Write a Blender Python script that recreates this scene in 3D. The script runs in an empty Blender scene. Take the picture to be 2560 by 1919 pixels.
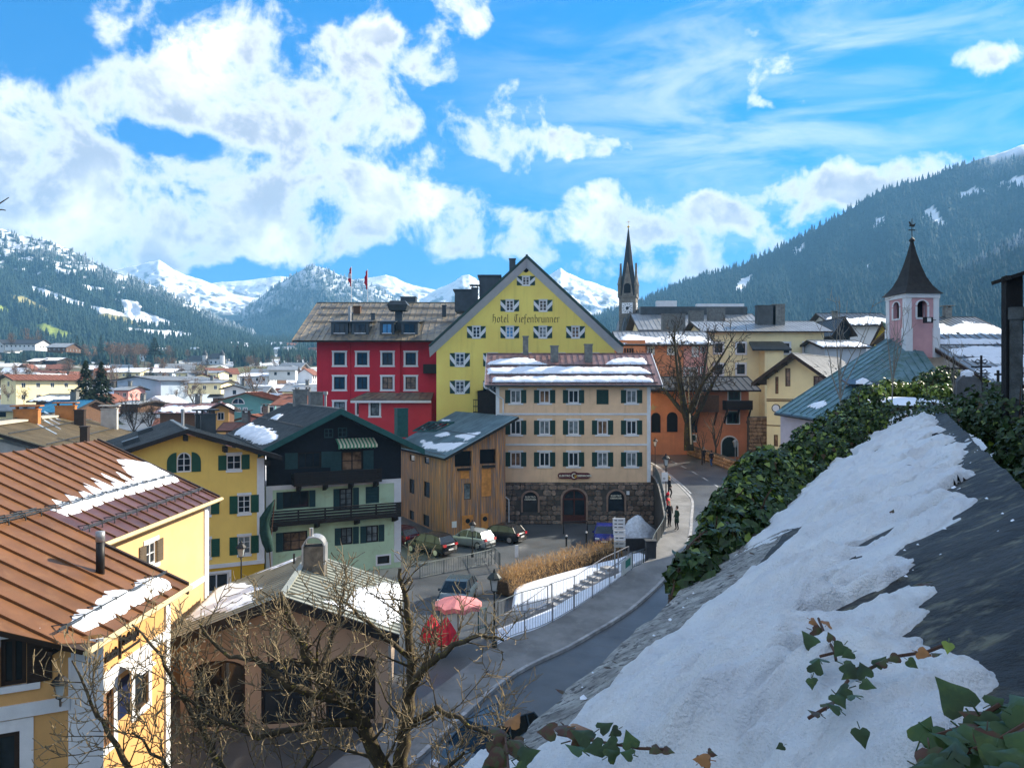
import bpy, math, random
import numpy as np
from mathutils import Vector, Matrix
from math import radians, sin, cos, pi, atan, atan2, sqrt
S = bpy.context.scene
COL = S.collection
R = random.Random(7)
# ------------------------------------------------------------------ camera
F, CX, CY = 1923.0, 1280.0, 959.5          # focal length and centre, in pixels of a 2560 px wide frame
cam = bpy.data.cameras.new('camera')
cam.sensor_fit = 'HORIZONTAL'
cam.sensor_width = 36.0
cam.lens = 36.0 * F / 2560.0
cam.clip_start = 0.05
cam.clip_end = 60000
camo = bpy.data.objects.new('camera', cam)
COL.objects.link(camo)
camo.rotation_euler = (radians(90), 0, 0)
S.camera = camo
# ------------------------------------------------------------------ sky, sun, exposure
SUN_AZ, SUN_EL = radians(60), radians(29)
EXPOSURE = 2.12
S.view_settings.view_transform = 'Standard'
S.view_settings.look = 'None'
S.view_settings.gamma = 1
S.view_settings.exposure = EXPOSURE
S.view_settings.use_curve_mapping = False
S.cycles.use_denoising = True
try:
 S.cycles.denoiser = 'OPENIMAGEDENOISE'
except Exception:
 pass
S.cycles.max_bounces = 6
S.cycles.diffuse_bounces = 3
S.cycles.glossy_bounces = 3
S.cycles.transmission_bounces = 3
S.cycles.volume_bounces = 0
S.cycles.transparent_max_bounces = 8
S.cycles.caustics_reflective = False
S.cycles.caustics_refractive = False
S.cycles.sample_clamp_indirect = 6
sun = bpy.data.lights.new('sun', 'SUN')
sun.energy = 2.9
sun.angle = radians(0.53)
sun.color = (1.0, 0.9, 0.74)
suno = bpy.data.objects.new('sun', sun)
COL.objects.link(suno)
SUNDIR = Vector((sin(SUN_AZ) * cos(SUN_EL), cos(SUN_AZ) * cos(SUN_EL), sin(SUN_EL)))
suno.rotation_euler = SUNDIR.to_track_quat('Z', 'Y').to_euler()
world = bpy.data.worlds.new('World')
S.world = world
world.use_nodes = True
NT = world.node_tree
NT.nodes.clear()
class NG:
 """tiny helper to chain shader nodes"""
 def __init__(s, nt):
  s.nt = nt
 def n(s, t, **kw):
  nd = s.nt.nodes.new(t)
  for k, v in kw.items():
   setattr(nd, k, v)
  return nd
 def put(s, sock, v):
  if v is None:
   return
  if isinstance(v, bpy.types.NodeSocket):
   s.nt.links.new(v, sock)
  else:
   sock.default_value = v
 def math(s, op, a, b=None, c=None, clamp=False):
  nd = s.n('ShaderNodeMath', operation=op, use_clamp=clamp)
  s.put(nd.inputs[0], a); s.put(nd.inputs[1], b); s.put(nd.inputs[2], c)
  return nd.outputs[0]
 def vmath(s, op, a, b=None, out=0):
  nd = s.n('ShaderNodeVectorMath', operation=op)
  s.put(nd.inputs[0], a); s.put(nd.inputs[1], b)
  return nd.outputs[out]
 def mix(s, f, a, b, blend='MIX'):
  nd = s.n('ShaderNodeMix', data_type='RGBA', blend_type=blend)
  s.put(nd.inputs[0], f); s.put(nd.inputs[6], a); s.put(nd.inputs[7], b)
  return nd.outputs[2]
 def noise(s, vec, scale, detail=4, rough=.55, dist=0.0):
  nd = s.n('ShaderNodeTexNoise')
  s.put(nd.inputs['Vector'], vec)
  nd.inputs['Scale'].default_value = scale
  nd.inputs['Detail'].default_value = detail
  nd.inputs['Roughness'].default_value = rough
  nd.inputs['Distortion'].default_value = dist
  return nd.outputs[0]
 def ramp(s, f, stops):
  nd = s.n('ShaderNodeValToRGB')
  e = nd.color_ramp.elements
  while len(e) < len(stops):
   e.new(0.5)
  for i, (p, c) in enumerate(stops):
   e[i].position = p
   e[i].color = c if len(c) == 4 else (*c, 1)
  s.put(nd.inputs[0], f)
  return nd.outputs[0]
 def sstep(s, x, a, b):
  nd = s.n('ShaderNodeMapRange', interpolation_type='SMOOTHSTEP')
  s.put(nd.inputs[0], x)
  nd.inputs[1].default_value = a
  nd.inputs[2].default_value = b
  return nd.outputs[0]
def build_sky():
 g = NG(NT)
 sky = g.n('ShaderNodeTexSky', sky_type='NISHITA')
 sky.sun_disc = False
 sky.sun_elevation = SUN_EL
 sky.sun_rotation = SUN_AZ
 sky.altitude = 800
 sky.air_density = 1.0
 sky.dust_density = 0.3
 sky.ozone_density = 2.5
 tcs = g.n('ShaderNodeTexCoord')
 g.put(sky.inputs[0], g.vmath('NORMALIZE', g.vmath('ADD', tcs.outputs['Generated'], (0, 0, .38))))
 hs = g.n('ShaderNodeHueSaturation')
 hs.inputs['Hue'].default_value = 0.497
 hs.inputs['Saturation'].default_value = 1.95
 hs.inputs['Value'].default_value = 1.0
 g.put(hs.inputs['Color'], sky.outputs[0])
 tc = g.n('ShaderNodeTexCoord')
 d = tc.outputs['Generated']
 sp = g.n('ShaderNodeSeparateXYZ')
 g.put(sp.inputs[0], d)
 az = g.math('ARCTAN2', sp.outputs[0], sp.outputs[1])
 el = g.math('ARCSINE', sp.outputs[2])
 # ragged coordinates: warp the cloud outlines with noise
 warp = g.n('ShaderNodeTexNoise')
 g.put(warp.inputs['Vector'], d)
 warp.inputs['Scale'].default_value = 9
 warp.inputs['Detail'].default_value = 5
 ws = g.n('ShaderNodeSeparateColor')
 g.put(ws.inputs[0], warp.outputs['Color'])
 azw = g.math('MULTIPLY_ADD', g.math('SUBTRACT', ws.outputs[0], .5), .16, az)
 elw = g.math('MULTIPLY_ADD', g.math('SUBTRACT', ws.outputs[1], .5), .10, el)
 # cloud banks as the photograph shows them: px, py, half width, half height, weight
 banks = [
  (90, 250, 240, 110, .8), (60, 330, 120, 70, .6), (480, 70, 260, 95, .75), (620, 170, 260, 90, .85), (820, 200, 170, 75, .95), (700, 290, 260, 75, .9), (430, 230, 200, 60, .6), (930, 330, 150, 60, .7),
  (180, 450, 240, 75, .95), (520, 470, 240, 60, .9), (800, 470, 200, 60, .95), (980, 520, 220, 55, .9), (300, 560, 320, 60, .85), (60, 530, 200, 60, .9),
  (640, 560, 260, 45, .8), (560, 640, 220, 40, .75), (900, 610, 220, 40, .7), (300, 640, 160, 40, .6), (760, 650, 200, 30, .6),
  (1180, 310, 130, 75, 1.0), (1270, 400, 110, 50, .9), (1560, 345, 130, 40, 1.0), (1440, 350, 110, 45, .95), (1330, 330, 90, 45, .8),
  (1100, 165, 95, 48, 1.0), (960, 62, 70, 34, .9), (1160, 52, 95, 52, 1.0), (1250, 222, 60, 16, .5),
  (1480, 470, 65, 28, .75), (1330, 545, 170, 40, .95), (1600, 545, 220, 55, 1.0), (1790, 500, 110, 45, .8), (1420, 570, 120, 40, .8),
  (1380, 650, 150, 45, 1.0), (1850, 580, 170, 55, .9), (1990, 475, 120, 30, .8), (2100, 460, 90, 24, .7), (2260, 430, 200, 45, .8),
  (1740, 665, 130, 40, .9), (1250, 620, 130, 35, .8), (1900, 640, 200, 40, .8),
  (2480, 150, 105, 32, 1.1), (1890, 245, 50, 18, .7), (2010, 258, 60, 14, .45), (1115, 505, 36, 18, .6),
  (1060, 420, 60, 26, .5), (2430, 420, 160, 40, .35),
  (250, 320, 150, 45, -.5), (430, 365, 170, 34, -.55), (1560, 150, 340, 150, -.5), (1800, 340, 280, 90, -.45), (1010, 240, 60, 60, -.4),
  (500, 610, 130, 18, -.4), (1010, 660, 110, 22, -.3), (1470, 610, 70, 26, -.4), (1640, 620, 90, 18, -.3),
 ]
 cv = g.n('ShaderNodeCombineXYZ')
 g.put(cv.inputs[0], azw); g.put(cv.inputs[1], elw)
 tot = None
 for px, py, hw, hh, w in banks:
  a = atan((px - CX) / F)
  e = atan((CY - py) / F * cos(a))
  sa, se = hw / F * .8, hh / F * .95
  ma = g.n('ShaderNodeVectorMath', operation='MULTIPLY_ADD')
  g.put(ma.inputs[0], cv.outputs[0])
  ma.inputs[1].default_value = (1 / sa, 1 / se, 0)
  ma.inputs[2].default_value = (-a / sa, -e / se, 0)
  r2 = g.vmath('DOT_PRODUCT', ma.outputs[0], ma.outputs[0], 'Value')
  gz = g.math('POWER', .449, r2)
  tot = g.math('MULTIPLY', gz, w) if tot is None else g.math('MULTIPLY_ADD', gz, w, tot)
 cl = g.math('MINIMUM', tot, .98)
 # sky goes on outside the frame; extra unseen cloud added to neutralise ambient light
 big = g.noise(d, 2.6, 4, .55)
 fine = g.noise(d, 12, 9, .62, .35)
 micro = g.noise(d, 42, 6, .65)
 outside = g.sstep(g.math('ABSOLUTE', az), .62, .9)
 up = g.sstep(el, .5, .75)
 outside = g.math('MAXIMUM', outside, up)
 base = g.math('MULTIPLY_ADD', g.math('SUBTRACT', big, .47), g.math('MULTIPLY_ADD', outside, 2.6, .25), g.math('MULTIPLY', outside, .42))
 dens = g.math('ADD', g.math('MULTIPLY', cl, .69), base)
 dens = g.math('ADD', dens, g.math('MULTIPLY', g.math('SUBTRACT', fine, .5), 2.3))
 midn = g.noise(d, 5.5, 3, .5, .2)
 dens = g.math('ADD', dens, g.math('MULTIPLY', g.math('SUBTRACT', midn, .5), 1.0))
 dens = g.math('ADD', dens, g.math('MULTIPLY', g.math('SUBTRACT', micro, .5), .6))
 mask = g.sstep(dens, .2, .78)
 # thin veils, upper right
 mp = g.n('ShaderNodeMapping')
 g.put(mp.inputs[0], d)
 mp.inputs['Rotation'].default_value = (0, radians(38), 0)
 mp.inputs['Scale'].default_value = (3.0, 3, 13)
 veil = g.noise(mp.outputs[0], 1.6, 7, .62, .5)
 a0, e0 = atan((1950 - CX) / F), .36
 va = g.math('MULTIPLY', g.math('SUBTRACT', azw, a0), 1 / .26)
 ve = g.math('MULTIPLY', g.math('SUBTRACT', elw, e0), 1 / .17)
 vr = g.math('EXPONENT', g.math('MULTIPLY', g.math('ADD', g.math('MULTIPLY', va, va), g.math('MULTIPLY', ve, ve)), -.7))
 vm = g.math('MULTIPLY', g.math('MULTIPLY', g.sstep(veil, .36, .72), g.math('MULTIPLY_ADD', vr, .9, .01)), .5)
 mask = g.math('MAXIMUM', mask, vm)
 mask = g.math('MULTIPLY', mask, g.sstep(el, -.03, .02))
 # billow shading: thick parts greyer, rims white
 shade = g.noise(g.vmath('ADD', d, (.012, .0, .03)), 8, 6, .55, .3)
 thick = g.math('MULTIPLY', g.sstep(dens, .40, .95), g.sstep(shade, .30, .58))
 ccol = g.mix(thick, (1.0, .99, .97, 1), (.37, .41, .48, 1))
 b1 = g.n('ShaderNodeBackground'); g.put(b1.inputs[0], hs.outputs[0]); b1.inputs[1].default_value = 0.075
 b2 = g.n('ShaderNodeBackground'); g.put(b2.inputs[0], ccol); b2.inputs[1].default_value = 0.385
 mx = g.n('ShaderNodeMixShader')
 g.put(mx.inputs[0], mask); g.put(mx.inputs[1], b1.outputs[0]); g.put(mx.inputs[2], b2.outputs[0])
 out = g.n('ShaderNodeOutputWorld')
 g.put(out.inputs[0], mx.outputs[0])
 world.cycles.sampling_method = 'MANUAL'
 world.cycles.sample_map_resolution = 1024
build_sky()
# ------------------------------------------------------------------ helpers
WM = {}
def at(px, py, d):
 return Vector(((px - CX) * d / F, d, (CY - py) * d / F))
def T(x, y=0, z=0):
 if isinstance(x, Vector):
  return Matrix.Translation(x)
 return Matrix.Translation((x, y, z))
def RZ(a):
 return Matrix.Rotation(radians(a), 4, 'Z')
def RX(a):
 return Matrix.Rotation(radians(a), 4, 'X')
def RY(a):
 return Matrix.Rotation(radians(a), 4, 'Y')
def link(name, data, parent=None, M=None, mats=None):
 o = bpy.data.objects.new(name, data)
 COL.objects.link(o)
 M = M.copy() if M is not None else Matrix()
 if parent is not None:
  o.parent = parent
  o.matrix_basis = WM[parent.name].inverted() @ M
 else:
  o.matrix_basis = M
 WM[o.name] = M
 return o
def tag(o, label=None, cat=None, group=None, kind=None):
 if label: o['label'] = label
 if cat: o['category'] = cat
 if group: o['group'] = group
 if kind: o['kind'] = kind
 return o
def thing(name, label, cat, M, group=None):
 o = link(name, None, None, M)
 o.empty_display_size = .3
 return tag(o, label, cat, group)
def copy_tree(o, M, label=None, parent=None, _root=True):
 """a copy of a thing with copies of its parts and sub-parts (mesh data shared)"""
 c = o.copy()
 COL.objects.link(c)
 if _root:
  c.parent = None
  c.matrix_basis = M
  WM[c.name] = M
  if label: c['label'] = label
 else:
  c.parent = parent
  WM[c.name] = WM[parent.name] @ c.matrix_basis
 for ch in o.children:
  copy_tree(ch, None, None, c, False)
 return c
class MB:
 def __init__(s):
  s.v, s.f, s.m = [], [], []
 def add(s, vs, fs, mi=0):
  o = len(s.v)
  s.v.extend([tuple(p) for p in vs])
  s.f.extend([tuple(i + o for i in q) for q in fs])
  s.m.extend([mi] * len(fs))
  return s
 def box(s, x0, y0, z0, x1, y1, z1, mi=0, M=None):
  vs = [(x0, y0, z0), (x1, y0, z0), (x1, y1, z0), (x0, y1, z0), (x0, y0, z1), (x1, y0, z1), (x1, y1, z1), (x0, y1, z1)]
  if M is not None:
   vs = [M @ Vector(p) for p in vs]
  return s.add(vs, [(0, 3, 2, 1), (4, 5, 6, 7), (0, 1, 5, 4), (1, 2, 6, 5), (2, 3, 7, 6), (3, 0, 4, 7)], mi)
 def tube(s, pts, rad, n=6, mi=0, cap=True):
  pts = [Vector(p) for p in pts]
  if not isinstance(rad, (list, tuple)):
   rad = [rad] * len(pts)
  vs, fs = [], []
  pn = None
  for i, p in enumerate(pts):
   a = pts[max(i - 1, 0)]
   b = pts[min(i + 1, len(pts) - 1)]
   t = (b - a)
   if t.length < 1e-9:
    t = Vector((0, 0, 1))
   t.normalize()
   if pn is None:
    pn = t.orthogonal().normalized()
   pn = (pn - t * pn.dot(t))
   if pn.length < 1e-6:
    pn = t.orthogonal()
   pn.normalize()
   bn = t.cross(pn)
   for k in range(n):
    an = 2 * pi * k / n
    vs.append(p + (pn * cos(an) + bn * sin(an)) * rad[i])
  for i in range(len(pts) - 1):
   for k in range(n):
    k2 = (k + 1) % n
    fs.append((i * n + k, i * n + k2, (i + 1) * n + k2, (i + 1) * n + k))
  if cap:
   fs.append(tuple(range(n - 1, -1, -1)))
   e = (len(pts) - 1) * n
   fs.append(tuple(e + k for k in range(n)))
  return s.add(vs, fs, mi)
 def lathe(s, prof, n=16, mi=0, M=None, ang0=0.0):
  vs, fs = [], []
  for r, z in prof:
   for k in range(n):
    a = 2 * pi * k / n + ang0
    p = Vector((r * cos(a), r * sin(a), z))
    vs.append(M @ p if M is not None else p)
  for i in range(len(prof) - 1):
   for k in range(n):
    k2 = (k + 1) % n
    fs.append((i * n + k, i * n + k2, (i + 1) * n + k2, (i + 1) * n + k))
  fs.append(tuple(range(n - 1, -1, -1)))
  e = (len(prof) - 1) * n
  fs.append(tuple(e + k for k in range(n)))
  return s.add(vs, fs, mi)
 def prism(s, poly, h, axis='z', mi=0, M=None, o=0.0):
  """extrude a 2D polygon; axis z: (x,y)->z ; axis y: (x,z)->y"""
  n = len(poly)
  if axis == 'z':
   vs = [(a, b, o) for a, b in poly] + [(a, b, o + h) for a, b in poly]
  else:
   vs = [(a, o, b) for a, b in poly] + [(a, o + h, b) for a, b in poly]
  if M is not None:
   vs = [M @ Vector(p) for p in vs]
  fs = [tuple(range(n)), tuple(range(2 * n - 1, n - 1, -1))]
  for i in range(n):
   j = (i + 1) % n
   fs.append((i, i + n, j + n, j))
  return s.add(vs, fs, mi)
 def slab(s, quad, th, mi=0, down=True):
  """thick polygon; thickness goes along minus the face normal"""
  q = [Vector(p) for p in quad]
  n = (q[1] - q[0]).cross(q[-1] - q[0]).normalized()
  lo = [p - n * th for p in q]
  k = len(q)
  fs = [tuple(range(k)), tuple(range(2 * k - 1, k - 1, -1))]
  for i in range(k):
   j = (i + 1) % k
   fs.append((i, i + k, j + k, j))
  return s.add(q + lo, fs, mi)
 def mesh(s, name, mats, smooth=False):
  me = bpy.data.meshes.new(name)
  me.from_pydata(s.v, [], s.f)
  for m in (mats if isinstance(mats, (list, tuple)) else [mats]):
   me.materials.append(m)
  if any(s.m):
   me.polygons.foreach_set('material_index', s.m)
  if smooth:
   me.polygons.foreach_set('use_smooth', [True] * len(me.polygons))
  me.update()
  return me
 def build(s, name, mats, parent=None, M=None, smooth=False):
  """vertices are local to M (identity = world); stored under the parent"""
  return link(name, s.mesh(name, mats, smooth), parent, M)
 def buildw(s, name, mats, parent=None, smooth=False):
  """vertices are world positions; object origin goes to the parent's origin"""
  M = WM[parent.name] if parent is not None else Matrix()
  Mi = M.inverted()
  s.v = [tuple(Mi @ Vector(p)) for p in s.v]
  return link(name, s.mesh(name, mats, smooth), parent, M)
def np_mesh(name, V, Q, mats, smooth=False, colors=None, colname='Col'):
 me = bpy.data.meshes.new(name)
 V = np.asarray(V, dtype=np.float32)
 Q = np.asarray(Q, dtype=np.int32)
 k = Q.shape[1]
 me.vertices.add(len(V))
 me.vertices.foreach_set('co', V.ravel())
 me.loops.add(Q.size)
 me.loops.foreach_set('vertex_index', Q.ravel())
 me.polygons.add(len(Q))
 me.polygons.foreach_set('loop_start', np.arange(0, Q.size, k, dtype=np.int32))
 me.polygons.foreach_set('loop_total', np.full(len(Q), k, dtype=np.int32))
 if smooth:
  me.polygons.foreach_set('use_smooth', np.ones(len(Q), dtype=bool))
 for m in (mats if isinstance(mats, (list, tuple)) else [mats]):
  me.materials.append(m)
 if colors is not None:
  ca = me.color_attributes.new(colname, 'FLOAT_COLOR', 'POINT')
  c4 = np.ones((len(V), 4), dtype=np.float32)
  c4[:, :3] = colors
  ca.data.foreach_set('color', c4.ravel())
 me.update(calc_edges=True)
 me.validate()
 return me
# value noise in numpy
_rs = np.random.RandomState(3)
_PT = _rs.rand(256, 256)
def vnoise(x, y):
 xi = np.floor(x).astype(int); yi = np.floor(y).astype(int)
 fx = x - xi; fy = y - yi
 fx = fx * fx * (3 - 2 * fx); fy = fy * fy * (3 - 2 * fy)
 g = lambda a, b: _PT[a % 256, b % 256]
 return (g(xi, yi) * (1 - fx) * (1 - fy) + g(xi + 1, yi) * fx * (1 - fy) + g(xi, yi + 1) * (1 - fx) * fy + g(xi + 1, yi + 1) * fx * fy)
def fbm(x, y, o=5, gain=.5):
 a, t, n = 1.0, 0.0, 0.0
 for i in range(o):
  t = t + a * vnoise(x * 2 ** i + 17.3 * i, y * 2 ** i + 9.1 * i)
  n += a
  a *= gain
 return t / n
# ------------------------------------------------------------------ materials
MATS = {}
def mat(name, col, rough=.85, var=.18, scale=1.2, bump=0.0, bscale=30, metal=0.0, spec=.3, col2=None, streak=0.0, rnd=0.0, coat=0.0, mix2=(.45, .65), aniso=None):
 if name in MATS:
  return MATS[name]
 m = bpy.data.materials.new(name)
 m.use_nodes = True
 nt = m.node_tree
 g = NG(nt)
 b = nt.nodes['Principled BSDF']
 geo = g.n('ShaderNodeNewGeometry')
 pos = geo.outputs['Position']
 if aniso:
  ma = g.n('ShaderNodeMapping')
  g.put(ma.inputs[0], pos)
  ma.inputs['Scale'].default_value = aniso
  pos = ma.outputs[0]
 n1 = g.noise(pos, scale, 5, .6)
 lo = tuple(c * (1 - var) for c in col) + (1,)
 hi = tuple(min(c * (1 + var), .95) for c in col) + (1,)
 c = g.mix(g.sstep(n1, .25, .75), lo, hi)
 if col2 is not None:
  n2 = g.noise(pos, scale * 2.7, 6, .62, .4)
  c = g.mix(g.sstep(n2, *mix2), c, (*col2, 1))
 if streak > 0:
  mp = g.n('ShaderNodeMapping')
  g.put(mp.inputs[0], pos)
  mp.inputs['Scale'].default_value = (1.6, 1.6, .12)
  n3 = g.noise(mp.outputs[0], 1.3, 5, .65)
  f = g.math('MULTIPLY', g.sstep(n3, .5, .78), streak)
  c = g.mix(f, c, tuple(x * .45 for x in col) + (1,))
 if rnd > 0:
  oi = g.n('ShaderNodeObjectInfo')
  hs = g.n('ShaderNodeHueSaturation')
  g.put(hs.inputs['Value'], g.math('MULTIPLY_ADD', g.math('SUBTRACT', oi.outputs['Random'], .5), rnd * 2, 1.0))
  g.put(hs.inputs['Color'], c)
  c = hs.outputs[0]
 g.put(b.inputs['Base Color'], c)
 b.inputs['Roughness'].default_value = rough
 b.inputs['Metallic'].default_value = metal
 b.inputs['Specular IOR Level'].default_value = spec
 if coat:
  b.inputs['Coat Weight'].default_value = coat
  b.inputs['Coat Roughness'].default_value = .05
 if bump > 0:
  bp = g.n('ShaderNodeBump')
  bp.inputs['Strength'].default_value = min(bump, 1)
  bp.inputs['Distance'].default_value = .03
  g.put(bp.inputs['Height'], g.noise(pos, bscale, 5, .6))
  g.put(b.inputs['Normal'], bp.outputs[0])
 MATS[name] = m
 return m
def attr_mat(name, rough=.9, var=.25, scale=.02, bump=0, bscale=.05, bdist=5, spec=.1):
 """base colour from the mesh colour attribute, broken up with noise"""
 m = bpy.data.materials.new(name)
 m.use_nodes = True
 g = NG(m.node_tree)
 b = m.node_tree.nodes['Principled BSDF']
 at_ = g.n('ShaderNodeAttribute', attribute_name='Col')
 geo = g.n('ShaderNodeNewGeometry')
 nz = g.noise(geo.outputs['Position'], scale, 6, .65)
 f = g.math('MULTIPLY_ADD', g.math('SUBTRACT', nz, .5), var * 3, 1.0)
 c = g.vmath('SCALE', at_.outputs['Color'])
 c.node.inputs['Scale'].default_value = 1
 g.put(c.node.inputs['Scale'], f)
 g.put(b.inputs['Base Color'], c)
 b.inputs['Roughness'].default_value = rough
 b.inputs['Specular IOR Level'].default_value = spec
 if bump:
  bp = g.n('ShaderNodeBump')
  bp.inputs['Strength'].default_value = bump
  bp.inputs['Distance'].default_value = bdist
  g.put(bp.inputs['Height'], g.noise(geo.outputs['Position'], bscale, 6, .65))
  g.put(b.inputs['Normal'], bp.outputs[0])
 MATS[name] = m
 return m
def glass_mat(name, col, rough=.04, spec=.8, var=.6, scale=.9):
 """window glass seen from outside: dark room, faint curtains, mirror-like sky"""
 m = mat(name, col, rough, var, scale, spec=spec * .6)
 m.node_tree.nodes['Principled BSDF'].inputs['IOR'].default_value = 1.45
 return m
# ------------------------------------------------------------------ materials of the setting
M_SNOW = mat('snow', (.80, .84, .90), .75, .05, 2.0, .5, 9, spec=.35)
M_ASPH = mat('asphalt', (.080, .088, .095), .36, .4, .35, .25, 60, spec=.6, col2=(.10, .10, .10), mix2=(.5, .75))
M_PAVE = mat('pavement_asphalt', (.20, .197, .19), .7, .3, .6, .3, 60, col2=(.28, .27, .25), mix2=(.5, .8))
M_KERB = mat('kerb_granite', (.34, .34, .34), .8, .25, 3, .3, 40, rnd=.15)
M_EARTH = mat('earth', (.11, .095, .06), .95, .4, .25, .4, 8, col2=(.55, .57, .6), mix2=(.56, .62))
M_MTN = attr_mat('mountain_ground', .95, .3, .012, .6, .03, 12)
M_FOREST = attr_mat('conifer_needles', .95, .35, .05)
# ------------------------------------------------------------------ ground
PROF = [(-200, -13.45), (100, -13.45), (150, -12.0), (220, -7.0), (300, -2.5), (400, 4), (700, 22), (1000, 42), (1500, 80), (2200, 128), (3000, 180), (9000, 540)]
PD = np.array([p[0] for p in PROF]); PZ = np.array([p[1] for p in PROF])
gz = lambda d: float(np.interp(d, PD, PZ))
def ground_z(x, d):
 return float(np.interp(d, PD, PZ))
def make_ground():
 xs = np.concatenate([-np.geomspace(4000, 10, 70), np.linspace(-9, 9, 7), np.geomspace(10, 4000, 70)])
 ds = np.concatenate([np.linspace(-120, 100, 30), np.geomspace(105, 5200, 110)])
 X, D = np.meshgrid(xs, ds)
 Z = np.interp(D, PD, PZ)
 far = np.clip((D - 110) / 500, 0, 1)
 Z = Z + (fbm(X / 90, D / 90) - .5) * 10 * far
 n1 = fbm(X / 60 + 5, D / 60)
 n2 = fbm(X / 22, D / 22 + 3)
 col = np.zeros(X.shape + (3,))
 col[:] = (.16, .14, .085)
 grass = (n2 > .5)
 col[grass] = (.15, .16, .07)
 snow = (n1 + .25 * (n2 - .5) > .53) & (D > 70)
 col[snow] = (.80, .83, .87)
 V = np.stack([X, D, Z], -1).reshape(-1, 3)
 nr, nc = X.shape
 i = np.arange(nr * nc).reshape(nr, nc)
 Q = np.stack([i[:-1, :-1], i[:-1, 1:], i[1:, 1:], i[1:, :-1]], -1).reshape(-1, 4)
 me = np_mesh('ground', V, Q, MATS['mountain_ground'], True, col.reshape(-1, 3))
 o = link('ground', me)
 tag(o, kind='structure', label='valley floor with snow patches and winter grass')
make_ground()
FOREST_V, FOREST_Q, FOREST_C = {}, {}, {}
def cones(key, P, H, C, rs):
 """many small conifers: pyramids with two tiers, collected per wood"""
 n = len(P)
 ang = rs.rand(n) * 6.28
 V = []
 k = 5
 ring = []
 for tier, (r, z0) in enumerate([(.2, .08), (.12, .48)]):
  for j in range(k):
   a = ang + 2 * pi * j / k + tier
   rr = H * r * (.8 + .4 * rs.rand(n))
   ring.append(np.stack([P[:, 0] + np.cos(a) * rr, P[:, 1] + np.sin(a) * rr, P[:, 2] + H * z0], -1))
  ring.append(np.stack([P[:, 0], P[:, 1], P[:, 2] + H * (.68 if tier == 0 else 1.0)], -1))
 V = np.stack(ring, 1)  # n, 12, 3
 base = np.arange(n)[:, None, None] * (2 * (k + 1))
 tri = []
 for t in range(2):
  for j in range(k):
   tri.append((t * (k + 1) + j, t * (k + 1) + (j + 1) % k, t * (k + 1) + k))
 Q = (base + np.array(tri)[None]).reshape(-1, 3)
 cc = np.repeat(C[:, None, :], 2 * (k + 1), 1)
 cc = cc * (1 + .35 * (rs.rand(n, 1, 1) - .5))
 off = sum(len(a) for a in FOREST_V.setdefault(key, []))
 FOREST_V[key].append(V.reshape(-1, 3))
 FOREST_Q.setdefault(key, []).append(Q + off)
 FOREST_C.setdefault(key, []).append(cc.reshape(-1, 3))
def in_poly(px, py, poly):
 inside = np.zeros(px.shape, bool)
 j = len(poly) - 1
 for i in range(len(poly)):
  xi, yi = poly[i]; xj, yj = poly[j]
  c = ((yi > py) != (yj > py)) & (px < (xj - xi) * (py - yi) / (yj - yi + 1e-9) + xi)
  inside ^= c
  j = i
 return inside
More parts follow.
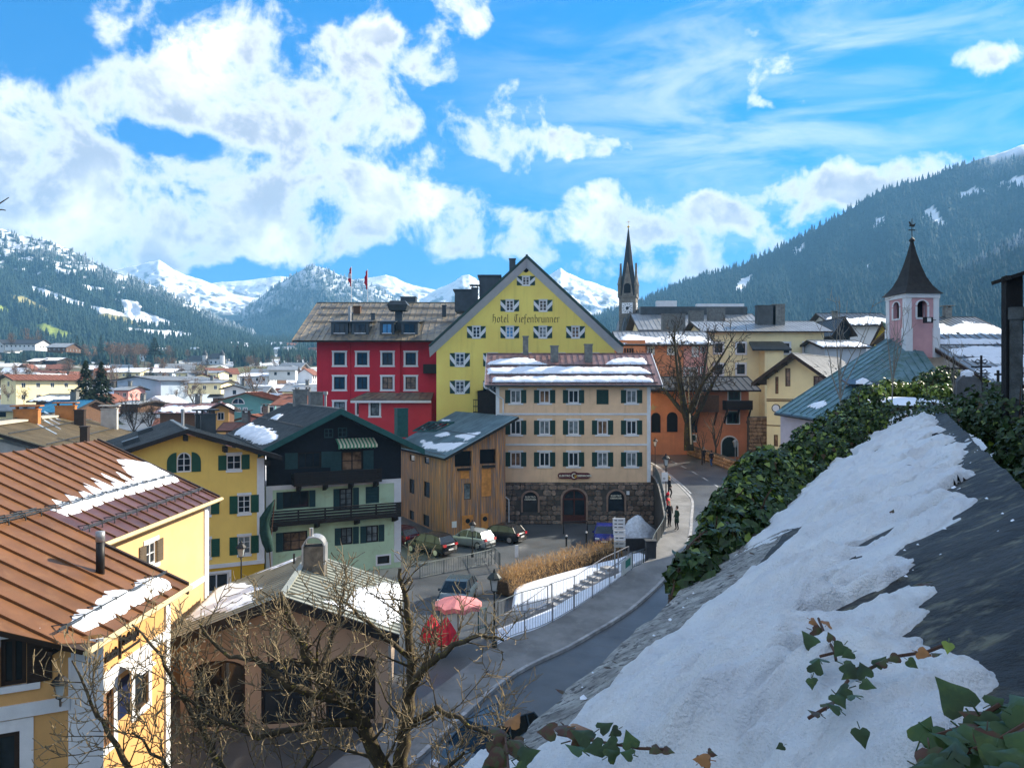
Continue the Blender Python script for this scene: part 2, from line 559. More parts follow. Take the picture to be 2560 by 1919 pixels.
def mountain(name, ridge, foot, d_ridge, d_foot, colfn, label, nu=260, nv=90, amp=10, ramp=3, seed=0, bulge=1.0, trees=None, noise_px=60):
 """terrain whose crest line and foot line are given in photo pixels at their distances"""
 rx = np.array([p[0] for p in ridge], float); ry = np.array([p[1] for p in ridge], float)
 fx = np.array([p[0] for p in foot], float); fy = np.array([p[1] for p in foot], float)
 u = np.linspace(rx[0], rx[-1], nu)
 v = np.concatenate([np.linspace(0, 1, nv), np.linspace(1.04, 1.35, 8)])
 U, Vv = np.meshgrid(u, v)
 RY_ = np.interp(U, rx, ry) + (fbm(U / 26 + seed, U * 0 + 3.3, 4) - .5) * ramp * 2
 FY = np.interp(U, fx, fy)
 t = np.clip(Vv, 0, 1) ** bulge
 D = d_foot + (d_ridge - d_foot) * Vv
 nz = fbm(U / noise_px + seed * 3.1, Vv * 6 + seed, 6, .55) - .5
 gul = np.abs(fbm(U / (noise_px * .55) + seed + Vv * 1.5, Vv * 2.2 + 4, 4) - .5)
 env = np.sin(np.clip(Vv, 0, 1) * pi) ** .8
 PY = FY + (RY_ - FY) * t + (nz * amp * 1.4 + gul * amp * 1.6) * env
 D = D * (1 + nz * .10 * env)
 X = (U - CX) * D / F
 Z = (CY - PY) * D / F
 back = Vv > 1.0
 Z = np.where(back, Z - (Vv - 1) * d_ridge * .35, Z)
 V = np.stack([X, D, Z], -1)
 col = colfn(U, PY, Vv, seed)
 nr, nc = U.shape
 i = np.arange(nr * nc).reshape(nr, nc)
 Q = np.stack([i[:-1, :-1], i[:-1, 1:], i[1:, 1:], i[1:, :-1]], -1).reshape(-1, 4)
 me = np_mesh(name, V.reshape(-1, 3), Q, MATS['mountain_ground'], True, col.reshape(-1, 3))
 o = link(name, me)
 tag(o, label=label, kind='structure')
 if trees:
  n, hmin, hmax, key, tcol, frost = trees
  rs = np.random.RandomState(seed + 11)
  a = rs.rand(n * 3) * (nc - 1.01); b = rs.rand(n * 3) ** .85 * (nv - 1.01)
  ai = a.astype(int); bi = b.astype(int); fa = (a - ai)[:, None]; fb = (b - bi)[:, None]
  g = lambda A: (A[bi, ai] * (1 - fa) + A[bi, ai + 1] * fa) * (1 - fb) + (A[bi + 1, ai] * (1 - fa) + A[bi + 1, ai + 1] * fa) * fb
  P = g(V); C = col[bi, ai]
  ok = C.max(1) < .12
  P = P[ok][:n]; pu = U[bi, ai][ok][:n]; pv = Vv[bi, ai][ok][:n]
  H = hmin + (hmax - hmin) * rs.rand(len(P)) ** 1.5
  TC = np.tile(np.array(tcol), (len(P), 1))
  fr = frost(pu, pv, rs)[:, None]
  TC = TC * (1 - fr) + np.array((.62, .68, .76)) * fr
  P[:, 2] -= 1
  cones(key, P, H, TC, rs)
 return V
DKG = np.array((.018, .045, .045))
SNW = np.array((.82, .85, .89))
MEA = np.array((.30, .27, .12))
GRN = np.array((.30, .36, .07))
ROCK = np.array((.16, .17, .19))
def blend(a, b, t):
 return a * (1 - t[..., None]) + b * t[..., None]
def sm(x, a, b):
 t = np.clip((x - a) / (b - a), 0, 1)
 return t * t * (3 - 2 * t)
def col_right(U, PY, v, s):
 c = np.zeros(U.shape + (3,)) + DKG
 n = (fbm(U / 18, PY / 14 + 2, 4) - .5) * 26
 for poly in ([(1838, 712), (1850, 697), (1880, 690), (1868, 712), (1850, 730), (1836, 737)], [(1985, 622), (2015, 607), (2012, 622), (1984, 638)],
     [(2308, 528), (2335, 512), (2345, 540), (2368, 560), (2362, 570), (2325, 545), (2310, 545)], [(2490, 460), (2560, 437), (2560, 470), (2500, 470)],
     [(2395, 480), (2440, 470), (2470, 478), (2400, 500)], [(2180, 548), (2210, 545), (2205, 560), (2185, 566)], [(2160, 668), (2180, 658), (2172, 672), (2158, 674)]):
  c[in_poly(U + n * .5, PY + n * .5, poly)] = SNW
 top = sm(U, 2420, 2540) * sm(v, .93, .99)
 return blend(c, SNW, top)
def col_spur(U, PY, v, s):
 c = np.zeros(U.shape + (3,)) + DKG * .9
 return c
def col_left(U, PY, v, s):
 c = np.zeros(U.shape + (3,)) + DKG
 n = (fbm(U / 30 + 3, PY / 12, 5) - .5)
 hi = sm(v + n * .9 + (180 - U) * .0004, .86, .98) * .95
 c = blend(c, SNW, hi * (fbm(U / 9, PY / 5, 4) > .42))
 n2 = n * 34
 Un, Pn = U + n2 * 1.2, PY + n2 * .45
 for poly, k in (([(70, 712), (110, 722), (170, 745), (215, 757), (205, 768), (140, 750), (75, 728)], SNW), ([(215, 760), (300, 780), (350, 800), (330, 806), (220, 778)], SNW),
     ([(290, 745), (350, 755), (345, 775), (420, 800), (450, 815), (380, 818), (330, 800), (300, 770)], SNW), ([(450, 756), (505, 775), (500, 782), (455, 768)], SNW),
     ([(130, 665), (170, 675), (155, 690), (138, 680)], SNW), ([(210, 712), (255, 718), (250, 728), (222, 726)], SNW),
     ([(235, 780), (330, 795), (345, 812), (240, 800)], MEA), ([(10, 735), (60, 742), (130, 778), (110, 780), (40, 755)], MEA),
     ([(0, 762), (30, 775), (0, 780)], GRN), ([(95, 815), (110, 808), (190, 838), (170, 850), (95, 845)], GRN), ([(300, 818), (440, 830), (520, 838), (460, 848), (330, 838)], SNW)):
  c[in_poly(Un, Pn, poly)] = k
 return c
def col_mid(U, PY, v, s):
 c = np.zeros(U.shape + (3,)) + DKG
 n = fbm(U / 25 + 8, PY / 16, 5)
 fr = sm(v + (n - .5) * .7, .5, 1.02) * .75
 c = blend(c, SNW, fr * (fbm(U / 5, PY / 5, 3) > .45))
 return c
def col_snow(U, PY, v, s):
 c = np.zeros(U.shape + (3,)) + SNW
 n = fbm(U / 14 + s, PY / 9, 5)
 rock = sm(n, .52, .66) * .85 * sm(v, 1.05, .75)
 c = blend(c, ROCK * .55, rock)
 low = sm(v + (n - .5) * .5, .42, .18)
 return blend(c, DKG * 1.6, low * .9)
HI = lambda u, v, rs: np.clip((v - .85) * 4, 0, .6) * rs.rand(len(u)) * np.clip((u - 2380) / 120, 0, 1)
mountain('far_peaks', [(-700, 640), (-200, 660), (150, 700), (311, 670), (362, 657), (398, 650), (434, 675), (488, 695), (535, 710), (579, 735), (640, 745)],
   [(-700, 840), (640, 800)], 3500, 2300, col_snow, 'snow-covered far peak left of the forested mountain', amp=14, seed=1, nu=300)
mountain('far_peaks', [(470, 720), (535, 708), (669, 695), (700, 690), (760, 700), (860, 705), (944, 691), (966, 687), (991, 696), (1027, 710), (1061, 718), (1100, 725), (1180, 760), (1300, 790)],
   [(470, 830), (1300, 835)], 4000, 2800, col_snow, 'snowy ridge behind the flagpoles', amp=12, seed=2, nu=260)
mountain('far_peaks', [(1030, 760), (1097, 721), (1138, 703), (1155, 690), (1172, 687), (1188, 695), (1208, 711), (1260, 740), (1320, 730), (1375, 685), (1402, 668), (1420, 683), (1463, 700), (1506, 714), (1543, 728), (1620, 752), (1750, 790)],
   [(1030, 830), (1750, 830)], 3800, 2500, col_snow, 'snowy peaks either side of the yellow gable', amp=14, seed=3, nu=300)
mountain('forested_mountain', [(560, 830), (593, 793), (651, 742), (723, 692), (760, 672), (787, 663), (819, 672), (844, 686), (878, 698), (922, 711), (950, 722), (1000, 752), (1080, 790), (1200, 815)],
   [(560, 862), (1200, 862)], 2500, 1900, col_mid, 'forested mountain with frosted top in the valley centre', amp=13, seed=4, nu=240,
   trees=(9000, 10, 17, 'mid', (.022, .042, .034), lambda u, v, rs: np.clip((v - .35) * 1.1, 0, .7) * rs.rand(len(u))))
mountain('left_mountain', [(-1500, 430), (-900, 470), (-400, 520), (-120, 545), (0, 572), (54, 590), (119, 601), (174, 625), (231, 652), (289, 681), (347, 700), (420, 730), (506, 775), (560, 805), (640, 838)],
   [(-1500, 940), (0, 905), (200, 898), (440, 894), (640, 892)], 1700, 800, col_left, 'sunlit mountainside with forest, meadows and snow patches', amp=16, seed=5, nu=420, nv=130,
   trees=(17000, 8, 16, 'left', (.024, .045, .034), lambda u, v, rs: np.clip((v - .78) * 3, 0, .6) * rs.rand(len(u))))
mountain('right_mountain', [(1480, 800), (1560, 770), (1609, 752), (1713, 706), (1790, 682), (1852, 665), (1967, 613), (2083, 550), (2199, 480), (2315, 446), (2430, 405), (2560, 362), (2800, 340), (3300, 380), (4200, 500)],
   [(1480, 892), (2560, 905), (4200, 960)], 1700, 760, col_right, 'dark forested mountainside in shade with small snow clearings', amp=16, seed=6, nu=420, nv=120, bulge=.9,
   trees=(30000, 10, 20, 'right', (.016, .043, .044), HI))
mountain('right_spur', [(2140, 850), (2250, 780), (2372, 694), (2488, 625), (2560, 588), (2800, 520), (3400, 480)], [(2140, 900), (3400, 960)], 1000, 520, col_spur,
   'nearer dark wooded spur behind the chapel', amp=10, seed=7, nu=160, nv=60, trees=(7000, 8, 16, 'right', (.014, .036, .036), HI))
def belts():
 """woods on the valley floor and lower slopes"""
 rs = np.random.RandomState(5)
 for x0, x1, d0, d1, n, h0, h1 in ((300, 1500, 1450, 1900, 2600, 10, 18), (380, 800, 1050, 1500, 900, 11, 19), (560, 1300, 1250, 1700, 1500, 12, 22), (-100, 330, 650, 1000, 700, 10, 18), (1350, 2600, 620, 1100, 900, 9, 17), (240, 830, 560, 1100, 1800, 8, 15), (-150, 420, 560, 900, 900, 8, 15), (240, 830, 1100, 1500, 1500, 10, 17), (540, 700, 760, 860, 70, 12, 17)):
  px = x0 + (x1 - x0) * rs.rand(n * 2); d = d0 + (d1 - d0) * rs.rand(n * 2)
  ok = fbm(px / 30 + d0, d / 90, 4) > .46
  px, d = px[ok][:n], d[ok][:n]
  P = np.stack([(px - CX) * d / F, d, np.interp(d, PD, PZ) - 3], -1)
  H = h0 + (h1 - h0) * rs.rand(len(P))
  cones('valley', P, H, np.tile(np.array((.022, .042, .034)), (len(P), 1)), rs)
belts()
for key, lab in (('mid', 'conifer forest with frost covering the central mountain'), ('left', 'conifer forest on the sunlit left mountainside'), ('right', 'dark conifer forest covering the shaded right mountainside'), ('valley', 'belts of conifer woods across the valley floor')):
 me = np_mesh('forest', np.concatenate(FOREST_V[key]), np.concatenate(FOREST_Q[key]), M_FOREST, False, np.concatenate(FOREST_C[key]))
 tag(link('forest', me), lab, 'forest', kind='stuff')
def haze():
 m = bpy.data.materials.new('haze')
 m.use_nodes = True
 nt = m.node_tree
 nt.nodes.clear()
 out = nt.nodes.new('ShaderNodeOutputMaterial')
 pv = nt.nodes.new('ShaderNodeVolumePrincipled')
 pv.inputs['Color'].default_value = (.24, .60, 1.0, 1)
 pv.inputs['Density'].default_value = HAZE_DENSITY
 pv.inputs['Anisotropy'].default_value = .0
 nt.links.new(pv.outputs[0], out.inputs['Volume'])
 b = MB()
 b.box(-6000, -400, -60, 6000, 5400, 620)
 o = b.build('haze', m)
 tag(o, 'thin bluish winter haze filling the valley', 'haze', kind='stuff')
HAZE_DENSITY = .00020
haze()
# ------------------------------------------------------------------ building helpers
def lp(M, px, py):
 """photo pixel -> (x, z) on the wall plane of frame M"""
 o = M.translation
 n = (M.to_3x3() @ Vector((0, 1, 0)))
 d = at(px, py, 1.0)
 p = d * (o.dot(n) / d.dot(n))
 q = M.inverted() @ p
 return q.x, q.z
def clip_poly(poly, a, b, c):
 """keep a*x + b*z <= c"""
 out = []
 for i in range(len(poly)):
  p, q = poly[i], poly[(i + 1) % len(poly)]
  dp = a * p[0] + b * p[1] - c
  dq = a * q[0] + b * q[1] - c
  if dp <= 1e-9: out.append(p)
  if (dp < -1e-9 and dq > 1e-9) or (dp > 1e-9 and dq < -1e-9):
   t = dp / (dp - dq)
   out.append((p[0] + (q[0] - p[0]) * t, p[1] + (q[1] - p[1]) * t))
 return out
M_GLASS = glass_mat('window_glass', (.018, .024, .03))
M_GLASSB = glass_mat('window_glass_curtained', (.16, .19, .2), .08, .6, .7, 1.6)
M_GLASSW = glass_mat('window_glass_blue_blind', (.10, .30, .55), .1, .6, .3)
M_GLASST = glass_mat('window_glass_warm', (.20, .12, .07), .06, .7, .8, 1.5)
M_WHITE = mat('white_paint', (.74, .74, .74), .6, .06, 4)
M_WPLAST = mat('white_plaster', (.70, .71, .72), .9, .08, 1.5, .2, 40)
M_GREEN = mat('green_shutter_paint', (.012, .075, .045), .5, .15, 5)
M_DGREEN = mat('dark_green_shutter_paint', (.010, .045, .034), .5, .15, 5)
M_DKWOOD = mat('dark_wood', (.020, .016, .014), .7, .3, 6, .3, 60)
M_BRWOOD = mat('brown_wood', (.10, .05, .025), .7, .3, 6, .3, 60)
M_METAL = mat('dark_sheet_metal', (.045, .055, .062), .42, .3, 1.2, metal=.35, spec=.5)
M_GUTTER = mat('zinc_gutter', (.33, .34, .35), .45, .2, 2, metal=.5)
M_CHIM = mat('grey_chimney_render', (.17, .175, .165), .9, .3, 3, .4, 40, streak=.5)
M_BLACK = mat('black_iron', (.012, .012, .013), .5, .1, 5)
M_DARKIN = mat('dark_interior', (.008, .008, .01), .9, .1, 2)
WCACHE = {}
def cached(key, fn):
 if key not in WCACHE:
  WCACHE[key] = fn()
 return WCACHE[key]
def arc_pts(w, h, r0, n=10):
 """outline of an arched opening of width w, total height h, as points from left springing over the top to the right"""
 pts = []
 rise = min(w / 2, r0)
 for k in range(n + 1):
  a = pi - pi * k / n
  pts.append((w / 2 * cos(a), h - rise + rise * sin(a)))
 return pts
def window(parent, M, x, z, w, h, st, name='window', label=None):
 """x = centre, z = sill; M is the wall frame; parts: frame mesh + pane, shutters, surround"""
 fw = st.get('fw', .07)
 nv, nh = st.get('nv', 1), st.get('nh', 1)
 fm = st.get('frame', M_WHITE)
 arch = st.get('arch', 0)
 key = ('win', w, h, fw, nv, nh, fm.name, arch, st.get('x', 0))
 def mk():
  b = MB()
  y0, y1 = .05, .12
  if arch:
   pts = arc_pts(w, h, arch)
   outer = [(-w / 2, 0)] + pts + [(w / 2, 0)]
   inner = [(-w / 2 + fw, fw)] + [(a * (w / 2 - fw) / (w / 2), (c - fw * .9)) for a, c in pts] + [(w / 2 - fw, fw)]
   n = len(outer)
   for i in range(n):
    j = (i + 1) % n
    q = [outer[i], outer[j], inner[j], inner[i]]
    b.prism(q, y1 - y0, 'y', o=y0)
  else:
   b.box(-w / 2, y0, 0, -w / 2 + fw, y1, h)
   b.box(w / 2 - fw, y0, 0, w / 2, y1, h)
   b.box(-w / 2 + fw, y0, 0, w / 2 - fw, y1, fw)
   b.box(-w / 2 + fw, y0, h - fw, w / 2 - fw, y1, h)
  for i in range(nv):
   xx = -w / 2 + w * (i + 1) / (nv + 1)
   bw = fw * (.75 if i == (nv - 1) / 2 else .4)
   b.box(xx - bw / 2, y0 + .005, fw, xx + bw / 2, y1 - .01, h - fw)
  for i in range(nh):
   zz = h * (i + 1) / (nh + 1)
   b.box(-w / 2 + fw, y0 + .01, zz - fw * .22, w / 2 - fw, y1 - .015, zz + fw * .22)
  if st.get('x'):
   for s in (-1, 1):
    cxx = s * w / 4
    for k in (-1, 1):
     b.tube([(cxx - w * .17, y0 + .02, h * .04 + (0 if k < 0 else h * .2)), (cxx + w * .17, y0 + .02, h * .24 - (0 if k < 0 else h * .2))], fw * .18, 4)
  return b.mesh('window_frame', fm)
 Mw = M @ T(x, 0, z)
 wo = link(name, cached(key, mk), parent, Mw)
 if label: wo['label'] = label
 def mkp():
  b = MB()
  if arch:
   pts = arc_pts(w, h, arch)
   b.prism([(-w / 2, 0)] + pts + [(w / 2, 0)], .01, 'y', o=.1)
  else:
   b.box(-w / 2 + .01, .10, .01, w / 2 - .01, .11, h - .01)
  return b.mesh('pane', st.get('glass', M_GLASS))
 link('pane', cached(('pane', w, h, arch, st.get('glass', M_GLASS).name), mkp), wo, Mw)
 if 'shut' in st:
  kind, sm_, sw = st['shut']
  def mks(side):
   b = MB()
   t = .035
   if kind == 'arch':
    pts = [(0, 0), (sw, 0), (sw, h - arch)]
    for k in range(1, 7):
     a = pi / 2 * k / 6
     pts.append((sw * cos(a), h - arch + arch * sin(a)))
    if side > 0:
     pts = pts
    else:
     pts = [(-p[0], p[1]) for p in pts][::-1]
    b.prism(pts, t, 'y', o=-t - .005)
   else:
    x0, x1 = (0, sw) if side > 0 else (-sw, 0)
    b.box(x0, -t - .005, 0, x1, -.005, h)
    if kind == 'plain':
     nsl = max(3, int(h / .12))
     for i in range(nsl):
      zz = .06 + (h - .12) * i / nsl
      b.box(x0 + .05, -t - .018, zz, x1 - .05, -t - .004, zz + (h - .12) / nsl * .55)
     if st.get('rim'):
      b.box(x0, -t - .012, 0, x0 + .03, -t - .004, h, 1); b.box(x1 - .03, -t - .012, 0, x1, -t - .004, h, 1)
    if kind == 'chev':
     yy = -t - .006
     # white diagonal band falling from the window outwards-up
     inx, outx = (x0, x1) if side > 0 else (x1, x0)
     b.add([(inx, yy, h * .08), (inx, yy, h * .46), (outx, yy, h * .94), (outx, yy, h * .56)],
       [(0, 3, 2, 1)] if side > 0 else [(0, 1, 2, 3)], 1)
   return b.mesh('shutter', [sm_, M_WHITE])
  for side in ((-1, 1) if st.get('sides', 'both') == 'both' else ((1,) if st['sides'] == 'r' else (-1,))):
   link('shutter', cached(('sh', kind, sw, h, side, sm_.name, arch), lambda: mks(side)), wo, Mw @ T(side * (w / 2 + .01), 0, 0))
 if 'sur' in st:
  sm2, sw2 = st['sur']
  ears = st.get('ears', 0)
  def mkr():
   b = MB()
   t = .03
   b.box(-w / 2 - sw2, -t, h, w / 2 + sw2, .02, h + sw2)
   b.box(-w / 2 - sw2, -t, -sw2, w / 2 + sw2, .02, 0)
   b.box(-w / 2 - sw2, -t, 0, -w / 2, .02, h)
   b.box(w / 2, -t, 0, w / 2 + sw2, .02, h)
   if ears:
    for sx in (-1, 1):
     for zz in (-sw2 - .002, h + sw2 - ears * 1.4):
      b.box(sx * (w / 2 + sw2 / 2) - sw2 * .75, -t - .004, zz, sx * (w / 2 + sw2 / 2) + sw2 * .75, .0, zz + ears * 1.4)
   return b.mesh('surround', sm2)
  link('surround', cached(('sur', w, h, sw2, sm2.name, ears), mkr), wo, Mw)
 if 'cap' in st:   # plaster lintel and sill strips
  sm3, cw = st['cap']
  def mkc():
   b = MB()
   b.box(-w / 2 - cw, -.07, -.16, w / 2 + cw, .02, 0)
   return b.mesh('sill', sm3)
  link('sill', cached(('cap', w, h, cw, sm3.name), mkc), wo, Mw)
  link('lintel', cached(('lin', w, h, cw, sm3.name), lambda: MB().box(-w / 2 - cw, -.03, h, w / 2 + cw, .02, h + .17).mesh('lintel', sm3)), wo, Mw)
 return wo
def rnd(v, s=.05):
 return max(s, round(v / s) * s)
class Facade:
 def __init__(s, parent, M, W, H, m, clip=(), name='wall', reveal=.14):
  s.p, s.M, s.W, s.H, s.m, s.clip, s.name, s.rev = parent, M, W, H, m, clip, name, reveal
  s.op = []
  s.sp = []
 def win(s, px0, py0, px1, py1, st, name='window', label=None):
  xa, z1 = lp(s.M, px0, py0)
  xb, z0 = lp(s.M, px1, py1)
  xc = (xa + xb) / 2
  _, z0 = lp(s.M, (px0 + px1) / 2, py1)
  _, z1 = lp(s.M, (px0 + px1) / 2, py0)
  return s.win_l(xc, z0, xb - xa, z1 - z0, st, name, label)
 def win_l(s, xc, z0, w, h, st, name='window', label=None):
  w, h = rnd(w), rnd(h)
  s.op.append((xc - w / 2, z0, xc + w / 2, z0 + h))
  if st.get('arch'):
   s.sp.append((xc, z0, w, h, st['arch']))
  return window(s.p, s.M, xc, z0, w, h, st, name, label)
 def hole(s, px0, py0, px1, py1):
  xa, z1 = lp(s.M, px0, py0)
  xb, z0 = lp(s.M, px1, py1)
  s.op.append((xa, z0, xb, z1))
  return xa, z0, xb, z1
 def done(s):
  xs = sorted({0, s.W, *[o[0] for o in s.op], *[o[2] for o in s.op]})
  zs = sorted({0, s.H, *[o[1] for o in s.op], *[o[3] for o in s.op]})
  xs = [x for x in xs if 0 <= x <= s.W]; zs = [z for z in zs if 0 <= z <= s.H]
  b = MB()
  for i in range(len(xs) - 1):
   for j in range(len(zs) - 1):
    cx, cz = (xs[i] + xs[i + 1]) / 2, (zs[j] + zs[j + 1]) / 2
    if any(o[0] < cx < o[2] and o[1] < cz < o[3] for o in s.op):
     continue
    poly = [(xs[i], zs[j]), (xs[i + 1], zs[j]), (xs[i + 1], zs[j + 1]), (xs[i], zs[j + 1])]
    for c in s.clip:
     poly = clip_poly(poly, *c)
     if len(poly) < 3: break
    if len(poly) >= 3:
     b.add([(p[0], 0, p[1]) for p in poly], [tuple(range(len(poly)))])
  for x0, z0, x1, z1 in s.op:
   r = s.rev
   b.add([(x0, 0, z0), (x1, 0, z0), (x1, 0, z1), (x0, 0, z1), (x0, r, z0), (x1, r, z0), (x1, r, z1), (x0, r, z1)],
     [(0, 4, 5, 1), (1, 5, 6, 2), (2, 6, 7, 3), (3, 7, 4, 0)])
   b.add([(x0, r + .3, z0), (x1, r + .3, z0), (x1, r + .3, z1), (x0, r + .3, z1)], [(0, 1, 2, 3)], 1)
  for xc, z0, w, h, a in s.sp:
   pts = arc_pts(w, h, a)
   half = len(pts) // 2
   lft = [(-w / 2, h)] + [p for p in pts[:half + 1]][::-1]
   b.add([(xc + p[0], 0.0, z0 + p[1]) for p in lft], [tuple(range(len(lft)))[::-1]])
   rgt = [(w / 2, h)] + [p for p in pts[half:]][::-1]
   b.add([(xc + p[0], 0.0, z0 + p[1]) for p in rgt], [tuple(range(len(rgt)))[::-1]])
  return b.build(s.name, [s.m, M_DARKIN], s.p, s.M)
def plain_wall(parent, M, W, H, m, clip=()):
 f = Facade(parent, M, W, H, m, clip)
 return f.done()
def sides(M, W, L):
 """wall frames: right, back, left of a building whose front frame is M"""
 return (M @ T(W, 0, 0) @ RZ(90), M @ T(W, L, 0) @ RZ(180), M @ T(0, L, 0) @ RZ(-90))
def strip_panels(roof, e0, e1, r1, r0, width, m, th=.02, rib=.05, ribw=.03, name='panel', maxn=400):
 """standing-seam sheets from eave (e0..e1) to ridge (r0..r1); each sheet is its own piece"""
 e0, e1, r1, r0 = (Vector(p) for p in (e0, e1, r1, r0))
 n = max(1, min(maxn, int(round((e1 - e0).length / width))))
 nrm = (e1 - e0).cross(r0 - e0).normalized()
 if nrm.z < 0: nrm = -nrm
 same = ((e1 - e0) - (r1 - r0)).length < 1e-3
 me = None
 for i in range(n):
  a, b_ = i / n, (i + 1) / n
  p0, p1 = e0.lerp(e1, a), e0.lerp(e1, b_)
  q0, q1 = r0.lerp(r1, a), r0.lerp(r1, b_)
  if me is None or not same:
   b = MB()
   u = (p1 - p0).normalized()
   g = u * .004
   o = p0
   quad = [p0 + g - o, p1 - g - o, q1 - g - o, q0 + g - o]
   top = [p + nrm * th for p in quad]
   b.add(quad + top, [(4, 5, 6, 7), (0, 1, 5, 4), (1, 2, 6, 5), (2, 3, 7, 6), (3, 0, 4, 7)])
   rq = [p0 + g - o, p0 + g + u * ribw - o, q0 + g + u * ribw - o, q0 + g - o]
   rt = [p + nrm * (th + rib) for p in rq]
   rq = [p + nrm * th for p in rq]
   b.add(rq + rt, [(4, 5, 6, 7), (0, 1, 5, 4), (1, 2, 6, 5), (2, 3, 7, 6), (3, 0, 4, 7)])
   me = b.mesh(name, m)
   if nrm.dot((p1 - p0).cross(q0 - p0)) < 0:
    me.flip_normals()
  lift = nrm * R.uniform(0, .004)
  link(name, me, roof, T(p0 + lift))
def roof_y(parent, M, x0, x1, y0, y1, ze0, ze1, zr, xr, th, m_slab, m_pan, pw, name='roof', rib=.05, barge=None, label=None):
 """gable roof with the ridge along local y. ze0/ze1 = eave heights left/right"""
 b = MB()
 P = lambda x, y, z: M @ Vector((x, y, z))
 A, B, C, D_ = P(x0, y0, ze0), P(xr, y0, zr), P(xr, y1, zr), P(x0, y1, ze0)
 E, G = P(x1, y0, ze1), P(x1, y1, ze1)
 b.slab([A, B, C, D_], th)
 b.slab([B, E, G, C], th)
 ro = b.buildw(name, m_slab, parent)
 if label: ro['label'] = label
 if m_pan:
  strip_panels(ro, D_, A, B, C, pw, m_pan, rib=rib)
  strip_panels(ro, E, G, C, B, pw, m_pan, rib=rib)
  rc = MB()
  rc.box(xr - .12, y0, zr + .0, xr + .12, y1, zr + .09)
  rc.build('ridge_cap', m_pan, ro, M)
 if barge:
  bm_, bh = barge
  bb = MB()
  for (q, r_) in ((A, B), (B, E)):
   n = (M.to_3x3() @ Vector((0, -1, 0))) * .04
   up = Vector((0, 0, 1))
   bb.add([q + up * .06 + n, r_ + up * .06 + n, r_ - up * bh + n, q - up * bh + n, q + up * .06 - n, r_ + up * .06 - n, r_ - up * bh - n, q - up * bh - n],
     [(0, 3, 2, 1), (4, 5, 6, 7), (0, 1, 5, 4), (2, 3, 7, 6), (0, 4, 7, 3), (1, 2, 6, 5)])
  bb.buildw('bargeboard', bm_, ro)
 return ro, (A, B, C, D_, E, G)
def roof_x(parent, M, x0, x1, y0, y1, ze, zr, yr, th, m_slab, m_pan, pw, name='roof', rib=.05, zb=None, barge=None):
 """gable roof with the ridge along local x"""
 zb = ze if zb is None else zb
 P = lambda x, y, z: M @ Vector((x, y, z))
 A, B, C, D_ = P(x0, y0, ze), P(x1, y0, ze), P(x1, yr, zr), P(x0, yr, zr)
 E, G = P(x1, y1, zb), P(x0, y1, zb)
 b = MB()
 b.slab([A, B, C, D_], th)
 b.slab([D_, C, E, G], th)
 ro = b.buildw(name, m_slab, parent)
 if m_pan:
  strip_panels(ro, A, B, C, D_, pw, m_pan, rib=rib)
  rc = MB()
  rc.box(x0, yr - .12, zr, x1, yr + .12, zr + .09)
  rc.build('ridge_cap', m_pan, ro, M)
 if barge:
  bm_, bh = barge
  for xx in (x0, x1):
   bb = MB()
   up = Vector((0, 0, 1))
   n = (M.to_3x3() @ Vector((1, 0, 0))) * .04
   for q, r_ in ((P(xx, y0, ze), P(xx, yr, zr)), (P(xx, yr, zr), P(xx, y1, zb))):
    bb.add([q + up * .07 + n, r_ + up * .07 + n, r_ - up * bh + n, q - up * bh + n, q + up * .07 - n, r_ + up * .07 - n, r_ - up * bh - n, q - up * bh - n],
      [(0, 3, 2, 1), (4, 5, 6, 7), (0, 1, 5, 4), (2, 3, 7, 6), (0, 4, 7, 3), (1, 2, 6, 5)])
   bb.buildw('bargeboard', bm_, ro)
 return ro, (A, B, C, D_, E, G)
def plane_px(o, u, v, pts):
 """photo pixels -> (u, v) coordinates on the plane through o with unit axes u, v"""
 n = u.cross(v)
 out = []
 for px, py in pts:
  d = at(px, py, 1.0)
  p = d * (o.dot(n) / d.dot(n)) - o
  out.append((p.dot(u), p.dot(v)))
 return out
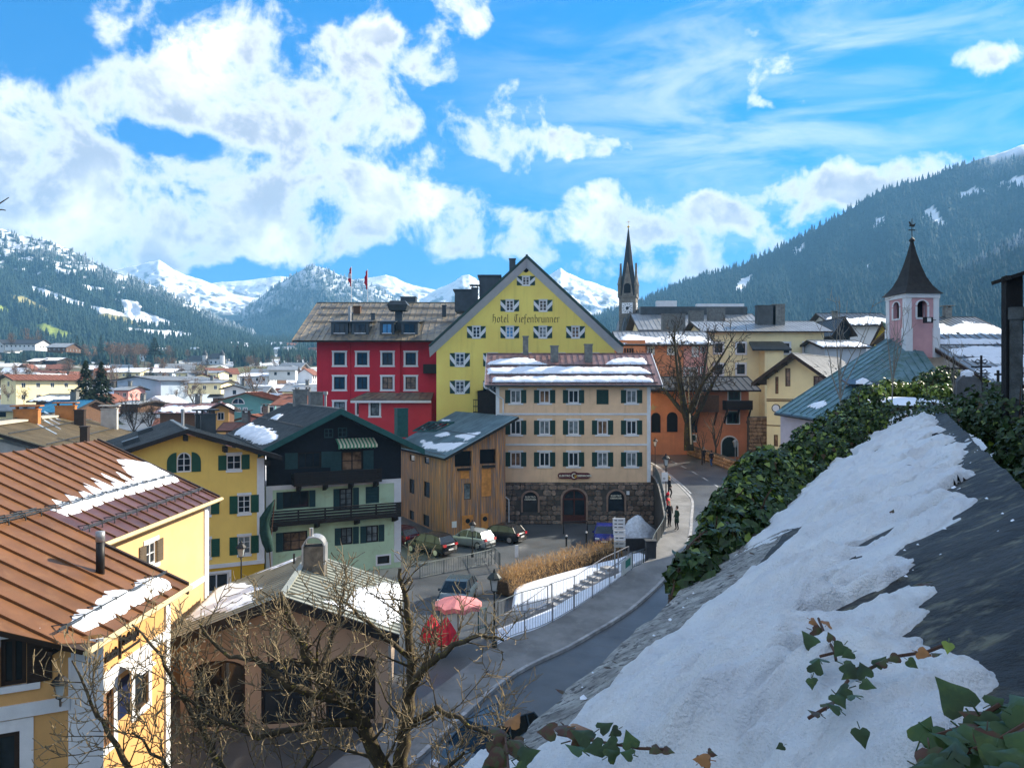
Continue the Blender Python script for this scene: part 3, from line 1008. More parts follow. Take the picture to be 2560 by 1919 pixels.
def snow_patch(parent, o, u, v, poly, th=.1, res=.12, rag=.25, seed=0, lift=.035, name='snow', lim=None):
 """a lying snow patch with tapering ragged edges on the plane (o, u, v)"""
 o, u, v = Vector(o), Vector(u), Vector(v)
 n = u.cross(v).normalized()
 if n.z < 0: n = -n
 P = np.array(poly)
 x0, y0 = P.min(0) - .3; x1, y1 = P.max(0) + .3
 nx, ny = min(190, int((x1 - x0) / res) + 2), min(190, int((y1 - y0) / res) + 2)
 X, Y = np.meshgrid(np.linspace(x0, x1, nx), np.linspace(y0, y1, ny))
 inside = in_poly(X, Y, poly)
 dm = np.full(X.shape, 1e9)
 for i in range(len(poly)):
  ax, ay = poly[i]; bx, by = poly[(i + 1) % len(poly)]
  t = np.clip(((X - ax) * (bx - ax) + (Y - ay) * (by - ay)) / ((bx - ax) ** 2 + (by - ay) ** 2 + 1e-9), 0, 1)
  dm = np.minimum(dm, np.hypot(X - ax - t * (bx - ax), Y - ay - t * (by - ay)))
 sd = np.where(inside, dm, -dm) + (fbm(X / .6 + seed * 7, Y / .6 + seed, 4) - .5) * rag * 2 + (fbm(X / .12 + seed, Y / .12, 2) - .5) * rag * .5
 if lim is not None:
  sd = np.minimum(sd, np.minimum(np.minimum(X - lim[0], lim[1] - X), np.minimum(Y - lim[2], lim[3] - Y)))
 hh = np.where(sd > 0, np.clip(sd / .30, 0, 1) ** .7 * th * (.7 + .6 * fbm(X / .35 + seed, Y / .35, 3)), sd * .35) + lift
 keep = sd > -.14
 cell = keep[:-1, :-1] & keep[1:, :-1] & keep[:-1, 1:] & keep[1:, 1:]
 if cell.sum() < 3:
  return None
 V = np.array(o)[None, None] + X[..., None] * np.array(u) + Y[..., None] * np.array(v) + hh[..., None] * np.array(n)
 idx = np.arange(X.size).reshape(X.shape)
 Q = np.stack([idx[:-1, :-1], idx[:-1, 1:], idx[1:, 1:], idx[1:, :-1]], -1)[cell]
 used = np.unique(Q)
 mp = np.zeros(X.size, int); mp[used] = np.arange(len(used))
 V = V.reshape(-1, 3)[used]
 Q = mp[Q]
 Mp = WM[parent.name]
 V = (np.array(Mp.inverted())[:3, :3] @ V.T).T + np.array(Mp.inverted().translation)
 if u.cross(v).dot(n) < 0: Q = Q[:, ::-1]
 # rim skirt so the edge reads as a thickness
 me = np_mesh(name, V, Q, M_SNOW, True)
 return link(name, me, parent, Mp)
def chimney(parent, base, w, d, h, m=None, cap=.12, yaw=0, pots=0, name='chimney', hood=False, label=None):
 m = m or M_CHIM
 b = MB()
 b.box(-w / 2, -d / 2, -1.2, w / 2, d / 2, h)
 b.box(-w / 2 - .06, -d / 2 - .06, h - .02, w / 2 + .06, d / 2 + .06, h + cap * .6)
 if hood:
  for sx in (-1, 1):
   b.box(sx * w * .4 - .05, -d * .35, h + cap * .6, sx * w * .4 + .05, d * .35, h + cap * .6 + .22)
  b.box(-w / 2 - .22, -d / 2 - .18, h + cap * .6 + .22, w / 2 + .22, d / 2 + .18, h + cap * .6 + .32)
 for i in range(pots):
  x = -w / 2 + w * (i + .5) / pots
  b.tube([(x, 0, h), (x, 0, h + .35)], .08, 8, 1)
 o = b.build(name, [m, M_METAL], parent, T(Vector(base)) @ RZ(yaw))
 if label: o['label'] = label
 return o
def text_obj(txt, size, M, m, parent, name='lettering', bold=0.0, align='CENTER', ext=.01):
 cu = bpy.data.curves.new(name, 'FONT')
 cu.body = txt
 cu.size = size
 cu.align_x = align
 cu.extrude = ext
 cu.offset = bold
 cu.resolution_u = 3
 tmp = bpy.data.objects.new('tmp_text', cu)
 COL.objects.link(tmp)
 dg = bpy.context.evaluated_depsgraph_get()
 me = bpy.data.meshes.new_from_object(tmp.evaluated_get(dg))
 bpy.data.objects.remove(tmp)
 me.materials.clear()
 me.materials.append(m)
 o = link(name, me, parent, M @ RX(90))
 return o
GLY = {
 'o': [[(.1, .92), (.04, .2), (.3, 0), (.54, .16), (.5, .82), (.26, 1), (.1, .92)]],
 'n': [[(-.05, .9), (.06, .98), (.06, 0), (.14, .06)], [(.06, .8), (.32, 1), (.5, .86), (.5, 0), (.6, .06)]],
 'u': [[(-.03, .93), (.06, 1), (.06, .14), (.22, 0), (.46, .14)], [(.5, 1), (.5, 0), (.6, .06)]],
 'r': [[(-.04, .92), (.06, 1), (.06, 0), (.14, .05)], [(.06, .8), (.26, 1), (.4, .88)]],
 'i': [[(-.04, .92), (.05, 1), (.05, .1), (.16, 0)], [(.02, 1.3), (.1, 1.37)]],
 'e': [[(.1, .9), (.05, .2), (.26, 0), (.46, .12)], [(.1, .9), (.3, 1), (.44, .8), (.4, .58), (.12, .48)]],
 't': [[(.1, 1.35), (.1, .15), (.26, 0), (.38, .1)], [(-.08, .98), (.36, .98)]],
 'l': [[(.0, 1.5), (.08, 1.6), (.08, .12), (.22, 0)]],
 'b': [[(.0, 1.5), (.08, 1.6), (.08, .1), (.3, 0), (.52, .15), (.5, .82), (.3, 1), (.08, .8)]],
 'f': [[(.42, 1.48), (.24, 1.6), (.1, 1.4), (.1, -.38)], [(-.08, .95), (.36, .95)]],
 'H': [[(.0, 1.45), (.16, 1.6), (.16, .2), (0, 0)], [(.16, 1.0), (.5, 1.08), (.64, .8), (.62, .1), (.42, -.28)], [(.16, 1.6), (.42, 1.5)]],
 'T': [[(.0, 1.48), (.3, 1.6), (.74, 1.5)], [(.3, 1.5), (.1, 1.2), (.06, .4), (.3, 0), (.68, .2)], [(.42, 1.5), (.42, .3)]],
}
ADV = {'o': .78, 'n': .82, 'u': .82, 'r': .6, 'i': .36, 'e': .68, 't': .56, 'l': .42, 'b': .76, 'f': .54, 'H': .95, 'T': .95, ' ': 1.0}
def blackletter(txt, M, width, m, parent, name='lettering'):
 tot = sum(ADV[c] for c in txt)
 sc = width / tot
 nb = Vector((cos(radians(38)), sin(radians(38)))) * .085
 b = MB()
 x = 0
 k = 0
 for ch in txt:
  for path in GLY.get(ch, []):
   for i in range(len(path) - 1):
    a, c = Vector(path[i]), Vector(path[i + 1])
    d = (c - a)
    if abs(d.x * nb.y - d.y * nb.x) < .006:
     c = c + Vector((nb.y, -nb.x)) * .3
    q = [a - nb, a + nb, c + nb, c - nb]
    area = sum(q[j].x * q[(j + 1) % 4].y - q[(j + 1) % 4].x * q[j].y for j in range(4))
    if area < 0: q = q[::-1]
    yy = -.012 - .0012 * (k % 5)
    k += 1
    b.add([((p.x + x) * sc, yy, p.y * sc) for p in q], [(0, 1, 2, 3)])
  x += ADV[ch]
 return b.build(name, m, parent, M)
# ------------------------------------------------------------------ beige corner house above the stone shop
GZ = -13.3      # street / parking level
M_BEIGE = mat('beige_plaster', (.80, .55, .345), .9, .12, .5, .25, 30, streak=.35)
M_STONEJ = mat('stone_mortar', (.085, .075, .065), .95, .3, 2, .4, 30)
M_STONE = mat('rubble_stone', (.24, .165, .12), .9, .4, 2.5, .5, 14, rnd=.45, col2=(.12, .12, .11))
M_REDROOF = mat('reddish_sheet_roof', (.30, .17, .15), .4, .2, .8, metal=.25, spec=.5, col2=(.17, .11, .11), rnd=.08)
M_REDSIGN = mat('dark_red_sign', (.10, .012, .022), .4, .1, 3)
M_CREAMT = mat('cream_letters', (.75, .70, .55), .5, .03, 3)
M_GOLD = mat('gold_mark', (.70, .42, .05), .4, .05, 3)
M_DOORW = mat('red_brown_door', (.075, .022, .015), .45, .2, 6)
M_ARCHST = mat('sandstone_surround', (.30, .20, .15), .85, .2, 3, .2, 30)
def beige_house():
 d = 73.0
 x0, x1 = (1240 - CX) * d / F, (1626 - CX) * d / F
 W, L = x1 - x0, 10.0
 M = T(x0, d, GZ)
 h = thing('house', 'tall beige house with dark green shutters, stone ground floor shop and snowy roof', 'house', M)
 Hs = 3.98                       # stone base
 Ht = 13.55
 # plastered upper wall
 Mu = M @ T(0, 0, Hs)
 f = Facade(h, Mu, W, Ht - Hs, M_BEIGE)
 cols = [1289.2, 1361.5, 1433.8, 1506.4, 1578.9]
 rows = [(974.5, 1007.5), (1050, 1086), (1129.5, 1165.5)]
 k = 0
 for r, (ya, yb) in enumerate(rows):
  for c, xc in enumerate(cols):
   k += 1
   if r == 0 and c == 3:
    f.win(xc - 15, ya - 1, xc + 15, yb + 3, dict(frame=M_DGREEN, glass=M_DGREEN, fw=.06, nv=1, nh=5), label='closed dark green shutter')
    continue
   gl = [M_GLASSB, M_GLASS, M_GLASSB, M_GLASS, M_GLASST][(k * 7 + r) % 5]
   f.win(xc - 13.2, ya, xc + 13.2, yb, dict(frame=M_WHITE, glass=gl, fw=.11, nv=1, nh=0, shut=('plain', M_DGREEN, .5), cap=(M_WPLAST, .22)))
 f.done()
 plain_wall(h, *_side(M, W, L, 0, Ht, M_BEIGE))
 plain_wall(h, *_side(M, W, L, 2, Ht, M_BEIGE))
 # string courses and corner strips
 b = MB()
 for py in (1034.7, 1111.0):
  _, z = lp(M, 1440, py)
  b.box(.32, -.06, z - .09, W - .32, .02, z + .09)
 b.build('string_course', M_WPLAST, h, M)
 for xa, xb in ((-.02, .32), (W - .32, W + .02)):
  c = MB(); c.box(xa, -.05, Hs + .02, xb, .03, Ht); c.build('corner_strip', M_WPLAST, h, M)
 # stone ground floor: mortar core and single stones
 fs = Facade(h, M, W + .35, Hs, M_STONEJ, name='stone_base', reveal=.3)
 hs = [(1307, 1229, 1344.6, 1279.5), (1406, 1222, 1465, 1305.5), (1520, 1226, 1561, 1278)]
 holes = []
 for q in hs:
  a, z1 = lp(M, q[0], q[1]); c, z0 = lp(M, q[2], q[3])
  holes.append((a, z0, c, z1))
 for i in (0, 2):
  a, z0, c, z1 = holes[i]
  wo = fs.win_l((a + c) / 2, z0, c - a, z1 - z0, dict(frame=M_DKWOOD, fw=.09, nv=0, nh=0, arch=(c - a) / 2), name='shop_window')
  Mw = M @ T((a + c) / 2, .09, z1 - .62)
  text_obj('ELEKTRO', .24, Mw @ T(0, 0, .04), M_CREAMT, wo, bold=.006)
  text_obj('OBERMOSER', .2, Mw @ T(0, 0, -.18), M_CREAMT, wo, bold=.006)
  bb = MB()
  for k in range(4):
   xx = -.5 + k * .29
   bb.box(xx, .06, z0 + .1 - (z1 - .62), xx + .2, .07, z0 + .42 - (z1 - .62))
  bb.build('posters', M_WHITE, wo, Mw)
 a, z0, c, z1 = holes[1]
 do = fs.win_l((a + c) / 2, .12, c - a, z1 - .12, dict(frame=M_DOORW, fw=.16, nv=1, nh=0, arch=(c - a) * .42), name='door', label='arched red-brown double door')
 bb = MB()
 w = c - a
 bb.box(-w * .45, .03, .1, w * .45, .07, .75)
 bb.box(-w / 2 + .1, .02, z1 - .12 - w * .42 - .1, w / 2 - .1, .09, z1 - .12 - w * .42 + .06)
 bb.build('door_panel', M_DOORW, do, M @ T((a + c) / 2, 0, .12))
 fs.done()
 # surrounds
 for i, (a, z0, c, z1) in enumerate(holes):
  b = MB()
  w = c - a
  zz = z0 if i != 1 else 0
  pts = arc_pts(w, z1 - zz, w / 2 if i != 1 else w * .42, 12)
  pts = [(-w / 2, 0)] + pts + [(w / 2, 0)]
  t = .16
  for j in range(len(pts) - 1):
   p, q = pts[j], pts[j + 1]
   cen = (0, (z1 - zz) * .6)
   ex = lambda s: (s[0] * (1 + 2 * t / w), s[1] + (t if s[1] > (z1 - zz) * .5 else 0))
   b.prism([p, q, ex(q), ex(p)], .14, 'y', o=-.11)
  b.build('arch_surround', M_ARCHST, h, M @ T((a + c) / 2, 0, zz))
 rr = random.Random(5)
 variants = []
 for k in range(10):
  b = MB()
  n = 9
  pr = [(.5 * cos(2 * pi * j / n) * rr.uniform(.86, 1.08), .5 * sin(2 * pi * j / n) * rr.uniform(.86, 1.08)) for j in range(n)]
  pr = [(max(-.5, min(.5, p[0] * 1.25)), max(-.5, min(.5, p[1] * 1.25))) for p in pr]
  inn = [(p[0] * .8, p[1] * .8) for p in pr]
  vs = [(p[0], 0, p[1]) for p in pr] + [(p[0], -1 + rr.uniform(-.25, .25), p[1]) for p in inn]
  fsx = [(j, (j + 1) % n, n + (j + 1) % n, n + j) for j in range(n)] + [tuple(range(n, 2 * n))]
  b.add(vs, fsx)
  variants.append(b.mesh('stone', M_STONE))
 z = .02
 cnt = 0
 while z < Hs - .15:
  hh = min(rr.uniform(.3, .58), Hs - z - .02)
  x = rr.uniform(-.3, 0)
  while x < W + .3:
   ww = rr.uniform(.38, .95)
   xa, xb = max(x, 0), min(x + ww, W + .33)
   cx, cz = (xa + xb) / 2, z + hh / 2
   blocked = any(q[0] - .12 - ww * .3 < cx < q[2] + .12 + ww * .3 and (q[1] if i != 1 else 0) - .1 < cz < q[3] + .12 for i, q in enumerate(holes))
   if xb - xa > .2 and not blocked and cnt < 300:
    cnt += 1
    Ms = M @ T(cx, -.004, cz) @ Matrix.Rotation(rr.uniform(-.12, .12), 4, 'Y') @ Matrix.Diagonal((xb - xa - .03, rr.uniform(.05, .11), hh - .025, 1))
    link('stone', variants[rr.randrange(10)], h, Ms)
   x += ww
  z += hh
 # shop sign
 sg = MB()
 xa, zt = lp(M, 1394, 1181); xb, zb = lp(M, 1476, 1195)
 w, hh = xb - xa, zt - zb
 pts = [(-w / 2 + hh / 2 + hh / 2 * cos(a), hh / 2 * sin(a)) for a in np.linspace(pi / 2, 3 * pi / 2, 8)] + [(w / 2 - hh / 2 + hh / 2 * cos(a), hh / 2 * sin(a)) for a in np.linspace(-pi / 2, pi / 2, 8)]
 sg.prism(pts, .12, 'y', o=-.2)
 cpts = [(hh * .75 * cos(2 * pi * j / 16), hh * .75 * sin(2 * pi * j / 16)) for j in range(16)]
 sg.prism(cpts, .14, 'y', o=-.215)
 Msg = M @ T((xa + xb) / 2, 0, (zt + zb) / 2)
 so = sg.build('shop_sign', M_REDSIGN, h, Msg)
 text_obj('ELEKTRO', .26, Msg @ T(-w * .285, -.215, -.09), M_CREAMT, so, bold=.008)
 text_obj('OBERMOSER', .26, Msg @ T(w * .295, -.215, -.09), M_CREAMT, so, bold=.008)
 e = MB()
 for a0, a1, mi in ((1.0, 4.9, 0), (4.9, 6.6, 1)):
  for a in np.linspace(a0, a1, 9)[:-1]:
   a2 = a + (a1 - a0) / 8
   e.prism([(.16 * cos(a), .16 * sin(a)), (.25 * cos(a), .25 * sin(a)), (.25 * cos(a2), .25 * sin(a2)), (.16 * cos(a2), .16 * sin(a2))], .02, 'y', o=-.24, mi=mi)
 e.box(.02, -.24, -.04, .25, -.22, .05, 1)
 e.build('emblem', [M_CREAMT, M_GOLD], so, Msg)
 # roof
 ze, zr = -.12 - GZ, 3.05 - GZ
 ro, (A, B, C, D_, E, G) = roof_x(h, M, -1.05, W + 1.0, -.85, L + .8, ze, zr, 5.0, .18, M_DKWOOD, M_REDROOF, .62, rib=.07, barge=(M_WPLAST, .25))
 u = (B - A).normalized(); v = (D_ - A).normalized()
 snowpx = [[(1216, 912), (1225, 905), (1255, 897), (1320, 895), (1350, 906), (1368, 913), (1335, 915)],
    [(1512, 912), (1530, 900), (1560, 894), (1605, 896), (1618, 908), (1617, 912)],
    [(1219, 935), (1222, 921), (1300, 917), (1400, 917), (1500, 918), (1600, 917), (1628, 932), (1630, 936)],
    [(1228, 957), (1235, 944), (1350, 941), (1500, 940), (1600, 940), (1632, 950), (1632, 956), (1400, 957)]]
 for i, p in enumerate(snowpx):
  snow_patch(ro, A, u, v, plane_px(A, u, v, p), .13, .11, .22, i + 1, .035)
 for py in (914.5, 937.5, 958.5):
  p0, p1 = plane_px(A, u, v, [(1214, py), (1634, py)])
  n = u.cross(v)
  t = MB()
  for k in (.06, .14):
   t.tube([A + u * .4 + v * p0[1] + n * k, A + u * ((B - A).length - .4) + v * p0[1] + n * k], .03, 5)
  t.buildw('snow_guard', M_METAL, ro)
 g = MB()
 g.tube([M @ Vector((-1.0, -.93, ze - .05)), M @ Vector((W + .95, -.93, ze - .05))], .09, 6)
 g.buildw('gutter', M_METAL, h)
 g = MB()
 pz = lambda px, py: M @ Vector((lp(M, px, py)[0], -.12, lp(M, px, py)[1]))
 g.tube([M @ Vector((-.9, -.9, ze - .1)), pz(1222, 972), pz(1258, 998), pz(1258, 1200), pz(1262, 1215), pz(1262, 1240), pz(1272, 1248), pz(1272, 1310)], .07, 6)
 g.buildw('downpipe', M_WPLAST, h)
 for px, py, w, top, ht in ((1314, 885, .55, 842, 0), (1386, 893, .75, 866, 0), (1471, 890, .75, 862, 0)):
  dd = 78 if px < 1330 else 76.6
  base = at(px, py, dd); tp = at(px, top, dd)
  chimney(h, base, w, w, tp.z - base.z, cap=.15)
 fl = MB()
 fl.box(0, -.1, 0, .28, .0, .36)
 fl.build('wall_sign', M_WHITE, h, M @ T(lp(M, 1566, 1232)[0], 0, lp(M, 1566, 1236)[1]))
 return h
def _side(M, W, L, k, H, m, apex=None):
 return sides(M, W, L)[k], L, H, m
beige_house()
# ------------------------------------------------------------------ yellow hotel with big gable
M_YEL = mat('lemon_yellow_plaster', (.95, .715, .17), .9, .08, .3, .15, 25, streak=.28)
M_GRNROOF = mat('dark_green_roof', (.018, .05, .042), .5, .25, .8, spec=.4)
M_SOFFIT = mat('white_soffit', (.55, .57, .64), .8, .06, 2)
M_RED = mat('crimson_plaster', (.55, .028, .05), .9, .10, .35, .15, 25, streak=.2)
M_OLDROOF = mat('weathered_brown_sheet_roof', (.27, .22, .15), .45, .25, .5, metal=.3, spec=.5, rnd=.1, col2=(.12, .12, .12))
M_INK = mat('dark_brown_lettering', (.09, .045, .02), .8, .1, 3)
def yellow_hotel():
 d = 84.0
 k = d / F
 x0, x1 = (1091 - CX) * k, (1536 - CX) * k
 W, L = x1 - x0, 22.0
 M = T(x0, d, GZ)
 h = thing('hotel', 'lemon yellow hotel with steep white-edged gable and chevron shutters', 'hotel', M)
 xr = (1317 - CX) * (d - 1) / F - x0
 zr = (CY - 638) * (d - 1) / F - GZ
 xe0, xe1 = (1072 - CX) * (d - 1) / F - x0, (1559 - CX) * (d - 1) / F - x0
 ze = (CY - 863) * (d - 1) / F - GZ
 s0 = (zr - ze) / (xr - xe0); s1 = (zr - ze) / (xe1 - xr)
 dz = .42
 clip = [(-s0, 1, zr - dz - s0 * xr), (s1, 1, zr - dz + s1 * xr)]
 f = Facade(h, M, W, zr, M_YEL, clip)
 Z = lambda x, y: (1050 + x / 3.511, 600 + y / 3.511)
 wins = [(930, 318, 398, 35)] + [(c, 524, 625, 37) for c in (788, 1080)] + [(c, 757, 860, 37) for c in (495, 788, 1078, 1365)] + [(350, 993, 1108, 43), (350, 1232, 1346, 43)] + [(c, 993, 1108, 40) for c in (640, 935, 1232, 1530)] + [(c, 1232, 1346, 40) for c in (640,)]
 for i, (c, ya, yb, hw) in enumerate(wins):
  a = Z(c - hw, ya); b = Z(c + hw, yb)
  gl = {4: M_GLASSW, 5: M_GLASSB, 6: M_GLASST}.get(i, M_GLASS)
  f.win(a[0], a[1], b[0], b[1], dict(frame=M_WHITE, glass=gl, fw=.13, nv=1, nh=2, shut=('chev', M_DGREEN, .56), sur=(M_WHITE, .07), x=1 if ya > 980 else 0))
 f.done()
 # round gable opening
 cx, cz = lp(M, *Z(930, 262))
 b = MB()
 b.prism([(.29 * cos(2 * pi * j / 20), .29 * sin(2 * pi * j / 20)) for j in range(20)], .03, 'y', o=-.03)
 b.build('round_vent', M_DARKIN, h, M @ T(cx, 0, cz))
 Mr, Mb, Ml = sides(M, W, L)
 hl = zr - dz - s0 * xr
 plain_wall(h, Ml, L, hl, M_YEL)
 plain_wall(h, Mr, L, zr - dz - s1 * (W - xr), M_YEL)
 ro, (A, B, C, D_, E, G) = roof_y(h, M, xe0, xe1, -1.0, L, ze, ze, zr, xr, .22, M_GRNROOF, M_GRNROOF, .8, barge=(M_GRNROOF, .2))
 # white soffit band under the verge, following the gable
 sb = MB()
 for (p, q, s) in ((xe0, xr, 1), (xr, xe1, -1)):
  za, zb = (ze, zr) if s > 0 else (zr, ze)
  th0, th1 = .26, 1.25
  y0 = -.92
  sb.add([(p, y0, za - th0), (q, y0, zb - th0), (q, -.02, zb - th1), (p, -.02, za - th1)] if s > 0 else [(p, y0, za - th0), (q, y0, zb - th0), (q, -.02, zb - th1), (p, -.02, za - th1)],
    [(0, 3, 2, 1)])
 so = sb.build('soffit', M_SOFFIT, ro, M)
 # lettering painted on the wall
 a = lp(M, *Z(635, 722)); c = lp(M, *Z(1232, 722))
 blackletter('Hotel Tiefenbrunner', M @ T(a[0], 0, a[1]), c[0] - a[0], M_INK, h)
 # chimneys
 chimney(h, at(1281, 690, 92), .75, .75, 2.0, M_METAL, cap=.1)
 c2 = chimney(h, at(1187, 742, 90), .75, .75, 1.0, M_METAL, cap=.1, hood=True)
 for px, py in ((1225, 715), (1165, 750)):
  dm = MB()
  q = at(px, py, 92)
  dm.box(-1.2, -2, -1.5, 1.2, 2, .9); dm.box(-1.4, -2.2, .9, 1.4, 2.2, 1.05)
  dm.build('dormer', M_METAL, ro, T(q))
 # dark timber lean-to with small balcony beside the beige house
 b = MB()
 p0 = lp(M, 1196, 976); p1 = lp(M, 1242, 1048)
 b.box(p0[0], -2.2, p1[1] - 4, p1[0] + .6, -.02, p0[1])
 b.add([(p0[0] - .3, -2.4, p0[1] - .1), (p1[0] + .6, -2.4, p0[1] + .55), (p1[0] + .6, 0, p0[1] + .55), (p0[0] - .3, 0, p0[1] - .1)], [(0, 1, 2, 3)])
 lt = b.build('lean_to', M_DKWOOD, h, M)
 b = MB()
 q0 = lp(M, 1186, 997)
 b.box(q0[0], -1.9, q0[1] - 1.6, q0[0] + .75, -.3, q0[1] - 1.5)
 for z in (0, -.7, -1.3):
  b.box(q0[0] - .04, -1.95, q0[1] + z - .1, q0[0] + .75, -1.88, q0[1] + z)
 for kx in range(4):
  b.box(q0[0] + kx * .22, -1.94, q0[1] - 1.5, q0[0] + kx * .22 + .06, -1.9, q0[1])
 b.build('balcony', M_DKWOOD, h, M)
 return h
yellow_hotel()
def red_hotel():
 d = 93.0
 k = d / F
 x0, x1 = (792 - CX) * k, -8.32
 W, L = x1 - x0, 19.0
 M = T(x0, d, GZ)
 h = thing('hotel_wing', 'crimson hotel wing with white-framed windows and four roof dormers', 'hotel', M)
 ze = (CY - 851) * 91 / F - GZ
 zr = (CY - 757) * 102.8 / F - GZ
 slope = (zr - ze) / 11.8
 Hw = ze + 2 * slope - .2
 f = Facade(h, M, W, Hw, M_RED)
 Z = lambda x, y: (700 + x / 3.604, 600 + y / 3.604)
 for ci, (xa, xb) in enumerate(((487, 585), (693, 788), (921, 1016), (1131, 1225))):
  for r, (ya, yb) in enumerate(((1012, 1125), (1230, 1343), (1455, 1568))):
   if r == 2 and ci >= 2: continue
   a = Z(xa, ya); b = Z(xb, yb)
   gl = M_GLASSB if r == 2 else (M_GLASST if (r == 1 and ci >= 2) else M_GLASS)
   f.win(*a, *b, dict(frame=M_DKWOOD, glass=gl, fw=.11, nv=1, nh=1, sur=(M_WHITE, .24), ears=.1))
 f.done()
 Mr, Mb, Ml = sides(M, W, L)
 clip = [(s, 1, zr - .2 + s * 9.8) for s in (slope, -slope)]
 clip = [(slope, 1, zr - .35 + slope * (L - 9.8)), (-slope, 1, zr - .35 - slope * (L - 9.8))]
 plain_wall(h, Ml, L, zr, M_RED, clip)
 # pilaster strips and pipe
 for xa, xb, dd in ((1040, 1085, .28), (620, 634, .1)):
  b = MB()
  p = lp(M, *Z(xa, 930)); q = lp(M, *Z(xb, 930))
  b.box(p[0], -dd, 2, q[0], 0, Hw - .3)
  b.build('pilaster', M_RED, h, M)
 xl = (730 - CX) * 91 / F - x0
 ro, (A, B, C, D_, E, G) = roof_x(h, M, xl, W + 3.2, -2.0, 21.6, ze, zr, 9.8, .2, M_DKWOOD, M_OLDROOF, .72, rib=.06, barge=(M_OLDROOF, .22))
 n = (B - A).cross(D_ - A).normalized()
 u = (B - A).normalized(); v = (D_ - A).normalized()
 for py in (806, 771, 788):
  q = plane_px(A, u, v, [(790, py), (1080, py)])
  t = MB()
  for kk in (.08, .18):
   t.tube([A + u * 1.0 + v * q[0][1] + n * kk, A + u * 19 + v * q[0][1] + n * kk], .035, 4)
  t.buildw('snow_guard', M_METAL, ro)
 for xa, xb in ((460, 612), (645, 798), (898, 1030), (1092, 1242)):
  p0 = at(*Z(xa, 850), 92.6); p1 = at(*Z(xb, 742), 92.6)
  w = p1.x - p0.x; hh = p1.z - p0.z
  dM = T(p0)
  dm = MB()
  dm.box(0, 0, 0, w, 4.2, hh)
  dm.add([(-.2, -.25, hh), (w + .2, -.25, hh), (w + .2, 4.6, hh + .55), (-.2, 4.6, hh + .55), (-.2, -.25, hh + .12), (w + .2, -.25, hh + .12), (w + .2, 4.6, hh + .67), (-.2, 4.6, hh + .67)],
    [(0, 3, 2, 1), (4, 5, 6, 7), (0, 1, 5, 4), (1, 2, 6, 5), (2, 3, 7, 6), (3, 0, 4, 7)])
  do = dm.build('dormer', M_METAL, ro, dM)
  wf = MB()
  wf.box(w * .18, -.05, hh * .12, w * .82, -.01, hh * .85, 1)
  for xx in (.18, .49, .8): wf.box(w * xx, -.08, hh * .12, w * xx + .07, -.04, hh * .85)
  wf.box(w * .16, -.12, hh * .06, w * .84, -.04, hh * .12, 2)
  wf.build('dormer_window', [M_DKWOOD, M_GLASSW if xa == 898 else M_GLASS, M_WHITE], ro, dM)
 # flues and ridge plant
 for xa, xb, ya, yb, dd, m in ((1085, 1222, 515, 575, 102.8, M_METAL), (1036, 1100, 640, 860, 94, M_METAL), (660, 722, 600, 672, 99, M_BRWOOD), (1460, 1497, 592, 712, 98, M_METAL), (612, 655, 672, 720, 96.5, M_METAL), (820, 855, 665, 690, 97, M_METAL)):
  p0 = at(*Z(xa, yb), dd); p1 = at(*Z(xb, ya), dd)
  b = MB()
  w = p1.x - p0.x
  b.box(0, 0, -.6, w, w * .9, p1.z - p0.z); b.box(-.06, -.06, p1.z - p0.z, w + .06, w * .9 + .06, p1.z - p0.z + .1)
  b.build('flue', m, ro, T(p0))
 b = MB()
 p = at(*Z(1068, 640), 94)
 b.add([(-1.0, -.9, 0), (1.0, -.9, 0), (1.25, -1.1, .7), (-1.25, -1.1, .7), (-1.0, .9, 0), (1.0, .9, 0), (1.25, 1.1, .7), (-1.25, 1.1, .7), (-.9, -.8, 1.2), (.9, -.8, 1.2), (.9, .8, 1.2), (-.9, .8, 1.2)],
   [(0, 1, 2, 3), (1, 5, 6, 2), (5, 4, 7, 6), (4, 0, 3, 7), (3, 2, 9, 8), (2, 6, 10, 9), (6, 7, 11, 10), (7, 3, 8, 11), (8, 9, 10, 11)])
 b.build('flue_hood', M_METAL, ro, T(p))
 b = MB()
 pp = at(*Z(628, 835), 93.5)
 b.tube([pp, pp + Vector((0, 0, 3.2))], .2, 8)
 b.build('flue', M_GUTTER, ro)
 # annex with its own little roof
 p0 = lp(M, *Z(745, 1450)); p1 = lp(M, *Z(1400, 1450))
 Ma = M @ T(p0[0], -2.4, 0)
 Wa = p1[0] - p0[0] - .2
 za = lp(M @ T(0, -2.4, 0), *Z(900, 1448))[1]
 fa = Facade(h, Ma, Wa, za, mat('bright_crimson_plaster', (.58, .045, .06), .9, .1, .4, .15, 25))
 a = Z(815, 1467); b = Z(893, 1580)
 fa.win(*a, *b, dict(frame=M_DKWOOD, glass=M_GLASSB, fw=.09, nv=0, nh=0, sur=(M_WHITE, .24), ears=.1))
 fa.done()
 plain_wall(h, sides(Ma, Wa, 2.4)[2], 2.4, za, M_RED)
 b = MB()
 zt = lp(M, *Z(900, 1372))[1]
 q = [(-.9, -.6, za + .1), (Wa, -.6, za + .1), (Wa, 2.4, zt), (.6, 2.4, zt)]
 b.slab([Ma @ Vector(p) for p in q], .15)
 ra = b.buildw('annex_roof', M_DKWOOD, h)
 strip_panels(ra, *[Ma @ Vector(p) for p in q], .8, M_OLDROOF)
 b = MB(); b.box(-.85, -.62, za - .22, Wa, -.5, za + .06); b.build('fascia', M_WHITE, ra, Ma)
 # balcony at the yellow gable
 b = MB()
 q0 = lp(M, *Z(1300, 1225)); q1 = lp(M, *Z(1400, 1120))
 b.box(q0[0], -1.2, q0[1] + .3, W, 0, q0[1] + .45)
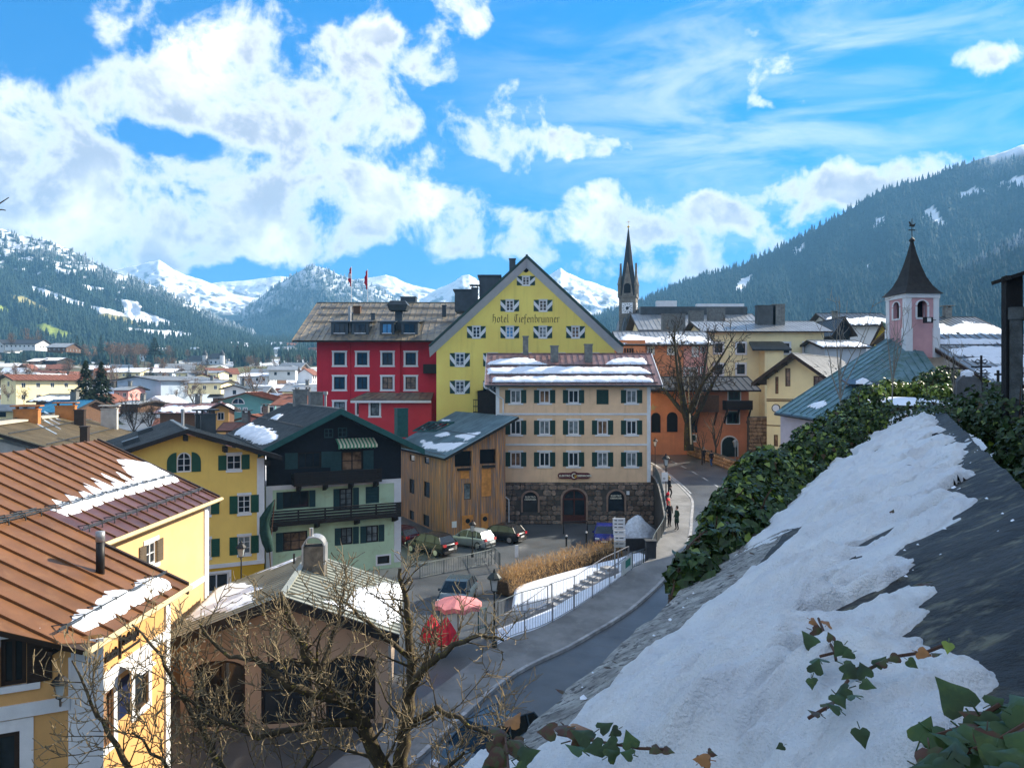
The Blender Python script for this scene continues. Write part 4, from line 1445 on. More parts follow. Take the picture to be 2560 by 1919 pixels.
 b.box(q0[0], -1.25, q0[1] + .4, W, -1.15, q1[1]); b.box(q0[0], -1.15, q0[1] + .4, q0[0] + .1, 0, q1[1])
 b.build('balcony', M_DKWOOD, h, M)
 # flagpoles with limp flags
 MFLAG = mat('red_flag_cloth', (.55, .02, .05), .85, .1, 3)
 MFLAGW = mat('white_flag_cloth', (.7, .65, .68), .85, .1, 3)
 for px, pyt, pyb, dd in ((878.5, 666, 757, 104), (919, 673, 757, 104)):
  base, top = at(px, pyb + 4, dd), at(px, pyt, dd)
  fo = thing('flagpole', 'white flagpole with limp red flag, %s of two above the crimson wing' % ('taller left one' if px < 900 else 'right one'), 'flagpole', T(base), 'flagpoles on the hotel roof')
  b = MB(); b.tube([(0, 0, 0), (0, 0, top.z - base.z)], .05, 6); b.build('pole', M_WHITE, fo, T(base))
  b = MB()
  hz = top.z - base.z
  rows = 12
  vs = []
  for i in range(rows + 1):
   z = hz - .15 - i * .21
   wv = .12 + .28 * sin(i / rows * 3.0) + .06 * sin(i * 1.7)
   for j in range(5):
    vs.append((-.02 - wv * j / 4 + .03 * sin(i + j), .12 * sin(j * 2.1 + i * .4), z))
  fs = [(i * 5 + j, i * 5 + j + 1, (i + 1) * 5 + j + 1, (i + 1) * 5 + j) for i in range(rows) for j in range(4)]
  b.add(vs, fs)
  for i in range(len(b.m)): b.m[i] = 1 if (i // 4) in (4, 5, 6) and px < 900 else 0
  b.build('flag', [MFLAG, MFLAGW], fo, T(base), True)
 return h
red_hotel()
# ------------------------------------------------------------------ mint chalet with dark timber top
M_MINT = mat('mint_plaster', (.52, .68, .46), .9, .12, .6, .2, 30, streak=.25, col2=(.42, .50, .28), mix2=(.55, .8))
M_NAVY = mat('near_black_boarding', (.008, .011, .017), .75, .3, 4, .3, 40)
M_TEALB = mat('teal_bargeboard', (.018, .085, .08), .6, .2, 3)
M_TEALS = mat('teal_shutter', (.02, .06, .065), .55, .15, 4)
M_CORR = mat('dark_corrugated_roof', (.115, .13, .135), .4, .25, 1, metal=.3, spec=.5, rnd=.08)
M_STRIPE = mat('awning_green', (.06, .22, .12), .8, .05, 3)
M_CREAM = mat('awning_cream', (.65, .62, .45), .8, .05, 3)
def mint_chalet():
 M = T(-16.5, 51.6, GZ - .4) @ RZ(27.3)
 zo = -(GZ - .4)
 W, L = 9.45, 16.5
 h = thing('chalet', 'chalet with black timber top floor, mint green lower walls and dark balconies', 'chalet', M)
 Z = lambda x, y: (380 + x / 3.188, 940 + y / 3.188)
 zap, zev = -1.74 + zo, -4.5 + zo
 xr = W * .5
 slope = (zap - zev) / (xr + .7)
 zsplit = -6.85 + zo
 f = Facade(h, M, W, zsplit, M_MINT)
 DW = dict(frame=M_DKWOOD, fw=.1)
 f.win(*Z(1045, 915), *Z(1250, 1050), dict(DW, glass=M_GLASS, nv=2, nh=0, shut=('plain', M_TEALS, .42)))
 f.win(*Z(1495, 893), *Z(1600, 1062), dict(DW, glass=M_GLASSB, nv=1, nh=3, shut=('plain', M_TEALS, .42)), name='balcony_door')
 f.win(*Z(1702, 880), *Z(1812, 1012), dict(frame=M_TEALS, glass=M_TEALS, fw=.06, nv=0, nh=4), label='window with lowered dark blind')
 f.win(*Z(1042, 1235), *Z(1240, 1388), dict(DW, glass=M_GLASST, nv=2, nh=1, shut=('plain', M_TEALS, .45), sides='l'))
 f.win(*Z(1505, 1203), *Z(1600, 1340), dict(DW, glass=M_GLASSB, nv=1, nh=1, shut=('plain', M_TEALS, .42)))
 f.win(*Z(1708, 1187), *Z(1803, 1322), dict(DW, glass=M_GLASSB, nv=1, nh=1, shut=('plain', M_TEALS, .42)))
 f.win(*Z(1795, 1430), *Z(1893, 1492), dict(DW, glass=M_GLASS, nv=0, nh=0, sur=(M_WHITE, .12)))
 f.done()
 # upper boarded gable
 Mu = M @ T(0, -.06, zsplit)
 clip = [(-slope, 1, zap - .3 - zsplit - slope * xr), (slope, 1, zap - .3 - zsplit + slope * xr)]
 fu = Facade(h, Mu, W, zap - zsplit, M_NAVY, clip, name='timber_wall')
 fu.win(*Z(1372, 415), *Z(1447, 492), dict(frame=M_TEALS, fw=.08, nv=1, nh=1))
 fu.win(*Z(1482, 411), *Z(1555, 488), dict(frame=M_TEALS, fw=.08, nv=1, nh=1))
 fu.win(*Z(1163, 605), *Z(1348, 733), dict(DW, nv=2, nh=0, shut=('plain', M_TEALS, .85)))
 fu.win(*Z(1508, 592), *Z(1683, 753), dict(DW, glass=M_GLASST, nv=1, nh=1, shut=('plain', M_TEALS, .75)), name='balcony_door')
 fu.done()
 b = MB()
 z = .05
 while z < zap - zsplit - .5:
  hw = min(W, 2 * (zap - .45 - zsplit - z) / slope) if z > zev - zsplit - .3 else W
  a = max(0, xr - hw / 2); c = min(W, xr + hw / 2)
  z += .2
  # boards only where no window is in the way: thin shadow battens
  b.box(a + .02, -.016, z, a + (c - a) * .08, -.002, z + .03)
  b.box(c - (c - a) * .08, -.016, z, c - .02, -.002, z + .03)
 bo = b.build('boarding', M_NAVY, h, Mu); bo['kind'] = 'stuff'
 Mr, Mb, Ml = sides(M, W, L)
 hl = zap - .3 - slope * xr
 for mm in (Ml, Mr):
  plain_wall(h, mm, L, zsplit, M_MINT)
  plain_wall(h, mm @ T(0, -.04, zsplit), L, hl - zsplit, M_NAVY)
 for xa, xb in ((-.02, .42), (W - .5, W + .02)):
  b = MB(); b.box(xa, -.05, .8, xb, .02, zsplit - .002); b.build('corner_strip', M_WPLAST, h, M)
 b = MB(); b.box(.42, -.05, zsplit - .3, W - .5, .02, zsplit - .002); b.build('string_course', M_WPLAST, h, M)
 ro, (A, B, C, D_, E, G) = roof_y(h, M, -.75, W + 1.35, -1.35, L, zev + .02, zev - .25, zap, xr, .2, M_DKWOOD, M_CORR, .34, rib=.06, barge=(M_TEALB, .34))
 u = (A - D_).normalized(); v = (C - D_).normalized()
 n = u.cross(v)
 snow_patch(ro, D_, u, v, plane_px(D_, u, v, [(585, 1085), (628, 1060), (680, 1075), (700, 1090), (694, 1100), (668, 1112), (655, 1116)]), .16, .16, .3, 3)
 snow_patch(ro, D_, u, v, plane_px(D_, u, v, [(672, 1050), (700, 1034), (712, 1038), (690, 1052)]), .1, .16, .3, 4)
 for vv in (.35, (C - D_).length * .55):
  t = MB()
  for kk in (.07, .15):
   t.tube([D_ + u * .5 + v * vv + n * kk, A - u * .4 + v * vv + n * kk], .025, 4)
  for i in range(24):
   p = D_ + (A - D_) * ((i + .5) / 24) + v * vv
   t.tube([p, p + n * .2], .02, 4)
  t.buildw('snow_guard', M_METAL, ro)
 for px, ya, yb, w, dd in ((750, 975, 1022, 1.0, 64.5), (789, 981, 1030, .95, 61)):
  chimney(h, at(px, yb, dd), w, w, at(px, ya, dd).z - at(px, yb, dd).z, M_CHIM, yaw=27)
 b = MB()
 p = at(814, 1015, 60)
 b.tube([p + Vector((0, 0, -1)), p + Vector((0, 0, .9))], .09, 8); b.tube([p + Vector((0, 0, .9)), p + Vector((0, 0, 1.15))], .18, 8)
 b.buildw('flue', M_GUTTER, h)
 def balcony(pxa, pxb, pyt, pyb, M2, dep):
  xa = lp(M2 @ T(0, -dep, 0), *Z(pxa, pyt[0]))[0]; xb = lp(M2 @ T(0, -dep, 0), *Z(pxb, pyt[1]))[0]
  zt = lp(M2 @ T(0, -dep, 0), *Z(pxa, pyt[0]))[1]; zb = lp(M2 @ T(0, -dep, 0), *Z(pxa, pyb))[1]
  b = MB()
  b.box(xa, -dep, zb, xb, 0, zb + .14)
  bo = b.build('balcony', M_DKWOOD, h, M2)
  b = MB(); b.box(xa - .05, -dep - .06, zt - .09, xb + .05, -dep + .06, zt); b.build('handrail', M_DKWOOD, bo, M2)
  nsl = 4
  hh = (zt - .12 - zb - .14) / nsl
  for i in range(nsl):
   b = MB()
   z0 = zb + .16 + i * hh
   b.box(xa, -dep - .02, z0, xb, -dep + .02, z0 + hh * .72)
   b.box(xa - .02, -dep + .02, z0, xa + .02, 0, z0 + hh * .72); b.box(xb - .02, -dep + .02, z0, xb + .02, 0, z0 + hh * .72)
   b.build('slat', M_DKWOOD, bo, M2)
  for i in range(6):
   xx = xa + (xb - xa) * i / 5
   b = MB(); b.box(xx - .05, -dep + .02, zb, xx + .05, -dep + .1, zt - .09); b.build('post', M_DKWOOD, bo, M2)
  for i in range(4):
   xx = xa + .3 + (xb - xa - .6) * i / 3
   b = MB()
   b.prism([(-dep + .1, zb - .22), (-dep + .1, zb), (.0, zb), (0, zb - .5), (-.3, zb - .45)], .16, 'z')
   b.v = [(xx + v_[2], v_[0], v_[1]) for v_ in b.v]
   b.build('bracket', M_DKWOOD, bo, M2)
 balcony(1138, 1828, (772, 742), 882, Mu, 1.05)
 balcony(948, 1983, (1078, 1008), 1205, M, 1.15)
 # awning roll with striped valance
 b = MB()
 Ma = Mu @ T(0, -.9, 0)
 xa, zt = lp(Ma, *Z(1485, 545)); xb, _ = lp(Ma, *Z(1797, 538)); _, zb = lp(Ma, *Z(1485, 582))
 n = 22
 for i in range(n):
  a0, a1 = xa + (xb - xa) * i / n, xa + (xb - xa) * (i + 1) / n
  b.box(a0, -.03, zb + .06 * (i % 2), a1, 0, zt - .06, i % 2)
  b.add([(a0, 0, zt - .06), (a1, 0, zt - .06), (a1, .85, zt + .35), (a0, .85, zt + .35)], [(0, 1, 2, 3)], i % 2)
 b.build('awning', [M_STRIPE, M_CREAM], h, Ma)
 # folded green parasol leaning at the corner
 px = at(664, 1310, 49.2)
 po = thing('folded_parasol', 'folded dark green parasol standing beside the mint chalet corner', 'parasol', T(at(676, 1380, 49.5)))
 b = MB()
 b0, b1, b2, b3 = at(674, 1378, 49.5), at(663, 1330, 49.4), at(662, 1295, 49.4), at(687, 1248, 49.4)
 b.tube([b0, b0.lerp(b1, .5), b1, b2, b2.lerp(b3, .5), b3], [.2, .34, .36, .33, .22, .03], 9)
 b.buildw('canopy', mat('dark_green_cloth', (.015, .05, .04), .85, .3, 5, .5, 20), po, True)
 b = MB(); b.tube([at(678, 1440, 49.5), b0, b3], .04, 6); b.buildw('pole', M_BRWOOD, po)
 return h
mint_chalet()
# ------------------------------------------------------------------ yellow house with green shutters
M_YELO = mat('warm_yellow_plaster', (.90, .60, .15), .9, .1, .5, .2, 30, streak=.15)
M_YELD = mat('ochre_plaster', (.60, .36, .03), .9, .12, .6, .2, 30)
def yellow_house():
 M = T(-24.7, 46.1, GZ - .6) @ RZ(27.5)
 zo = -(GZ - .6)
 W, L = 9.5, 13.0
 h = thing('house', 'warm yellow house with bright green shutters and one arched gable window', 'house', M)
 Z = lambda x, y: (380 + x / 3.188, 940 + y / 3.188)
 zap, zev, xr = -2.85 + zo, -4.75 + zo, W * .5
 slope = (zap - zev) / (xr + .9)
 clip = [(-slope, 1, zap - .3 - slope * xr), (slope, 1, zap - .3 + slope * xr)]
 zs = lp(M, *Z(700, 1490))[1]
 Mu = M @ T(0, 0, zs)
 clip = [(a, b_, c - zs) for a, b_, c in clip]
 f = Facade(h, Mu, W, zap - zs, M_YELO, clip)
 G = dict(frame=M_WHITE, fw=.07, nv=1, nh=2, shut=('plain', M_GREEN, .5), cap=(M_WPLAST, .05))
 f.win(*Z(195, 605), *Z(315, 765), dict(frame=M_WHITE, glass=M_GLASS, fw=.08, nv=1, nh=2, arch=.6, shut=('arch', M_GREEN, .55)), label='arched window with arched green shutters')
 f.win(*Z(594, 628), *Z(713, 745), dict(G, nh=1, shut=('plain', M_GREEN, .5)))
 for q in ((360, 968, 468, 1105), (682, 948, 788, 1090), (358, 1302, 470, 1446), (682, 1276, 788, 1416)):
  f.win(*Z(q[0], q[1]), *Z(q[2], q[3]), dict(G, glass=M_GLASSB if q[1] > 1200 else M_GLASS))
 f.win(*Z(60, 1000), *Z(160, 1140), dict(G)); f.win(*Z(60, 1335), *Z(160, 1480), dict(G))
 f.done()
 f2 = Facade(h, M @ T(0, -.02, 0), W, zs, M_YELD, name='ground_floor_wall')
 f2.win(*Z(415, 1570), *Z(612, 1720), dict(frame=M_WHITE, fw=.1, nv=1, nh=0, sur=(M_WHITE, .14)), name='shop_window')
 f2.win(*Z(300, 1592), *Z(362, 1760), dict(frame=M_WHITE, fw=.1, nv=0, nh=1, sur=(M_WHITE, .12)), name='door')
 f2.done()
 b = MB(); b.box(-.05, -.1, zs - .14, W + .02, .02, zs + .1); b.build('string_course', M_WPLAST, h, M)
 b = MB(); b.box(W - .45, -.04, zs + .1, W + .02, .02, zev - .1); b.build('corner_strip', M_WPLAST, h, M)
 Mr, Mb, Ml = sides(M, W, L)
 for mm in (Ml, Mr): plain_wall(h, mm, L, zap - .3 - slope * xr, M_YELO)
 ro, (A, B, C, D_, E, G_) = roof_y(h, M, -.95, W + .95, -1.0, L, zev, zev, zap, xr, .2, M_DKWOOD, M_CORR, .5, barge=(M_DKWOOD, .22))
 for px, py in ((462, 1094), (560, 1122), (665, 1155)):
  q = lp(M, px, py)
  b = MB(); b.box(q[0] - .12, -.9, q[1] - .15, q[0] + .12, 0, q[1] + .2); b.build('purlin_end', M_DKWOOD, h, M)
 for px, ya, yb, w, dd in ((508, 1036, 1085, 1.1, 57.5), (520, 1036, 1080, 1.0, 56)):
  chimney(h, at(px, yb, dd), w, .8, at(px, ya, dd).z - at(px, yb, dd).z, M_METAL, hood=True, yaw=27)
 b = MB()
 p = at(457, 1070, 52); b.tube([p, p + Vector((0, 0, 1.1))], .1, 8); b.tube([p + Vector((0, 0, 1.1)), p + Vector((0, 0, 1.3))], .15, 8)
 b.buildw('flue', M_GUTTER, h)
 u = (A - D_).normalized(); v = (C - D_).normalized()
 for i, (px, py) in enumerate(((365, 1083), (330, 1110))):
  q = plane_px(D_, u, v, [(px, py)])[0]
  b = MB(); b.box(-.6, -.5, -.1, .6, .5, .35)
  n = u.cross(v)
  Mx = Matrix((( *u, 0), (*v, 0), (*n, 0), (0, 0, 0, 1))).transposed()
  b.build('roof_hatch', M_METAL, ro, T(D_ + u * q[0] + v * q[1]) @ Mx)
 return h
yellow_house()
# ------------------------------------------------------------------ weathered timber building
M_BOARD = mat('weathered_boards', (.52, .25, .10), .8, .55, 1.0, .3, 6, col2=(.22, .185, .18), mix2=(.44, .60), aniso=(5.5, 5.5, .22))
M_BOARDL = mat('orange_larch', (.58, .24, .06), .75, .25, 2.5, .2, 40)
M_TEALROOF = mat('blue_grey_sheet_roof', (.20, .29, .33), .38, .25, .8, metal=.3, spec=.5, rnd=.08)
def timber_house():
 M = T(-5.72, 67.0, GZ) @ RZ(27)
 zo = -GZ
 W, L = 5.75, 13.5
 h = thing('timber_building', 'weathered board-clad building with sloping sheet-metal roof beside the parking place', 'building', M)
 Z = lambda x, y: (980 + x / 3.072, 980 + y / 3.072)
 zl, zr = -6.25 + zo, -3.5 + zo
 sl = (zr - zl) / W
 clip = [(-sl, 1, zl - .15)]
 f = Facade(h, M, W, zr, M_BOARD, clip)
 H = []
 for q in ((482, 455, 612, 568), (674, 440, 798, 546)):
  H.append(f.hole(*Z(q[0], q[1]), *Z(q[2], q[3])))
 wo = f.win(*Z(552, 697), *Z(606, 825), dict(frame=M_BRWOOD, glass=M_GLASSB, fw=.07, nv=0, nh=0))
 f.done()
 for q in ((524, 600, 590, 660, 'panel'), (686, 590, 758, 795, 'panel'), (535, 947, 622, 1083, 'door'), (683, 932, 738, 1063, 'door')):
  xa, z1 = lp(M, *Z(q[0], q[1])); xb, z0 = lp(M, *Z(q[2], q[3]))
  b = MB(); b.box(xa, -.09, z0, xb, -.04, z1)
  po = b.build(q[4] if q[4] == 'door' else 'larch_panel', M_BOARDL, h, M)
  if q[4] == 'door':
   b = MB(); b.prism([((xa + xb) / 2 + .22 * cos(2 * pi * j / 14), z0 + (z1 - z0) * .7 + .22 * sin(2 * pi * j / 14)) for j in range(14)], .03, 'y', o=-.12)
   b.build('round_pane', M_GLASS, po, M)
 b = MB()
 x = 0
 rr = random.Random(2)
 HB = list(H)
 xa, z1 = lp(M, *Z(552, 697)); xb, z0 = lp(M, *Z(606, 825)); HB.append((xa, z0, xb, z1))
 while x < W - .02:
  w = rr.uniform(.1, .17)
  segs = [(0, zl - .2 + sl * x)]
  for (a, z0, c, z1) in HB:
   if a - .05 < x + w / 2 < c + .05:
    segs = [s for (p, q) in segs for s in ((p, min(q, z0)), (max(p, z1), q)) if s[1] - s[0] > .05]
  t = rr.uniform(.015, .04)
  for p, q in segs: b.box(x, -t, p, min(x + w - .02, W), 0, q)
  x += w
 Ml = sides(M, W, L)[2]
 ML = Ml
 fl = Facade(h, Ml, L, zl - .1, M_BOARD)
 HL = []
 for q in ((135, 475, 173, 535), (247, 490, 285, 555), (135, 660, 172, 785), (245, 680, 290, 815), (135, 900, 170, 990), (240, 930, 285, 1040)):
  a = Z(q[0], q[1]); c = Z(q[2], q[3])
  xa, z1 = lp(Ml, *a); xb, z0 = lp(Ml, *c)
  HL.append((min(xa, xb), z0, max(xa, xb), z1))
  fl.win_l((xa + xb) / 2, z0, abs(xb - xa), z1 - z0, dict(frame=M_DKWOOD, fw=.07, nv=0, nh=0))
 fl.done()
 x = 0
 b2 = MB()
 while x < L - .02:
  w = rr.uniform(.12, .2)
  segs = [(0, zl - .12)]
  for (a, z0, c, z1) in HL:
   if a - .05 < x + w / 2 < c + .05:
    segs = [s for (p, q) in segs for s in ((p, min(q, z0)), (max(p, z1), q)) if s[1] - s[0] > .05]
  for p, q in segs: b2.box(x, -rr.uniform(.015, .04), p, x + w - .025, 0, q)
  x += w
 b.build('boards', M_BOARD, h, M)['kind'] = 'stuff'
 b2.build('boards', M_BOARD, h, ML)['kind'] = 'stuff'
 for xa, za, xb, zb in H:   # openings with dark loggia and a shelf box below
  b = MB(); b.box(xa + .2, -.28, za - .32, xb - .2, -.02, za - .12); b.build('flower_box', M_DKWOOD, h, M)
 plain_wall(h, sides(M, W, L)[0], L, zr - .1, M_BOARD)
 P = lambda x, y, z: M @ Vector((x, y, z))
 A, B, C, D_ = P(-.55, -.85, zl - .55 * sl + .12), P(W + .9, -.85, zr + .9 * sl + .12), P(W + .9, L, zr + .9 * sl + .12), P(-.55, L, zl - .55 * sl + .12)
 b = MB(); b.slab([A, B, C, D_], .22)
 ro = b.buildw('roof', M_DKWOOD, h)
 strip_panels(ro, D_, A, B, C, .32, M_TEALROOF, rib=.05)
 u = (A - D_).normalized(); v = (C - D_).normalized()
 S_ = lambda pts: plane_px(D_, u, v, [Z(*p) for p in pts])
 for i, p in enumerate(([(210, 380), (235, 370), (330, 400), (480, 385), (585, 385), (420, 465), (250, 430)], [(480, 340), (690, 305), (640, 350), (560, 375)], [(330, 330), (430, 305), (440, 335), (380, 345)], [(60, 215), (225, 200), (180, 230), (70, 235)],
       [(190, 230), (320, 212), (300, 235), (220, 245)], [(70, 290), (160, 272), (130, 300), (80, 312)], [(385, 215), (460, 212), (455, 225), (390, 228)])):
  snow_patch(ro, D_, u, v, S_(p), .07, .12, .35, i + 20, lim=(.1, (A - D_).length - .1, .15, (C - D_).length - .1))
 # skylight
 q = S_([(165, 305), (340, 305), (480, 240), (290, 235)])
 n = u.cross(v)
 b = MB()
 Pq = [D_ + u * a + v * c for a, c in q]
 for i in range(4):
  a, c = Pq[i], Pq[(i + 1) % 4]
  b.tube([a + n * .12, c + n * .12], .1, 4)
 for t in (.25, .5, .75): b.tube([Pq[0].lerp(Pq[1], t) + n * .13, Pq[3].lerp(Pq[2], t) + n * .13], .05, 4)
 b.add([p + n * .1 for p in Pq], [(0, 1, 2, 3)], 1)
 b.buildw('skylight', [M_TEALB, M_GLASS], ro)
 for vv in (.3, (C - D_).length * .5):
  t = MB()
  t.tube([D_ + u * .3 + v * vv + n * .13, A - u * .3 + v * vv + n * .13], .03, 4)
  t.buildw('snow_guard', M_METAL, ro)
 chimney(h, at(1003, 1062, 76), 1.1, 1.0, 1.6, M_TEALB, yaw=27)
 b = MB(); b.box(0, -.07, 0, .45, -.04, .55); b.build('notice', M_WHITE, h, M @ T(*[lp(M, *Z(458, 1040))[0], 0, lp(M, *Z(458, 1040))[1]]))
 return h
timber_house()
# ------------------------------------------------------------------ orange shop house with the big brown roof
M_ORANGE = mat('orange_plaster', (.66, .365, .135), .9, .12, .6, .2, 30, streak=.2)
M_BROWNROOF = mat('brown_copper_sheets', (.19, .082, .030), .45, .25, .7, metal=.25, spec=.45, rnd=.10, col2=(.24, .115, .045), mix2=(.5, .75))
M_PURPLE = mat('dark_copper_sheets', (.12, .055, .05), .4, .3, 1.0, metal=.3, spec=.5, rnd=.12)
M_FASC = mat('dark_brown_fascia', (.03, .018, .012), .6, .2, 4)
M_YGUT = mat('cream_gutter', (.62, .50, .27), .6, .1, 3)
def lantern(parent, M, s=1.0, m=None, name='lantern'):
 """four-sided street lantern head: base at the origin"""
 m = m or M_BLACK
 b = MB()
 b.lathe([(.05 * s, 0), (.09 * s, .03 * s), (.13 * s, .06 * s)], 8)
 for k in range(4):
  a = pi / 4 + k * pi / 2
  b.tube([(.13 * s * cos(a), .13 * s * sin(a), .06 * s), (.22 * s * cos(a), .22 * s * sin(a), .48 * s)], .012 * s, 4)
 b.lathe([(.26 * s, .48 * s), (.25 * s, .53 * s), (.12 * s, .68 * s), (.06 * s, .70 * s), (.05 * s, .76 * s), (.02 * s, .84 * s)], 8)
 o = b.build(name, m, parent, M)
 g = MB()
 g.lathe([(.10 * s, .06 * s), (.18 * s, .47 * s)], 4, ang0=pi / 4)
 g.build('lantern_glass', mat('milky_lantern_glass', (.45, .48, .48), .25, .1, 3, spec=.5), o, M)
 return o
def orange_house():
 base = Vector((-11.5, 20.0, -13.6))
 h = thing('shop_house', 'orange shop house with large brown sheet roof and small snow patches', 'house', T(base))
 ex, ez = -10.93, -6.80             # lower eave
 e2x, e2z = -13.9, -5.38            # upper eave of the rear part
 rx, rz = -19.7, -2.68              # ridge
 d0, d1, d2 = 20.0, 25.95, 36.55
 slope = (rz - ez) / (ex - rx)
 # left (street) face, turned 27 degrees
 ML = T(-11.5 - .89 * 6.2, 20.0 - .456 * 6.2, -13.6) @ RZ(27.1)
 Wl = 6.95
 Z = lambda x, y: (0 + x / 1.907, 1050 + y / 1.907)
 fl = Facade(h, ML, Wl, 13.6 - 6.6, M_ORANGE)
 fl.win(*Z(5, 1040), *Z(125, 1262), dict(frame=M_FASC, fw=.1, nv=1, nh=0, shut=('plain', M_FASC, .55), cap=(M_WPLAST, .3)))
 fl.win(*Z(-120, 1500), *Z(92, 1800), dict(frame=M_FASC, fw=.12, nv=1, nh=0, sur=(M_WHITE, .3)), name='shop_window')
 fl.done()
 z = lp(ML, *Z(200, 1365))[1]
 b = MB(); b.box(-.1, -.07, z - .17, Wl - .75, .02, z + .17); b.build('string_course', M_WPLAST, h, ML)
 b = MB(); b.box(Wl - .72, -.06, 0, Wl + .03, .02, 13.6 - 6.7); b.build('corner_strip', M_WPLAST, h, ML)
 # right (sunlit) face
 MR = T(-11.5, 20.0, -13.6) @ RZ(90)
 Wr = 5.75
 fr = Facade(h, MR, Wr, 13.6 - 7.05, M_ORANGE)
 fr.win(*Z(458, 1300), *Z(540, 1560), dict(frame=M_BRWOOD, glass=M_GLASST, fw=.12, nv=0, nh=0, sur=(M_WHITE, .22)), name='door')
 fr.win(*Z(640, 1150), *Z(705, 1370), dict(frame=M_FASC, fw=.1, nv=0, nh=1, sur=(M_WHITE, .2)))
 fr.done()
 z = lp(MR, *Z(400, 1300))[1]
 b = MB(); b.box(.5, -.07, z - .16, Wr, .02, z + .16); b.build('string_course', M_WPLAST, h, MR)
 b = MB(); b.box(-.03, -.06, 0, .42, .02, 13.6 - 7.1); b.build('corner_strip', M_WPLAST, h, MR)
 b = MB(); b.box(Wr - .3, -.06, 0, Wr + .02, .02, 13.6 - 7.1); b.build('corner_strip', M_WPLAST, h, MR)
 # lettering on the sunlit wall
 q = lp(MR, *Z(492, 1122)); q2 = lp(MR, *Z(660, 1035))
 wtot = q2[0] - q[0]
 q = (q[0], q[1] - .34)
 NR = Matrix.Diagonal((.62, 1, 1, 1))
 t1 = text_obj('Austria', .4, MR @ T(q[0] + wtot * .2, -.03, q[1] + .12) @ NR, M_BLACK, h, bold=.014, ext=.03)
 b = MB(); b.box(q[0] + wtot * .415, -.06, q[1] - .05, q[0] + wtot * .445, -.01, q[1] + .75); b.build('lettering_bar', M_BLACK, h, MR)
 t2 = text_obj("Sotheby's", .4, MR @ T(q[0] + wtot * .74, -.03, q[1] + .28) @ NR, M_BLACK, h, bold=.016, ext=.03)
 b = MB(); b.box(q[0] + wtot * .5, -.05, q[1] + .05, q[0] + wtot * 1.0, -.01, q[1] + .12); b.build('lettering_bar', M_BLACK, h, MR)
 b = MB()
 q = lp(MR, *Z(557, 1245)); q2 = lp(MR, *Z(608, 1385))
 b.box(q[0], -.08, q2[1], q2[0], -.02, q[1]); b.build('notice_board', mat('navy_board', (.012, .02, .06), .3, .1, 3, spec=.6), h, MR)
 b = MB()
 q = lp(MR, *Z(560, 1190)); q2 = lp(MR, *Z(640, 1190))
 b.add([(q[0], -.0, q[1] + .15), (q2[0], 0, q[1] + .15), (q2[0], -.7, q[1] - .15), (q[0], -.7, q[1] - .15)], [(0, 1, 2, 3)])
 b.build('canopy', M_WHITE, h, MR)
 # rear part, set back
 MB2 = T(-14.4, 25.9, -13.6) @ RZ(90)
 fb = Facade(h, MB2, 10.5, 13.6 - 5.6, mat('pale_orange_plaster', (.64, .42, .20), .9, .1, .6, .2, 30))
 fb.win(*Z(695, 585), *Z(745, 690), dict(frame=M_WHITE, fw=.07, nv=1, nh=1, shut=('plain', mat('grey_brown_shutter', (.10, .075, .05), .6, .15, 5), .55), cap=(M_WPLAST, .2)))
 fb.done()
 b = MB(); b.box(10.05, -.05, 0, 10.52, .02, 8.0); b.build('corner_strip', M_WPLAST, h, MB2)
 b = MB(); b.box(0, -.06, 4.4, 10.05, .02, 4.65); b.build('string_course', M_WPLAST, h, MB2)
 plain_wall(h, T(-11.5, 25.75, -13.6) @ RZ(180), 3.0, 6.5, M_ORANGE)
 plain_wall(h, T(-14.4, 36.3, -13.6) @ RZ(180), 5.4, 8.3, M_ORANGE)
 # roof slabs: near edge skewed with the street face
 zf = lambda x: ez + (ex - x) * slope
 nx = lambda x: d0 + (x - ex) * .512 - .35      # near edge follows the 27 degree wall
 zat = lambda x, d: Vector((x, d, zf(x)))
 xl = rx
 b = MB()
 b.slab([zat(ex, nx(ex)), zat(ex, d1), zat(e2x, d1), zat(e2x, d2), zat(xl, d2), zat(xl, nx(xl))], .13)
 b.slab([zat(xl, nx(xl)), zat(xl, d2), Vector((-27, d2, -6)), Vector((-27, nx(-27), -6))], .22)
 ro = b.buildw('roof', M_FASC, h)
 # single sheets across the slope
 sp = .84
 k = 0
 d = nx(xl) + .02
 up = Vector((slope, 0, 1)).normalized()
 while d < d2 - .1:
  da, db = d, min(d + sp, d2)
  # extent in x: lower end at the eave in force
  pa = ex if db <= d1 + .02 else e2x
  pts_lo = []
  if da < nx(ex):      # near skew: sheet's lower corner cut
   xa = min(ex, xl + (da + .35 - d0 - (xl - ex) * .512) / .512 + 0)
   xa = ex + (da + .35 - d0) / .512
   xb_ = min(ex, ex + (db + .35 - d0) / .512)
   poly = [(xl, da), (min(xa, ex), da), (xb_, db), (xl, db)]
  else:
   poly = [(xl, da), (pa, da), (pa, db), (xl, db)]
   if da < d1 < db:
    poly = [(xl, da), (ex, da), (ex, d1), (e2x, d1), (e2x, db), (xl, db)]
